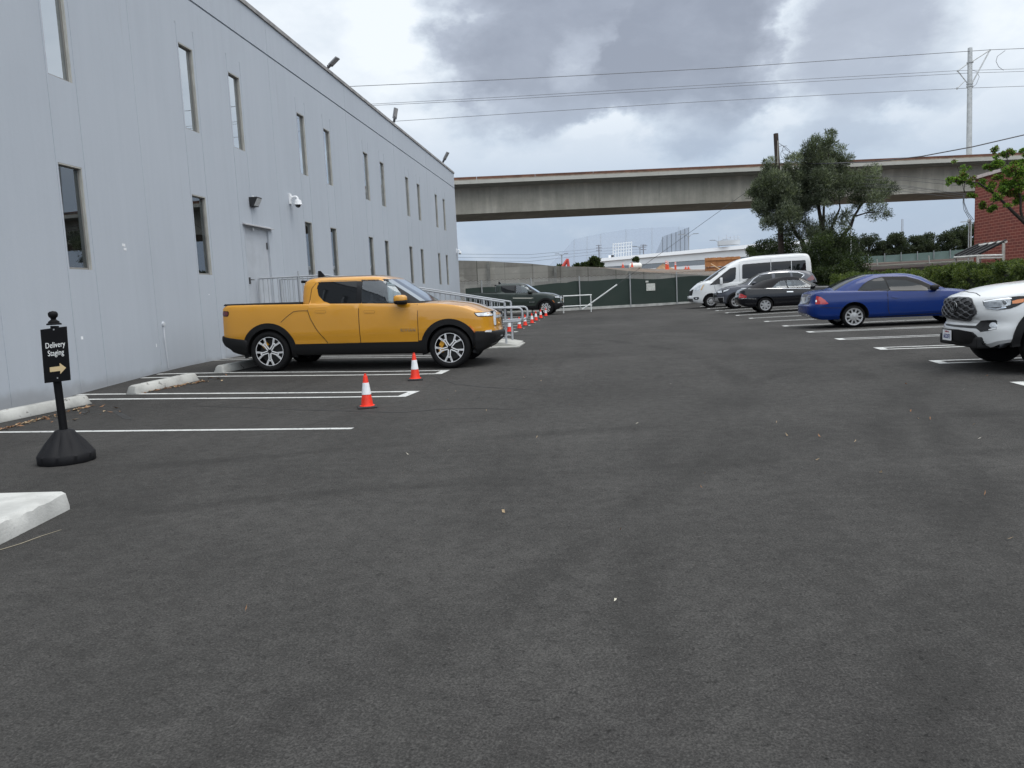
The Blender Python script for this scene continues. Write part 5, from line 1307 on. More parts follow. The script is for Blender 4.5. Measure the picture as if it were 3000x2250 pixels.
def seam(c, path, w=.010, off=.0025, a=None, name='panel_gap', mat=None, side=None, top=False):
    return patch(c, name, strip(path, w), mat or mt('gap_black', (.012, .010, .008), .9), off=off, th=.004, a=a, side=side, res=.10, top=top)
def arc(x, z, r, a0, a1, n=34): return [(x+r*cos(radians(a0+(a1-a0)*i/n)), z+r*sin(radians(a0+(a1-a0)*i/n))) for i in range(n+1)]
def ell(center, rad, p=2.5, n=16):
    """superellipsoid"""
    m_ = MB(); vs = []; fs = []; f = lambda q: math.copysign(abs(q)**(2/p), q)
    for j in range(n//2+1):
        ph = -pi/2 + pi*j/(n//2)
        for k in range(n):
            th = 2*pi*k/n; vs.append(V((center[0]+rad[0]*f(cos(ph))*f(cos(th)), center[1]+rad[1]*f(cos(ph))*f(sin(th)), center[2]+rad[2]*f(sin(ph)))))
    fs = [(j*n+k, j*n+(k+1) % n, (j+1)*n+(k+1) % n, (j+1)*n+k) for j in range(n//2) for k in range(n)]
    return m_.add(vs, fs)
RUB = mt('tyre_rubber', (.0065, .0065, .007), .8, spec=.2, bump=.1); RIMD = mt('rim_dark', (.006, .006, .007), .5, spec=.3); ALU = mt('alloy_machined', (.72, .72, .72), .4, .25); SILV = mt('alloy_silver', (.40, .40, .40), .35, .6, var=.1, vs=20)
DISC = mt('brake_disc', (.03, .03, .03), .5, .5)
def wheel(c, x, sg, Rt, Rr, wd, style='s7', inset=.02, caliper=None, rot=0., rimmat=None):
    y = sg*(c.W/2-inset-wd/2)
    wo = bpy.data.objects.new('wheel', None); COL.objects.link(wo); wo.parent = c.root; wo.location = (x, y, Rt); wo.empty_display_size = .1
    Mx = Matrix.Rotation(-sg*pi/2, 4, 'X'); h = wd/2
    m_ = MB(); m_.lathe([(Rr-.01, h-.03), (Rr, h-.012), (Rr+.015, h-.002), (Rt-.06, h+.004), (Rt-.03, h-.004), (Rt-.008, h-.03), (Rt, h-.06), (Rt, -h+.05), (Rt-.03, -h), (Rr, -h+.01)], 48, Mx); m_.build('tyre', RUB, wo, 50)
    m_ = MB(); m_.lathe([(Rr, h-.012), (Rr-.012, h-.014), (Rr-.022, h-.05), (Rr-.03, 0), (Rr-.03, -h+.02)], 40, Mx); m_.lathe([(Rr-.03, -h*.2), (0, -h*.2)], 40, Mx); rm = m_.build('rim', RIMD if style in ('y5', 'h6') else SILV, wo, 40)
    m_ = MB(); m_.lathe([(Rr*.78, h*.05), (Rr*.78, h*.12), (.05, h*.14)], 30, Mx); m_.build('brake_disc', DISC, wo)
    S_ = MB(); zt = h-.016; rm_ = rimmat or (ALU if style in ('y5', 'h6') else SILV)
    def st(a0, r0, a1, r1, w0, w1=None, z0=zt, dz=.014):
        p = V((r0*cos(a0), r0*sin(a0))); q = V((r1*cos(a1), r1*sin(a1))); t_ = (q-p).normalized(); s_ = V((-t_.y, t_.x)); w1 = w0 if w1 is None else w1
        S_.prism([tuple(p+s_*w0/2), tuple(p-s_*w0/2), tuple(q-s_*w1/2), tuple(q+s_*w1/2)], z0-dz, z0, Mx)
    def chord(p, q, w, dz=.014, z0=zt):
        p, q = V(p), V(q); t_ = (q-p).normalized(); s_ = V((-t_.y, t_.x)); S_.prism([tuple(p+s_*w/2), tuple(p-s_*w/2), tuple(q-s_*w/2), tuple(q+s_*w/2)], z0-dz, z0, Mx)
    pol = lambda r_, a: (r_*cos(a), r_*sin(a))
    if style == 'y5':
        w = Rr*.072
        for i in range(5):
            a = rot + 2*pi*i/5; b_ = a + pi/5
            for sgn in (-1, 1):
                chord(pol(Rr*.16, a+sgn*.2), pol(Rr*.50, a+sgn*.50), w); chord(pol(Rr*.50, a+sgn*.50), pol(Rr*.96, a+sgn*.35), w*1.25)
                chord(pol(Rr*.62, b_+sgn*.16), pol(Rr*.95, b_+sgn*.23), w*1.1)
            chord(pol(Rr*.62, b_-.18), pol(Rr*.62, b_+.18), w*1.1); chord(pol(Rr*.16, a-.22), pol(Rr*.16, a+.22), w*.8)
        S_.lathe([(Rr*.985, zt-.01), (Rr*.985, zt), (Rr*.925, zt+.001), (Rr*.925, zt-.01)], 40, Mx)
    elif style == 'h6':
        w = Rr*.13
        for i in range(6):
            a = rot + 2*pi*i/6; e = Rr*.19; ox = V((cos(a), sin(a))); oy = V((-sin(a), cos(a)))
            p = [ox*Rr*.42-oy*e*.8, ox*Rr*.93-oy*e, ox*Rr*.93+oy*e, ox*Rr*.42+oy*e*.8]
            chord(p[0], p[1], w); chord(p[1], p[2], w); chord(p[2], p[3], w)
        S_.lathe([(Rr*.3, zt-.02), (0, zt-.02)], 20, Mx)
    elif style == 's7':
        for i in range(7): a = rot + 2*pi*i/7; st(a, Rr*.2, a, Rr*.96, Rr*.30, Rr*.40)
        S_.lathe([(Rr*.99, zt-.012), (Rr*.99, zt), (Rr*.86, zt-.004), (Rr*.86, zt-.02)], 40, Mx); S_.lathe([(Rr*.36, zt-.01), (Rr*.34, zt+.001), (0, zt+.004)], 24, Mx)
    else:
        nn = 10 if style == 's10' else 5
        for i in range(nn):
            a = rot + 2*pi*i/nn; st(a, Rr*.3, a, Rr*.94, Rr*.17*(10/nn), Rr*.19*(10/nn))
            if nn == 5: st(a, Rr*.3, a+.0, Rr*.9, Rr*.2, Rr*.3, zt+.006)
        S_.lathe([(Rr*.99, zt-.012), (Rr*.99, zt), (Rr*.84, zt-.002), (Rr*.84, zt-.02)], 40, Mx); S_.lathe([(Rr*.5, zt-.01), (Rr*.46, zt+.002), (Rr*.2, zt+.008), (0, zt+.01)], 28, Mx)
    S_.build('spoke_face', rm_, wo)
    if style in ('s10', 's5'):
        m_ = MB()
        for k in range(4 if style == 's10' else 5): m_.lathe([(Rr*.07, zt+.003), (0, zt+.009)], 8, Mx @ Matrix.Translation((Rr*.24*cos(k*2*pi/4+.5), Rr*.24*sin(k*2*pi/4+.5), .0)))
        m_.build('lug_nut', mt('lug_dark', (.02, .02, .02), .5), wo)
    m_ = MB(); m_.lathe([(Rr*.12, zt-.02), (Rr*.11, zt+.002), (0, zt+.003)], 16, Mx); m_.build('hub_cap', RIMD if style in ('y5', 'h6') else SILV, wo)
    if caliper:
        m_ = MB()
        for q in (caliper[1:]): m_.box((0, 0, 0), (.075, .10, .06), bev=.015); k = len(m_.v)//len(caliper[1:]) if False else None
        m_ = MB()
        for ang, rr_ in caliper[1:]:
            t_ = MB(); t_.box((Rr*rr_*cos(ang), Rr*rr_*sin(ang), h*.32), (.085, .11, .07), Matrix.Rotation(ang, 3, 'Z'), bev=.015); t_.v = [Mx @ p for p in t_.v]; m_.add(t_.v, t_.f)
        m_.build('brake_caliper', caliper[0], wo)
    return wo
GLD = mt('glass_tinted', (.006, .007, .008), .03, spec=.42); GLM = mt('glass_smoke', (.014, .017, .019), .03, spec=.36); WSG = glass('windshield_glass', (.4, .45, .45), .25, .36, .03)
CLR = glass('car_glass_clear', (.72, .80, .80), .93, .06)
CLRG = glass('car_glass_tinted', (.30, .33, .34), .9, .10)
BPL = mt('trim_black', (.0055, .0055, .006), .6, spec=.28, bump=.08, bs=200); GBL = mt('gloss_black', (.005, .005, .006), .18, coat=.1, spec=.3)
CHR = mt('chrome', (.75, .76, .77), .12, 1); RED_L = mt('lamp_red', (.38, .012, .012), .12, coat=1); RED_D = mt('lamp_dark_red', (.10, .006, .008), .15, coat=1); CLRL = mt('lamp_clear', (.62, .65, .68), .12, coat=1, var=.25, vs=14); AMB = mt('lamp_amber', (.55, .16, .02), .15, coat=1)
SEAT = mt('seat_dark', (.02, .02, .022), .8); PLATE = mt('plate_white', (.68, .69, .70), .5); PTXT = mt('plate_blue', (.03, .04, .16), .6)
def mirror(c, x, z, y, paint, l=.13, w=.09, h=.09, split=True):
    for sg in (-1, 1):
        cx = sg*(y+.10); o = ell((x, cx, z), (l, w, h), 3.2).build('side_mirror', paint, c.root, 50)
        m_ = MB(); m_.box((x+.02, sg*(y+.0), z-h*.75), (.10, .16, .05), bev=.015); m_.build('mirror_arm', BPL, o)
        if split:
            ell((x+.004, cx, z-h*.42), (l*1.01, w*1.02, h*.60), 3.2).build('mirror_base', BPL, o, 50)
def seats(c, xs, z0, w=.42):
    for x in xs:
        for sg in (-1, 1):
            m_ = MB(); y = sg*.37; R_ = Matrix.Rotation(radians(-14), 3, 'Y')
            m_.box((x-.12, y, z0+.1), (.14, .48, .62), R_, bev=.04); m_.box((x-.2, y, z0+.52), (.10, .26, .2), R_, bev=.04); m_.build('seat', SEAT, c.root, 40)
# ================================================================ VEHICLES
def hit(c, u, v):
    o = c.Mi @ CAM; r_ = (c.Mi.to_3x3() @ ray(u, v)).normalized(); h = c.bvh.ray_cast(o, r_, 200)[0]
    if h is None:
        k = -o.dot(r_); h = c.bvh.find_nearest(o + r_*k)[0]
    return h
def hp(c, pts, a, z=None):    # pixels -> (h,z) outline for patch(a=...)
    pr = V((-sin(a), cos(a), 0)); return [(h.dot(pr), h.z) for h in (hit(c, *(z(*p) if z else p)) for p in pts)]
def flip(P): return [(-h, z) for h, z in P]
def lev(c, rear, front, d, wl, bf, br, n=11, top=.012):
    A_ = sorted((q[1], q[0]) for q in (c.tr(*p, d) for p in rear)); B_ = sorted((q[1], q[0]) for q in (c.tr(*p, d) for p in front))
    z0 = min(A_[0][0], B_[0][0]); z1 = max(A_[-1][0], B_[-1][0]) - top; L = []
    for i in range(n+1):
        z = z0 + (z1-z0)*(1-(1-i/n)**1.5); xr, xf = il(A_, z)+br, il(B_, z)-bf
        if xf-xr > .25: L.append((z, xr, xf, il(wl, z)))
    return L
def ring(x, z, r0, r1, a0, a1): return arc(x, z, r1, a0, a1) + arc(x, z, r0, a0, a1)[::-1]
def paintmat(name, col, rough=.3, metal=0., coat=.6, flake=0):
    m = mt(name, col, rough, metal, coat, var=flake or .02, vs=2, spec=.3); return m
def plate(c, M_, body_txt=None, top_txt=None, par=None, w=.305, h=.152):
    m_ = MB(); m_.box((0, 0, 0), (w, h, .006)); m_.v = [M_ @ p for p in m_.v]; o = m_.build('license_plate', PLATE, par or c.root)
    if body_txt: text('plate_number', body_txt, .085, M_ @ Matrix.Translation((0, -.018, .0035)), PTXT, o, .0006, .002, sx=.80)
    if top_txt: text('plate_state', top_txt, .036, M_ @ Matrix.Translation((0, .052, .0035)), mt('plate_red', (.30, .03, .05), .6), o, .0006, .001, shear=.2)
    return o
# ---- the yellow pickup: outline values traced once, shared with its green twin
def z3(x, y): return 600+x*.42948, 750+y*.42948
YEL = paintmat('paint_yellow', (.53, .248, .022), .22, coat=.9)
c = Car('pickup_truck', 'yellow four-door pickup truck with black cladding parked tail-in to the warehouse', z3(440, 790), z3(1668, 768), 3.45, 2.0, -1, 'pickup truck')
T = lambda P, d=.02: [c.tr(*z3(*p), d) for p in P]
PU = dict(
  dloR=T([(757, 232), (760, 185), (778, 170), (1070, 161), (1073, 323), (860, 324), (805, 306), (768, 268)], .13),
  dloT=T([(1067, 161), (1262, 159), (1254, 169), (1069, 171)], .2), dloA=T([(1262, 159), (1480, 323), (1348, 321), (1336, 254), (1254, 169)], .14), dloB=T([(1071, 317), (1348, 317), (1350, 324), (1071, 324)], .08),
  winR=T([(768, 232), (770, 190), (783, 177), (1033, 170), (1038, 317), (862, 318), (808, 300), (777, 264)], .13), winF=T([(1069, 171), (1254, 169), (1336, 254), (1348, 318), (1072, 318)], .13),
  doorR=T([(705, 372), (708, 300), (715, 224), (738, 186), (755, 184), (753, 236), (764, 271), (803, 310), (860, 329), (1045, 328), (1048, 400), (1061, 587), (840, 587), (768, 500), (725, 425)]),
  doorF=T([(1052, 328), (1446, 328), (1450, 400), (1456, 587), (1067, 587), (1055, 400)]),
  seams=[T(P) for P in ([(1048, 325), (1051, 400), (1064, 592)], [(1449, 327), (1453, 400), (1460, 592)], [(738, 183), (712, 222), (705, 300), (702, 372), (722, 427), (765, 502), (840, 592)], [(522, 452), (560, 415), (605, 380), (640, 374), (702, 373)])],
  handles=[T([(756, 374), (824, 374), (828, 381), (824, 388), (756, 388), (752, 381)]), T([(1090, 374), (1158, 374), (1162, 381), (1158, 388), (1090, 388), (1086, 381)])],
  rock=[(-1.22, .508), (1.32, .508), (1.30, .315), (-1.2, .315)],
  tail=T([(96, 377), (152, 377), (161, 384), (161, 404), (152, 413), (96, 413)]), tailL=T([(97, 381), (149, 381), (155, 386), (155, 402), (149, 408), (97, 408)]),
  mir=c.tr(*z3(1332, 298), -.1), txt=c.tr(*z3(1387, 506), 0), fin=c.tr(*z3(798, 122), 1.0), wr=-1.69, wf=1.745)
def pickup(c, paint, wst, Rt, Rr, first, calip, gname):
    W = 1.0
    sh = shell([(-2.665, 0), (-2.665, .6), (-2.65, .88), (-2.56, .97), (-2.2, 1.0), (1.75, 1.0), (2.05, .985), (2.28, .93), (2.43, .82), (2.53, .6), (2.585, .3), (2.6, 0)],
      [(-2.67, .62), (-2.6, .47), (-2.3, .36), (-2.0, .30), (1.9, .28), (2.2, .29), (2.4, .40), (2.6, .5)],
      [(-2.67, 1.20), (-2.64, 1.245), (-2.5, 1.262), (-1.1, 1.25), (1.25, 1.205), (1.6, 1.19), (2.0, 1.135), (2.25, 1.08), (2.42, 1.03), (2.5, 1.0), (2.6, .97)],
      [(.28, .945), (.5, .975), (.63, .985), (.67, 1.0), (.9, 1.0), (1.0, .998), (1.12, .988), (1.28, .968)],
      [(.25, -.2), (.40, -.05), (.52, .0), (.66, .0), (.7, -.02), (.95, -.035), (1.02, -.07), (1.1, -.14)], [(.3, .25), (.5, .06), (.6, 0), (.7, .015), (1.2, .02), (1.28, .05)],
      [(-2.7, 0), (-1, 0), (1.2, .03), (1.6, .055), (2.2, .06), (2.6, .03)], .022)
    LV = [(1.10, -1.10, 1.40, .94), (1.22, -1.095, 1.25, .925), (1.40, -1.09, .97, .885), (1.58, -1.075, .68, .835), (1.655, -1.04, .57, .805), (1.70, -.98, .49, .765), (1.73, -.88, .38, .69)]
    zz_ = [1.10+.02*i for i in range(28)] + [1.655, 1.67, 1.685, 1.70, 1.715, 1.73]
    cb = cabin([(z_,) + tuple(il([(q[0], q[k_]) for q in LV], z_) for k_ in (1, 2, 3)) for z_ in zz_], .10, .02, 9, 140, .03)
    body(c, [sh, cb], paint, (PU['wr'], PU['wf']), .445, tunnels=[PU['winF']])
    bd_ = [o for o in c.root.children if o.name.split('.')[0] == 'body'][0].data; bd_.materials.append(BPL); k_ = len(bd_.materials)-1
    for p_ in bd_.polygons:
        if p_.center.z < .50 and -1.3 < p_.center.x < 1.4 and p_.material_index == 0: p_.material_index = k_
    cab_ = [o for o in c.root.children if o.name.split('.')[0] == 'cab'][0].data; cab_.materials.append(BPL); k_ = len(cab_.materials)-1
    for p_ in cab_.polygons:
        q_ = p_.center
        if 1.15 < q_.z < 1.672 and q_.x > il([(1.2, .80), (1.42, .72), (1.70, .46)], q_.z) and p_.material_index == 0: p_.material_index = k_
    for sd in (-1, 1):
        for k in ('dloR', 'dloT', 'dloB'): patch(c, 'window_surround', PU[k], GBL, side=sd, off=.003)
        w_ = patch(c, 'side_window', PU['winR'], GLD, side=sd, off=.006)
        patch(c, 'side_window', PU['winF'], CLR, side=sd, off=.001, back=False)
        for x in (PU['wr'], PU['wf']): patch(c, 'arch_trim', ring(x, Rt, .425, .53, -14, 194), BPL, side=sd, off=.016, th=.05)
        patch(c, 'sill_trim', PU['rock'], BPL, side=sd, off=.012, th=.04)
        tl = patch(c, 'taillight', PU['tail'], GBL, side=sd, off=.005, res=.03); patch(c, 'lamp_lens', PU['tailL'], RED_D, tl, side=sd, off=.010, res=.03)
    for k, h_ in (('doorR', 0), ('doorF', 1)):
        do = patch(c, 'door', PU[k], paint, off=.004, th=.02); patch(c, 'door_handle', PU['handles'][h_], paint, do, off=.010, th=.01); seam(c, PU['handles'][h_] + PU['handles'][h_][:1], .006, .006, name='handle_recess').parent = do
    for s_ in PU['seams']: seam(c, s_, .007, .0064)
    patch(c, 'windshield', [(-.80, 1.245), (.80, 1.245), (.71, 1.67), (-.71, 1.67)], WSG, a=0, off=.004)
    patch(c, 'rear_window', [(-.7, 1.32), (.7, 1.32), (.65, 1.6), (-.65, 1.6)], GLD, a=pi, off=.004)
    patch(c, 'glass_roof', [(-.80, -.6), (.36, -.6), (.36, .6), (-.80, .6)], GLD, top=True, off=.004)
    m_ = MB(); m_.box((-1.08, 0, 1.665), (.10, 1.3, .05), bev=.012); m_.build('brake_light_lip', GBL, c.root)
    m_ = MB(); m_.hexa([(-2.58, -.90, 1.25), (-1.09, -.90, 1.235), (-1.09, .90, 1.235), (-2.58, .90, 1.25), (-2.56, -.88, 1.285), (-1.09, -.88, 1.285), (-1.09, .88, 1.285), (-2.56, .88, 1.285)]); m_.build('bed_cover', BPL, c.root)
    fx_, fz = PU['fin']; m_ = MB(); m_.hexa([(fx_-.07, -.03, 1.74), (fx_+.10, -.03, 1.74), (fx_+.10, .03, 1.74), (fx_-.07, .03, 1.74), (fx_-.07, -.01, fz+.06), (fx_-.02, -.01, fz+.06), (fx_-.02, .01, fz+.06), (fx_-.07, .01, fz+.06)]); m_.build('antenna_fin', GBL, c.root)
    bs = shell([(2.20, 0), (2.20, .93), (2.205, .99), (2.28, .948), (2.44, .835), (2.55, .615), (2.605, .31), (2.625, 0)], [(2.2, .30), (2.3, .285), (2.45, .36), (2.625, .48)], [(2.2, .672), (2.625, .655)], [(.3, .95), (.5, 1.0), (.7, 1.0)], [(.25, -.15), (.4, -.04), (.55, .015), (.62, .015), (.68, -.02)], [(0, 0)], [(0, 0)], .01, 60, 12, .3, .01)
    rb = shell([(-2.69, 0), (-2.69, .6), (-2.675, .89), (-2.58, .985), (-2.3, 1.012), (-2.10, 1.012), (-2.095, .9), (-2.095, 0)], [(-2.69, .52), (-2.6, .44), (-2.3, .33), (-2.09, .30)], [(-2.69, .69), (-2.45, .645), (-2.09, .60)], [(.3, .95), (.5, 1.0), (.7, 1.0)], [(0, 0)], [(.3, .22), (.5, .05), (.6, 0), (.7, .01)], [(0, 0)], .01, 60, 10, .3, .3)
    mr = clean(*rb); mr = boolcut(mr, [cyl_y(PU['wr'], .385, .445, sg*.6, sg*1.3) for sg in (-1, 1)], [BPL, BPL]); shade(mr, 35); o = bpy.data.objects.new('rear_bumper', mr); COL.objects.link(o); o.parent = c.root
    me = clean(*bs); me.materials.append(BPL); shade(me, 35); o = bpy.data.objects.new('front_bumper', me); COL.objects.link(o); o.parent = c.root
    av, af = sh[0]+cb[0]+bs[0], list(sh[1]) + [tuple(i+len(sh[0]) for i in f) for f in cb[1]] + [tuple(i+len(sh[0])+len(cb[0]) for i in f) for f in bs[1]]
    c.bvh = BVHTree.FromPolygons(av, af)
    patch(c, 'air_intake', [(-.62, .60), (.62, .60), (.58, .49), (-.58, .49)], mt('intake_black', (.004, .004, .004), .9), o, a=0, off=.003)
    patch(c, 'skid_trim', [(-.5, .405), (.5, .405), (.4, .375), (-.4, .375)], SILV, o, a=0, off=.006)
    patch(c, 'tow_hook', [(-.34, .56), (-.20, .56), (-.20, .535), (-.34, .535)], SILV, o, a=0, off=.012)
    A5 = radians(-50)
    if first:
        PU['hl'] = hp(c, [(1834, 386), (1960, 376), (1961, 411), (1862, 414), (1846, 404)], A5, z3); PU['hl2'] = hp(c, [(1842, 390), (1958, 380), (1959, 407), (1864, 409), (1852, 402)], A5, z3)
        PU['sp'] = tuple(hit(c, *z3(1973, 420)))
        PU['fog'] = hp(c, [(1908, 518), (1918, 507), (1955, 503), (1955, 519)], A5, z3)
    for sd, a_ in ((1, A5), (-1, -A5)):
        q = (lambda P: P) if sd == 1 else flip
        b_ = patch(c, 'headlight', q(PU['hl']), GBL, a=a_, off=.004, res=.05); patch(c, 'lamp_lens', q(PU['hl2']), CLRL, b_, a=a_, off=.009, res=.05)
        hh = V(PU['sp']); an = radians(-32)*sd; pm_ = basis((hh.x, hh.y*sd, hh.z-.012), (-sin(an), cos(an), 0), (0, 0, 1), (cos(an), sin(an), 0))
        def stad(w_, h_): return [(w_*cos(k), h_+w_*sin(k)) for k in [pi*i/10 for i in range(11)]] + [(-w_*cos(k), -h_-w_*sin(k)) for k in [pi*i/10 for i in range(11)]]
        m_ = MB(); m_.prism(stad(.046, .098), -.06, .012, pm_); b_ = m_.build('headlight_pillar', GBL, c.root, 40); m_ = MB(); m_.prism(stad(.034, .096), .0125, .02, pm_); m_.build('lamp_lens', CLRL, b_, 40)
        patch(c, 'fog_lamp', q(PU['fog']), SILV, a=a_, off=.012, res=.03)
    b_ = patch(c, 'light_bar', [(-.5, .945), (.5, .945), (.5, .885), (-.5, .885)], GBL, a=0, off=.004); patch(c, 'lamp_lens', [(-.5, .938), (.5, .938), (.5, .892), (-.5, .892)], CLRL, b_, a=0, off=.009)
    mx, mz = PU['mir']; mirror(c, mx, mz, .97, paint, .125, .10, .088)
    text('brand_lettering', 'RIVIAN', .075, basis((PU['txt'][0], -W-.006, PU['txt'][1]), (1, 0, 0), (0, 0, 1)), mt('badge_metal', (.30, .24, .17), .3, .8) if first else SILV, c.root, .002, .001, spacing=1.25)
    text('model_lettering', 'R1T', .075, basis((2.59, -.42, .78), (-.25, 1, 0), (0, 0, 1), (1, .25, 0)), mt('badge_tone', (.68, .36, .10), .3, .5), c.root, .004, .001)
    sm = patch(c, 'side_marker', ring(PU['wf'], Rt, .535, .562, 30, 46), AMB, off=.012)
    seats(c, (.35, -.55), .85)
    for x in (PU['wr'], PU['wf']):
        for sg in (-1, 1): wheel(c, x, sg, Rt, Rr, .27, wst, .005, calip(x) if calip else None, rot=.3 if x < 0 else .22)
CALY = mt('caliper_yellow', (.62, .30, .02), .45)
pickup(c, YEL, 'y5', .382, .283, True, lambda x: (CALY, (2.65, .58), (3.35, .62)) if x > 0 else (CALY, (2.3, .55)), 'a')
def zg(x, y): return 1300+x*.20344, 780+y*.20344
GREEN = paintmat('paint_forest_green', (.026, .036, .030), .25)
c2 = Car('pickup_truck', 'dark green four-door pickup truck by the far end of the warehouse', None, zg(1466, 704), 3.45, 2.0, -1, 'pickup truck', scale=1.04, heading=-.06)
pickup(c2, GREEN, 'h6', .40, .27, False, lambda x: (mt('caliper_tan', (.42, .25, .10), .5), (2.7, .8), (3.6, .8)), 'b')
patch(c2, 'painted_reflection', [(-.05, .93), (.95, .90), (1.0, .93), (1.1, .935), (1.02, .965), (-.05, .985)], mt('reflection_pale', (.42, .41, .36), .4), off=.0075)  # pale reflection along the flank, painted as a thin patch

# ---- blue coupe
def z7(x, y): return 2330+x*.22604, 760+y*.22604
BLU = paintmat('paint_blue', (.001, .0195, .128), .25, coat=.35)
c = Car('coupe_car', 'blue two-door coupe seen from its rear, parked nose to the hedge', z7(768, 886), None, 2.62, 1.69, -1, 'car', scale=1.0, heading=-.03)
T = lambda P, d=.02: [c.tr(*z7(*p), d) for p in P]
sh = shell([(-2.41, 0), (-2.40, .40), (-2.34, .66), (-2.2, .79), (-1.9, .835), (-1.3, .845), (1.2, .845), (1.6, .81), (1.85, .68), (2.0, .4), (2.05, 0)],
  [(-2.42, .38), (-2.3, .26), (-2.1, .22), (-1.7, .225), (1.7, .2), (2.05, .28)], [(-2.42, .80), (-2.36, .885), (-2.28, .915), (-1.8, .925), (-.5, .885), (.75, .84), (1.3, .785), (1.8, .67), (2.05, .52)],
  [(.2, .93), (.28, .955), (.31, .985), (.5, .998), (.62, 1), (.72, .992), (.745, .975), (.85, .955), (.93, .93)], [(0, 0)], [(.2, .14), (.3, .04), (.42, 0), (.58, 0), (.63, .055), (.93, .11)], [(-2.4, .02), (-1.8, .05), (.8, .05), (1.4, .06), (2, .03)], .03, rr=.45)
cb = cabin(lev(c, [z7(*p) for p in ((330, 430), (400, 388), (500, 330), (620, 270), (800, 210), (1000, 186), (1200, 178))], [z7(*p) for p in ((2010, 440), (1890, 378), (1750, 306), (1600, 230), (1450, 188), (1300, 178))], .845,
   [(.78, .77), (.88, .745), (1.1, .66), (1.22, .585), (1.30, .50)], .12, .10), .12, .10, 6, 60, .014)
body(c, [sh, cb], BLU, (-1.318, 1.30), .345)
for sd in (-1, 1):
    patch(c, 'window_surround', T([(786, 408), (868, 326), (940, 279), (1020, 246), (1135, 222), (1440, 219), (1600, 262), (1745, 330), (1890, 397), (1740, 406), (1200, 410)], .22), mt('trim_black', (.01, .01, .01)), side=sd, off=.003)
    patch(c, 'side_window', T([(802, 402), (874, 332), (942, 288), (1022, 256), (1128, 234), (1158, 274), (1190, 402)], .22), GLM, side=sd, off=.007)
    patch(c, 'side_window', T([(1212, 402), (1174, 268), (1250, 260), (1440, 272), (1600, 322), (1733, 388), (1735, 400)], .2), GLM, side=sd, off=.007)
patch(c, 'rear_window', [(-1.74, -.58), (-1.70, 0), (-1.74, .58), (-.95, .47), (-.9, 0), (-.95, -.47)], GLM, top=True, off=.005)
patch(c, 'windshield', [(-.62, .9), (.62, .9), (.5, 1.2), (-.5, 1.2)], GLM, a=0, off=.005)
do = patch(c, 'door', T([(1200, 415), (1880, 402), (1915, 440), (1920, 660), (1225, 700), (1205, 640)]), BLU, off=.004)
patch(c, 'door_handle', T([(1243, 478), (1255, 470), (1330, 474), (1336, 486), (1325, 500), (1290, 498), (1250, 490)]), BLU, do, off=.02, th=.02)
seam(c, T([(1197, 410), (1200, 640), (1222, 706)]), .012, .006); seam(c, T([(330, 622), (480, 628), (625, 628)]), .012, .004); seam(c, T([(930, 756), (1500, 722), (1930, 692)]), .016, .004)
A_ = radians(-140)
tl = patch(c, 'taillight', hp(c, [(274, 472), (330, 486), (380, 522), (432, 572), (400, 580), (262, 580), (262, 540)], A_, z7), RED_L, a=A_, off=.006, res=.04)
patch(c, 'reverse_lamp', hp(c, [(264, 530), (272, 522), (280, 530), (280, 550), (272, 558), (264, 550)], A_, z7), mt('lamp_white', (.8, .8, .8), .2), tl, a=A_, off=.011, res=.03)
patch(c, 'taillight', flip(hp(c, [(274, 472), (330, 486), (380, 522), (432, 572), (400, 580), (262, 580), (262, 540)], A_, z7)), RED_L, a=-A_, off=.006, res=.04)
tr_ = patch(c, 'trunk_shade_panel', [(-.5, .62), (.5, .62), (.56, .86), (-.56, .86)], mt('painted_trunk_shade', (.012, .016, .045), .3, coat=1), a=pi, off=.004); seam(c, [(-.5, .855), (.5, .855)], .02, .008, a=pi, mat=CHR)  # shade on the tail, painted as a darker blue panel
q = c.bvh.ray_cast(V((-5, -.02, .72)), V((1, 0, 0)))[0]; plate(c, basis((q.x-.012, 0, .72), (0, -1, 0), (0, 0, 1), (-1, 0, 0)), par=tr_)
mx, mz = c.tr(*z7(1800, 362), 0); mirror(c, mx, mz, .76, BPL, .09, .085, .065, False)
for x in (-1.318, 1.30):
    for sg in (-1, 1): wheel(c, x, sg, .278, .212, .2, 's10', .03)

# ---- black convertible
def z6(x, y): return 2000+x*.18987, 720+y*.18987
NAV = paintmat('paint_black', (.004, .0045, .007), .2, coat=.45); TOPF = mt('canvas_top', (.008, .008, .010), .9, bump=.2, bs=120)
c = Car('convertible_car', 'black convertible with a raised black canvas top parked nose to the hedge', z6(1280, 1032), None, 2.69, 1.72, -1, 'car', scale=1.0, heading=-.03)
T = lambda P, d=.02: [c.tr(*z6(*p), d) for p in P]
sh = shell([(-2.40, 0), (-2.38, .45), (-2.3, .70), (-2.1, .82), (-1.5, .86), (1.3, .86), (1.7, .8), (2.0, .62), (2.12, .35), (2.15, 0)],
  [(-2.4, .42), (-2.3, .3), (-1.8, .24), (1.7, .22), (2.15, .3)], [(-2.4, .86), (-2.35, .935), (-2.2, .975), (-1.9, .985), (-.5, .935), (.5, .925), (1.2, .90), (1.8, .78), (2.15, .58)],
  [(.2, .93), (.4, .985), (.6, 1), (.75, .99), (.9, .955), (1, .93)], [(0, 0)], [(.2, .12), (.4, .02), (.55, 0), (.66, .01), (.7, .05), (.98, .10)], [(-2.4, .01), (-1.8, .03), (1, .05), (2, .03)], .03, rr=.45)
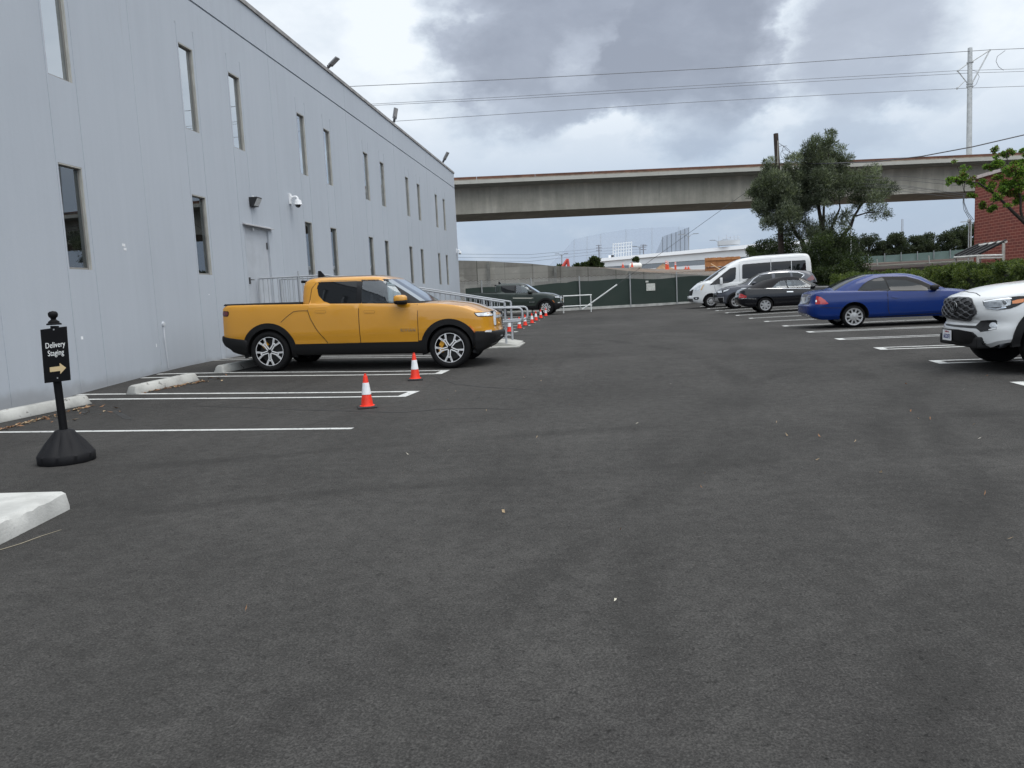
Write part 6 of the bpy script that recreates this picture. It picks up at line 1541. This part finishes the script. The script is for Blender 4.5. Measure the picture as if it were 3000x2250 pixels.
cb = cabin(lev(c, [z6(*p) for p in ((960, 670), (1020, 640), (1250, 535), (1450, 488), (1640, 476))], [z6(*p) for p in ((2110, 640), (2060, 606), (2000, 576), (1900, 524), (1815, 486), (1700, 476))], .86,
   [(.9, .77), (1.0, .74), (1.2, .66), (1.36, .56)], .1, .1), .1, .1, 6, 60, .012)
wq = T([(1367, 651), (1490, 548), (1583, 533), (1610, 654)], .2); wf_ = T([(1622, 654), (1597, 532), (1680, 527), (1830, 533), (1990, 617), (1990, 654)], .2)
body(c, [sh, cb], NAV, (-1.345, 1.345), .35, tunnels=[wq, wf_])
[o for o in c.root.children if o.name.startswith('cab')][0].data.materials[0] = TOPF
for o in c.root.children:
    if o.name.split('.')[0] == 'cab': o.name = 'canvas_top'
for sd in (-1, 1):
    for P_ in (wq, wf_): patch(c, 'side_window', P_, CLR, side=sd, off=.001, back=False)
    seam(c, T([(1800, 512), (1840, 520), (2010, 605), (2030, 640)], .2), .05, .006, name='windshield_pillar', mat=NAV, side=sd)
patch(c, 'windshield', [(-.64, 1.0), (.64, 1.0), (.53, 1.28), (-.53, 1.28)], GLM, a=0, off=.005)
seam(c, T([(905, 655), (1365, 658), (1990, 660)], .03), .010, .006, name='chrome_strip', mat=CHR)
do = patch(c, 'door', T([(1622, 668), (1985, 668), (2080, 700), (2090, 890), (1670, 905), (1635, 800)]), NAV, off=.004)
patch(c, 'door_handle', T([(1606, 702), (1704, 700), (1704, 714), (1606, 716)]), CHR, do, off=.02, th=.03)
A_ = radians(-140)
P_ = hp(c, [(864, 748), (905, 738), (985, 774), (986, 798), (950, 806), (868, 806)], A_, z6)
patch(c, 'taillight', P_, RED_L, a=A_, off=.006, res=.04); patch(c, 'taillight', flip(P_), RED_L, a=-A_, off=.006, res=.04)
seam(c, hp(c, [(866, 776), (983, 786)], A_, z6), .014, .010, a=A_, mat=RED_D)
seam(c, T([(880, 816), (1000, 816), (1140, 820)]), .02, .005, mat=CHR, name='bumper_strip'); seam(c, T([(1410, 812), (1700, 805), (2080, 795)]), .03, .006, mat=mt('trim_black', (.01, .01, .01)), name='side_moulding')
q = c.bvh.ray_cast(V((-5, -.02, .78)), V((1, 0, 0)))[0]; plate(c, basis((q.x-.012, 0, .76), (0, -1, 0), (0, 0, 1), (-1, 0, 0)))
mx, mz = c.tr(*z6(2010, 630), 0); mirror(c, mx, mz, .78, NAV, .085, .08, .06, False)
seats(c, (.15,), .65)
for x in (-1.345, 1.345):
    for sg in (-1, 1): wheel(c, x, sg, .30, .205, .22, 's7', .03)

# ---- grey crossover (faces the aisle)
GRY = paintmat('paint_grey', (.060, .065, .080), .25, .2)
c = Car('crossover_car', 'grey crossover facing the aisle between the white van and the black convertible', None, z6(830, 972), 2.66, 1.85, 1, 'car', scale=1.0, heading=pi-.03)
T = lambda P, d=.02: [c.tr(*z6(*p), d) for p in P]
sh = shell([(-2.28, 0), (-2.26, .55), (-2.15, .82), (-1.9, .91), (-1.3, .925), (1.4, .925), (1.85, .89), (2.1, .75), (2.24, .45), (2.28, 0)],
  [(-2.3, .45), (-2.2, .32), (-1.8, .26), (1.8, .26), (2.28, .3)], [(-2.3, 1.0), (-2.2, 1.1), (-1.5, 1.11), (1.0, 1.08), (1.25, 1.07), (1.8, 1.0), (2.1, .92), (2.28, .82)],
  [(.25, .95), (.45, .99), (.7, 1), (.95, .98), (1.1, .94)], [(.25, -.1), (.4, 0), (.6, .01), (.7, 0), (1, -.08)], [(.3, .1), (.5, 0), (1.1, .04)], [(-2.3, .02), (1, .04), (1.6, .06), (2.2, .04)], .03)
cb = cabin(lev(c, [z6(*p) for p in ((2045, 560), (2030, 510), (1990, 440), (1940, 388), (1800, 380), (1650, 377))], [z6(*p) for p in ((800, 625), (880, 590), (1000, 518), (1150, 438), (1300, 394), (1450, 379))], .92,
   [(1.0, .87), (1.15, .84), (1.4, .76), (1.6, .67), (1.7, .58)], .12, .05), .12, .05, 7, 60, .015)
body(c, [sh, cb], GRY, (-1.33, 1.33), .385)
for sd in (-1, 1):
    for P_ in ([(1024, 600), (1110, 517), (1200, 457), (1373, 428), (1385, 600)], [(1423, 426), (1660, 414), (1668, 560), (1430, 590)], [(1690, 413), (1800, 417), (1855, 445), (1830, 482), (1700, 540)]):
        patch(c, 'side_window', T(P_, .2), GLM, side=sd, off=.006)
    patch(c, 'cladding', ring(1.33, .35, .37, .45, -10, 190), BPL, side=sd, off=.012); patch(c, 'cladding', ring(-1.33, .35, .37, .45, -10, 190), BPL, side=sd, off=.012)
    patch(c, 'sill_trim', [(-.95, .28), (.95, .28), (.92, .42), (-.92, .42)], BPL, side=sd, off=.012)
seam(c, T([(1008, 603), (1100, 507), (1200, 442), (1390, 413), (1600, 401), (1780, 406), (1870, 438), (1872, 455), (1830, 490)], .18), .020, .010, name='chrome_strip', mat=CHR)
patch(c, 'windshield', [(-.72, 1.15), (.72, 1.15), (.6, 1.56), (-.6, 1.56)], GLD, a=0, off=.005)
A_ = radians(42)
P_ = hp(c, [(516, 692), (600, 680), (742, 655), (700, 695), (610, 732), (540, 738)], A_, z6); patch(c, 'headlight', P_, GBL, a=A_, off=.005, res=.05)
P2 = hp(c, [(545, 698), (600, 690), (610, 722), (560, 730)], A_, z6); patch(c, 'lamp_lens', P2, CLRL, a=A_, off=.010, res=.05); P2 = hp(c, [(630, 690), (730, 662), (695, 692), (625, 718)], A_, z6); patch(c, 'lamp_lens', P2, CLRL, a=A_, off=.010, res=.05)
patch(c, 'headlight', flip(P_), CLRL, a=-A_, off=.005, res=.05)
f_ = patch(c, 'fog_recess', hp(c, [(505, 800), (636, 790), (642, 885), (560, 892)], A_, z6), SILV, a=A_, off=.005, res=.06); patch(c, 'fog_panel', hp(c, [(540, 806), (626, 798), (630, 876), (580, 880)], A_, z6), BPL, f_, a=A_, off=.010, res=.06)
patch(c, 'grille', [(-.6, .62), (.6, .62), (.62, .84), (-.62, .84)], GBL, a=0, off=.005); seam(c, [(-.6, .83), (.6, .83)], .03, .012, a=0, name='chrome_strip', mat=CHR)
A_ = radians(138); P_ = hp(c, [(1905, 522), (1960, 480), (2000, 452), (2024, 486), (2030, 520), (1960, 540)], A_, z6); patch(c, 'taillight', P_, RED_D, a=A_, off=.006, res=.05); patch(c, 'taillight', flip(P_), RED_D, a=-A_, off=.006, res=.05)
mx, mz = c.tr(*z6(1100, 575), 0); mirror(c, mx, mz, .86, GRY, .09, .09, .065, False)
for x in (-1.33, 1.33):
    for sg in (-1, 1): wheel(c, x, sg, .35, .225, .22, 's5', .03)

# ---- white passenger van
WHI = paintmat('paint_white', (.62, .63, .63), .3)
c = Car('passenger_van', 'white passenger van facing the aisle, farthest of the vehicles by the hedge', None, z6(440, 957), 3.3, 2.06, 1, 'van', scale=1.0, heading=pi-.03)
T = lambda P, d=.02: [c.tr(*z6(*p), d) for p in P]
sh = shell([(-3.6, 0), (-3.6, .7), (-3.56, .95), (-3.4, 1.02), (-2.5, 1.03), (1.7, 1.03), (2.1, 1.0), (2.4, .90), (2.6, .68), (2.7, .35), (2.73, 0)],
  [(-3.6, .45), (-3.4, .35), (1.9, .27), (2.3, .27), (2.73, .33)], [(-3.6, 1.3), (1.2, 1.3), (1.6, 1.36), (1.95, 1.37), (2.2, 1.30), (2.45, 1.2), (2.6, 1.12), (2.73, 1.0)],
  [(.3, .96), (.5, 1.0), (.9, 1), (1.2, .985), (1.4, .97)], [(.25, -.12), (.4, 0), (.6, .02), (.7, -.03), (1.0, -.08), (1.2, -.16)], [(0, 0)], [(-3.6, 0), (1.6, .03), (2.0, .08), (2.5, .05)], .03)
cb = cabin([(1.2, -3.58, 2.02, 1.0), (1.45, -3.58, 1.76, .99), (1.75, -3.57, 1.30, .97), (2.05, -3.55, .82, .945), (2.25, -3.52, .48, .92), (2.38, -3.48, .22, .89), (2.47, -3.42, -.05, .85), (2.52, -3.34, -.35, .78), (2.545, -3.2, -.6, .68)], .14, .03, 9, 64, .05)
body(c, [sh, cb], WHI, (-1.9, 1.642), .40)
for sd in (-1, 1):
    patch(c, 'side_window', T([(410, 608), (540, 500), (640, 420), (735, 347), (815, 328), (826, 345), (815, 505), (770, 548), (700, 572), (480, 602)], .06), GLD, side=sd, off=.006)
    for P_ in ([(918, 305), (935, 286), (1300, 256), (1356, 252), (1356, 470), (925, 512), (916, 495)], [(1364, 251), (1672, 231), (1672, 450), (1364, 470)], [(1682, 230), (1888, 220), (1900, 234), (1906, 370), (1906, 430), (1682, 448)]):
        patch(c, 'side_window', T(P_, .09), GLD, side=sd, off=.006)
    patch(c, 'arch_trim', ring(1.642, .35, .385, .43, 0, 180), BPL, side=sd, off=.006)
patch(c, 'windshield', [(-.88, 1.44), (.88, 1.44), (.84, 2.1), (-.84, 2.1)], GLD, a=0, off=.006)
seam(c, T([(875, 215), (872, 330), (880, 520), (885, 620)], .06), .02, .004, mat=mt('seam_grey', (.25, .26, .27), .7)); seam(c, T([(492, 612), (496, 660), (520, 720)], .02), .02, .004, mat=mt('seam_grey', (.2, .2, .2)))
seam(c, T([(1360, 165), (1360, 252)], .1), .02, .004, mat=mt('seam_grey', (.2, .2, .2))); seam(c, T([(870, 250), (1300, 205), (1900, 165)], .12), .03, .004, mat=mt('seam_pale', (.5, .51, .52), .6), name='drip_rail')
A_ = radians(45)
P_ = hp(c, [(178, 668), (230, 622), (346, 590), (292, 690), (190, 697)], A_, z6); hl = patch(c, 'headlight', P_, CLRL, a=A_, off=.006, res=.06); patch(c, 'indicator_lens', hp(c, [(310, 610), (342, 596), (296, 684), (275, 688)], A_, z6), mt('lamp_amber_pale', (.6, .42, .24), .2, coat=1), hl, a=A_, off=.011, res=.05)
patch(c, 'headlight', flip(P_), CLRL, a=-A_, off=.006, res=.06)
P_ = hp(c, [(162, 800), (180, 794), (245, 792), (254, 806), (240, 832), (185, 834)], A_, z6); fg = patch(c, 'fog_recess', P_, BPL, a=A_, off=.006, res=.05); patch(c, 'fog_lamp', hp(c, [(196, 806), (224, 804), (224, 820), (198, 822)], A_, z6), CLRL, fg, a=A_, off=.012, res=.05)
patch(c, 'grille', [(-.62, .70), (.62, .70), (.66, 1.02), (-.66, 1.02)], BPL, a=0, off=.006); patch(c, 'lower_grille', [(-.7, .36), (.7, .36), (.72, .52), (-.72, .52)], BPL, a=0, off=.006); patch(c, 'cowl', hp(c, [(240, 570), (330, 545), (318, 556), (262, 576)], A_, z6), BPL, a=A_, off=.008)
q = c.bvh.ray_cast(V((5, .02, .62)), V((-1, 0, 0)))[0]; plate(c, basis((q.x+.02, 0, .60), (0, 1, 0), (0, 0, 1), (1, 0, 0)))
for sg in (-1, 1):
    mx, mz = c.tr(*z6(595, 545), -.12); m_ = MB(); m_.box((mx, sg*1.16, mz), (.14, .22, .36), bev=.04); o = m_.build('side_mirror', WHI, c.root, 40); m_ = MB(); m_.box((mx-.075, sg*1.16, mz), (.01, .18, .3)); m_.build('mirror_glass', GLM, o); m_ = MB(); m_.tube([(mx+.02, sg*1.0, mz-.12), (mx, sg*1.12, mz-.12)], .04, 8); m_.build('mirror_arm', BPL, o)
for x in (-1.9, 1.642):
    for sg in (-1, 1): wheel(c, x, sg, .35, .215, .23, 's10', .05)

# ---- white pickup cut by the frame edge
def z8(x, y): return 2700+x*.21708, 780+y*.21708
c = Car('pickup_truck', 'white pickup truck with a black honeycomb grille facing the aisle, cut by the frame edge', None, (3005, 1075), 3.236, 1.91, 1, 'pickup truck', scale=.93, heading=pi-.03)
pp = at(*z8(391, 925), 10.6); pl = V((2.60, .0, .56)); off_ = pp - (c.M @ pl); off_.z = 0
c.root.location = V(c.root.location) + off_; c.M = Matrix.Translation(off_) @ c.M; c.Mi = c.M.inverted()
T = lambda P, d=.02: [c.tr(*z8(*p), d) for p in P]
W2 = .955
sh = shell([(-2.78, 0), (-2.78, .8), (-2.7, .93), (-2.4, .945), (1.2, .945), (1.75, .94), (2.1, .91), (2.33, .82), (2.47, .60), (2.54, .3), (2.56, 0)],
  [(-2.78, .6), (-2.5, .5), (-2.0, .42), (1.1, .40), (2.0, .44), (2.3, .42), (2.42, .34), (2.56, .34)], [(-2.78, 1.2), (1.0, 1.17), (1.4, 1.165), (1.9, 1.13), (2.15, 1.10), (2.35, 1.075), (2.56, 1.07)],
  [(.3, .96), (.6, 1), (.85, 1), (.95, .99), (1.1, .965), (1.2, .94)], [(.36, -.05), (.42, .0), (.62, .02), (.65, -.02), (.72, -.04), (.76, .01), (.85, .02), (.98, -.0), (1.05, -.05), (1.09, -.12)], [(0, 0)], [(-2.78, 0), (.9, .05), (1.5, .085), (2.2, .075), (2.5, .04)], .03)
cb = cabin([(1.08, -.95, 1.25, .88), (1.2, -.95, 1.05, .87), (1.45, -.92, .62, .80), (1.65, -.85, .28, .73), (1.72, -.78, .12, .68)], .12, .03, 8, 60, .03)
body(c, [sh, cb], WHI, (-1.618, 1.618), .47)
for sd in (-1, 1):
    patch(c, 'side_window', [(.88, 1.22), (.18, 1.62), (-.7, 1.64), (-.8, 1.24)], GLD, side=sd, off=.005)
    for x in (-1.618, 1.618): patch(c, 'fender_flare', ring(x, .44, .455, .545, -8, 188), BPL, side=sd, off=.03, th=.07)
patch(c, 'windshield', [(-.72, 1.22), (.72, 1.22), (.6, 1.64), (-.6, 1.64)], GLD, a=0, off=.005)
bd_ = [o for o in c.root.children if o.name.split('.')[0] == 'body'][0].data; bd_.materials.append(BPL); k_ = len(bd_.materials)-1
for p_ in bd_.polygons:
    if p_.center.z < .45 and p_.center.x > 2.40 and p_.material_index == 0: p_.material_index = k_
hs = [hit(c, *z8(*p)) for p in ((450, 340), (640, 352), (740, 367), (790, 402), (836, 452))]
hs = [(h.x, h.y) for h in hs]; seam(c, hs[:4], .009, .004, top=True)
gp_ = hp(c, [(348, 416), (500, 418), (640, 425), (684, 442), (720, 530), (748, 600), (742, 640), (660, 737), (480, 715), (312, 692), (304, 670), (318, 520), (330, 460)], 0, z8)
GB0 = mt('grille_black', (.006, .006, .007), .5)
gr = patch(c, 'grille', gp_, GB0, a=0, off=.016, res=.045, th=.03)
GRB = mt('grille_rib', (.045, .046, .05), .4)
ys_ = [p[0] for p in gp_]; zs_ = [p[1] for p in gp_]; y0, y1, z0, z1 = min(ys_), max(ys_), min(zs_), max(zs_)
m_ = MB(); nr = 7
for r_ in range(nr+1):
    zz = z0 + (z1-z0)*(r_+.5)/(nr+1); run = []
    for k in range(61):
        y = y0+(y1-y0)*k/60; zz2 = zz + .013*(1 if sin(2*pi*k/60*6 + (pi if r_ % 2 else 0)) > 0 else -1)*min(1, abs(sin(2*pi*k/60*6))*2.2)
        if inpoly(gp_, y, zz2):
            h_ = c.bvh.ray_cast(V((5, y, zz2)), V((-1, 0, 0)))[0]; run.append(V((h_.x+.022, y, zz2)))
        elif len(run) > 1: m_.tube(run, .0085, 5); run = []
        else: run = []
    if len(run) > 1: m_.tube(run, .0085, 5)
m_.build('honeycomb_rib', GRB, gr, 60)
P_ = chaikin(gp_, 1, True) if False else gp_
seam(c, P_ + P_[:1], .020, .020, a=0, name='grille_frame', mat=GRB)
# round three-ellipse badge
eh = hit(c, *z8(470, 545)); 
m_ = MB(); BX = eh.x+.036
def eloop(cy, cz, ry, rz, r): m_.tube([(BX, cy+ry*cos(a), cz+rz*sin(a)) for a in [2*pi*i/28 for i in range(29)]], r, 6)
eloop(eh.y, eh.z, .105, .072, .008); eloop(eh.y, eh.z+.032, .075, .030, .007); eloop(eh.y, eh.z+.002, .034, .062, .007)
m_.build('emblem', mt('emblem_dark_chrome', (.12, .125, .13), .25, .9), gr, 60)
low = hp(c, [(322, 768), (480, 790), (735, 802), (775, 765), (800, 735), (880, 727), (1000, 724), (1016, 742), (1014, 850), (900, 872), (800, 886), (740, 838), (500, 820), (330, 796)], radians(20), z8)
lo = patch(c, 'lower_grille', low, GB0, a=radians(20), off=.006, res=.08)
pf = hit(c, *z8(968, 806)); Mx = basis(pf + V((.012, .012, 0)), V((-.6, .8, 0)), V((0, 0, 1)))
m_ = MB(); m_.lathe([(.05, -.03), (.05, .012), (.042, .014), (.0, .02)], 24, basis(pf, V((-.55, .83, 0)), V((0, 0, 1)), V((.83, .55, 0)))); m_.build('fog_lamp', CLRL, lo, 50)
bl = hp(c, [(244, 848), (330, 840), (500, 852), (600, 872), (690, 888), (740, 930), (790, 990), (882, 1052), (740, 1068), (620, 1040), (520, 1012), (330, 994), (252, 925)], radians(12), z8)
bo_ = patch(c, 'front_bumper', bl, BPL, a=radians(12), off=.03, th=.09, res=.09)
m_ = MB(); m_.box((2.36, 0, .42), (.3, 1.3, .16), bev=.03); m_.build('skid_plate', BPL, c.root)
hlp = hp(c, [(824, 474), (860, 455), (1010, 436), (1180, 414), (1300, 402), (1400, 400), (1420, 440), (1385, 486), (1290, 540), (1200, 572), (1030, 592), (890, 575), (842, 532)], radians(45), z8)
hl = patch(c, 'headlight', hlp, GBL, a=radians(45), off=.006, res=.06)
for P_, m0, nm in (([(840, 474), (880, 458), (1190, 424), (1215, 470), (1205, 520), (1100, 548), (880, 560), (850, 530)], mt('lamp_reflector', (.30, .32, .34), .16, .55, coat=1, var=.5, vs=9), 'lamp_lens'), ([(1226, 468), (1300, 448), (1385, 436), (1382, 482), (1300, 500), (1230, 504)], AMB, 'indicator_lens'),
                   ([(835, 466), (1010, 440), (1180, 418), (1220, 424), (1225, 440), (1010, 456), (845, 484)], CHR, 'chrome_trim'), ([(860, 556), (1010, 568), (1140, 545), (1150, 560), (1030, 590), (880, 574)], CHR, 'chrome_trim')):
    patch(c, nm, hp(c, P_, radians(45), z8), m0, hl, a=radians(45), off=.010 if nm != 'chrome_trim' else .013, res=.05)
for q, r_ in ((1118, .034),):
    ph = hit(c, *z8(q, 490)); m_ = MB(); PJ = basis(ph, V((-.7, .7, 0)), V((0, 0, 1)), V((.7, .7, 0)))
    m_.lathe([(r_, 0), (r_, .016), (r_*.8, .018), (r_*.8, .008)], 20, PJ); pj = m_.build('projector', CHR, hl, 40)
    m_ = MB(); m_.lathe([(r_*.8, .008), (r_*.55, .014), (0, .017)], 20, PJ); m_.build('projector_lens', mt('projector_glass', (.16, .17, .18), .05, coat=1), hl, 40)
patch(c, 'headlight', flip(hlp), CLRL, a=radians(-45), off=.006, res=.06)
q = c.bvh.ray_cast(V((5, .0, .55)), V((-1, 0, 0)))[0]; ph = hit(c, *z8(391, 925))
plate(c, basis((ph.x+.05, ph.y, ph.z), (0, 1, 0), (0, 0, 1), (1, 0, 0)), '66320F3', 'California', w=.30, h=.15)
mirror(c, .95, 1.28, .92, WHI, .1, .1, .09)
for x in (-1.618, 1.618):
    for sg in (-1, 1): wheel(c, x, sg, .40, .21, .27, 's5', .02)
# ---------------------------------------------------------------- final tidy
def _clean(o):
    for ch in o.children: _clean(ch)
bpy.context.view_layer.update()
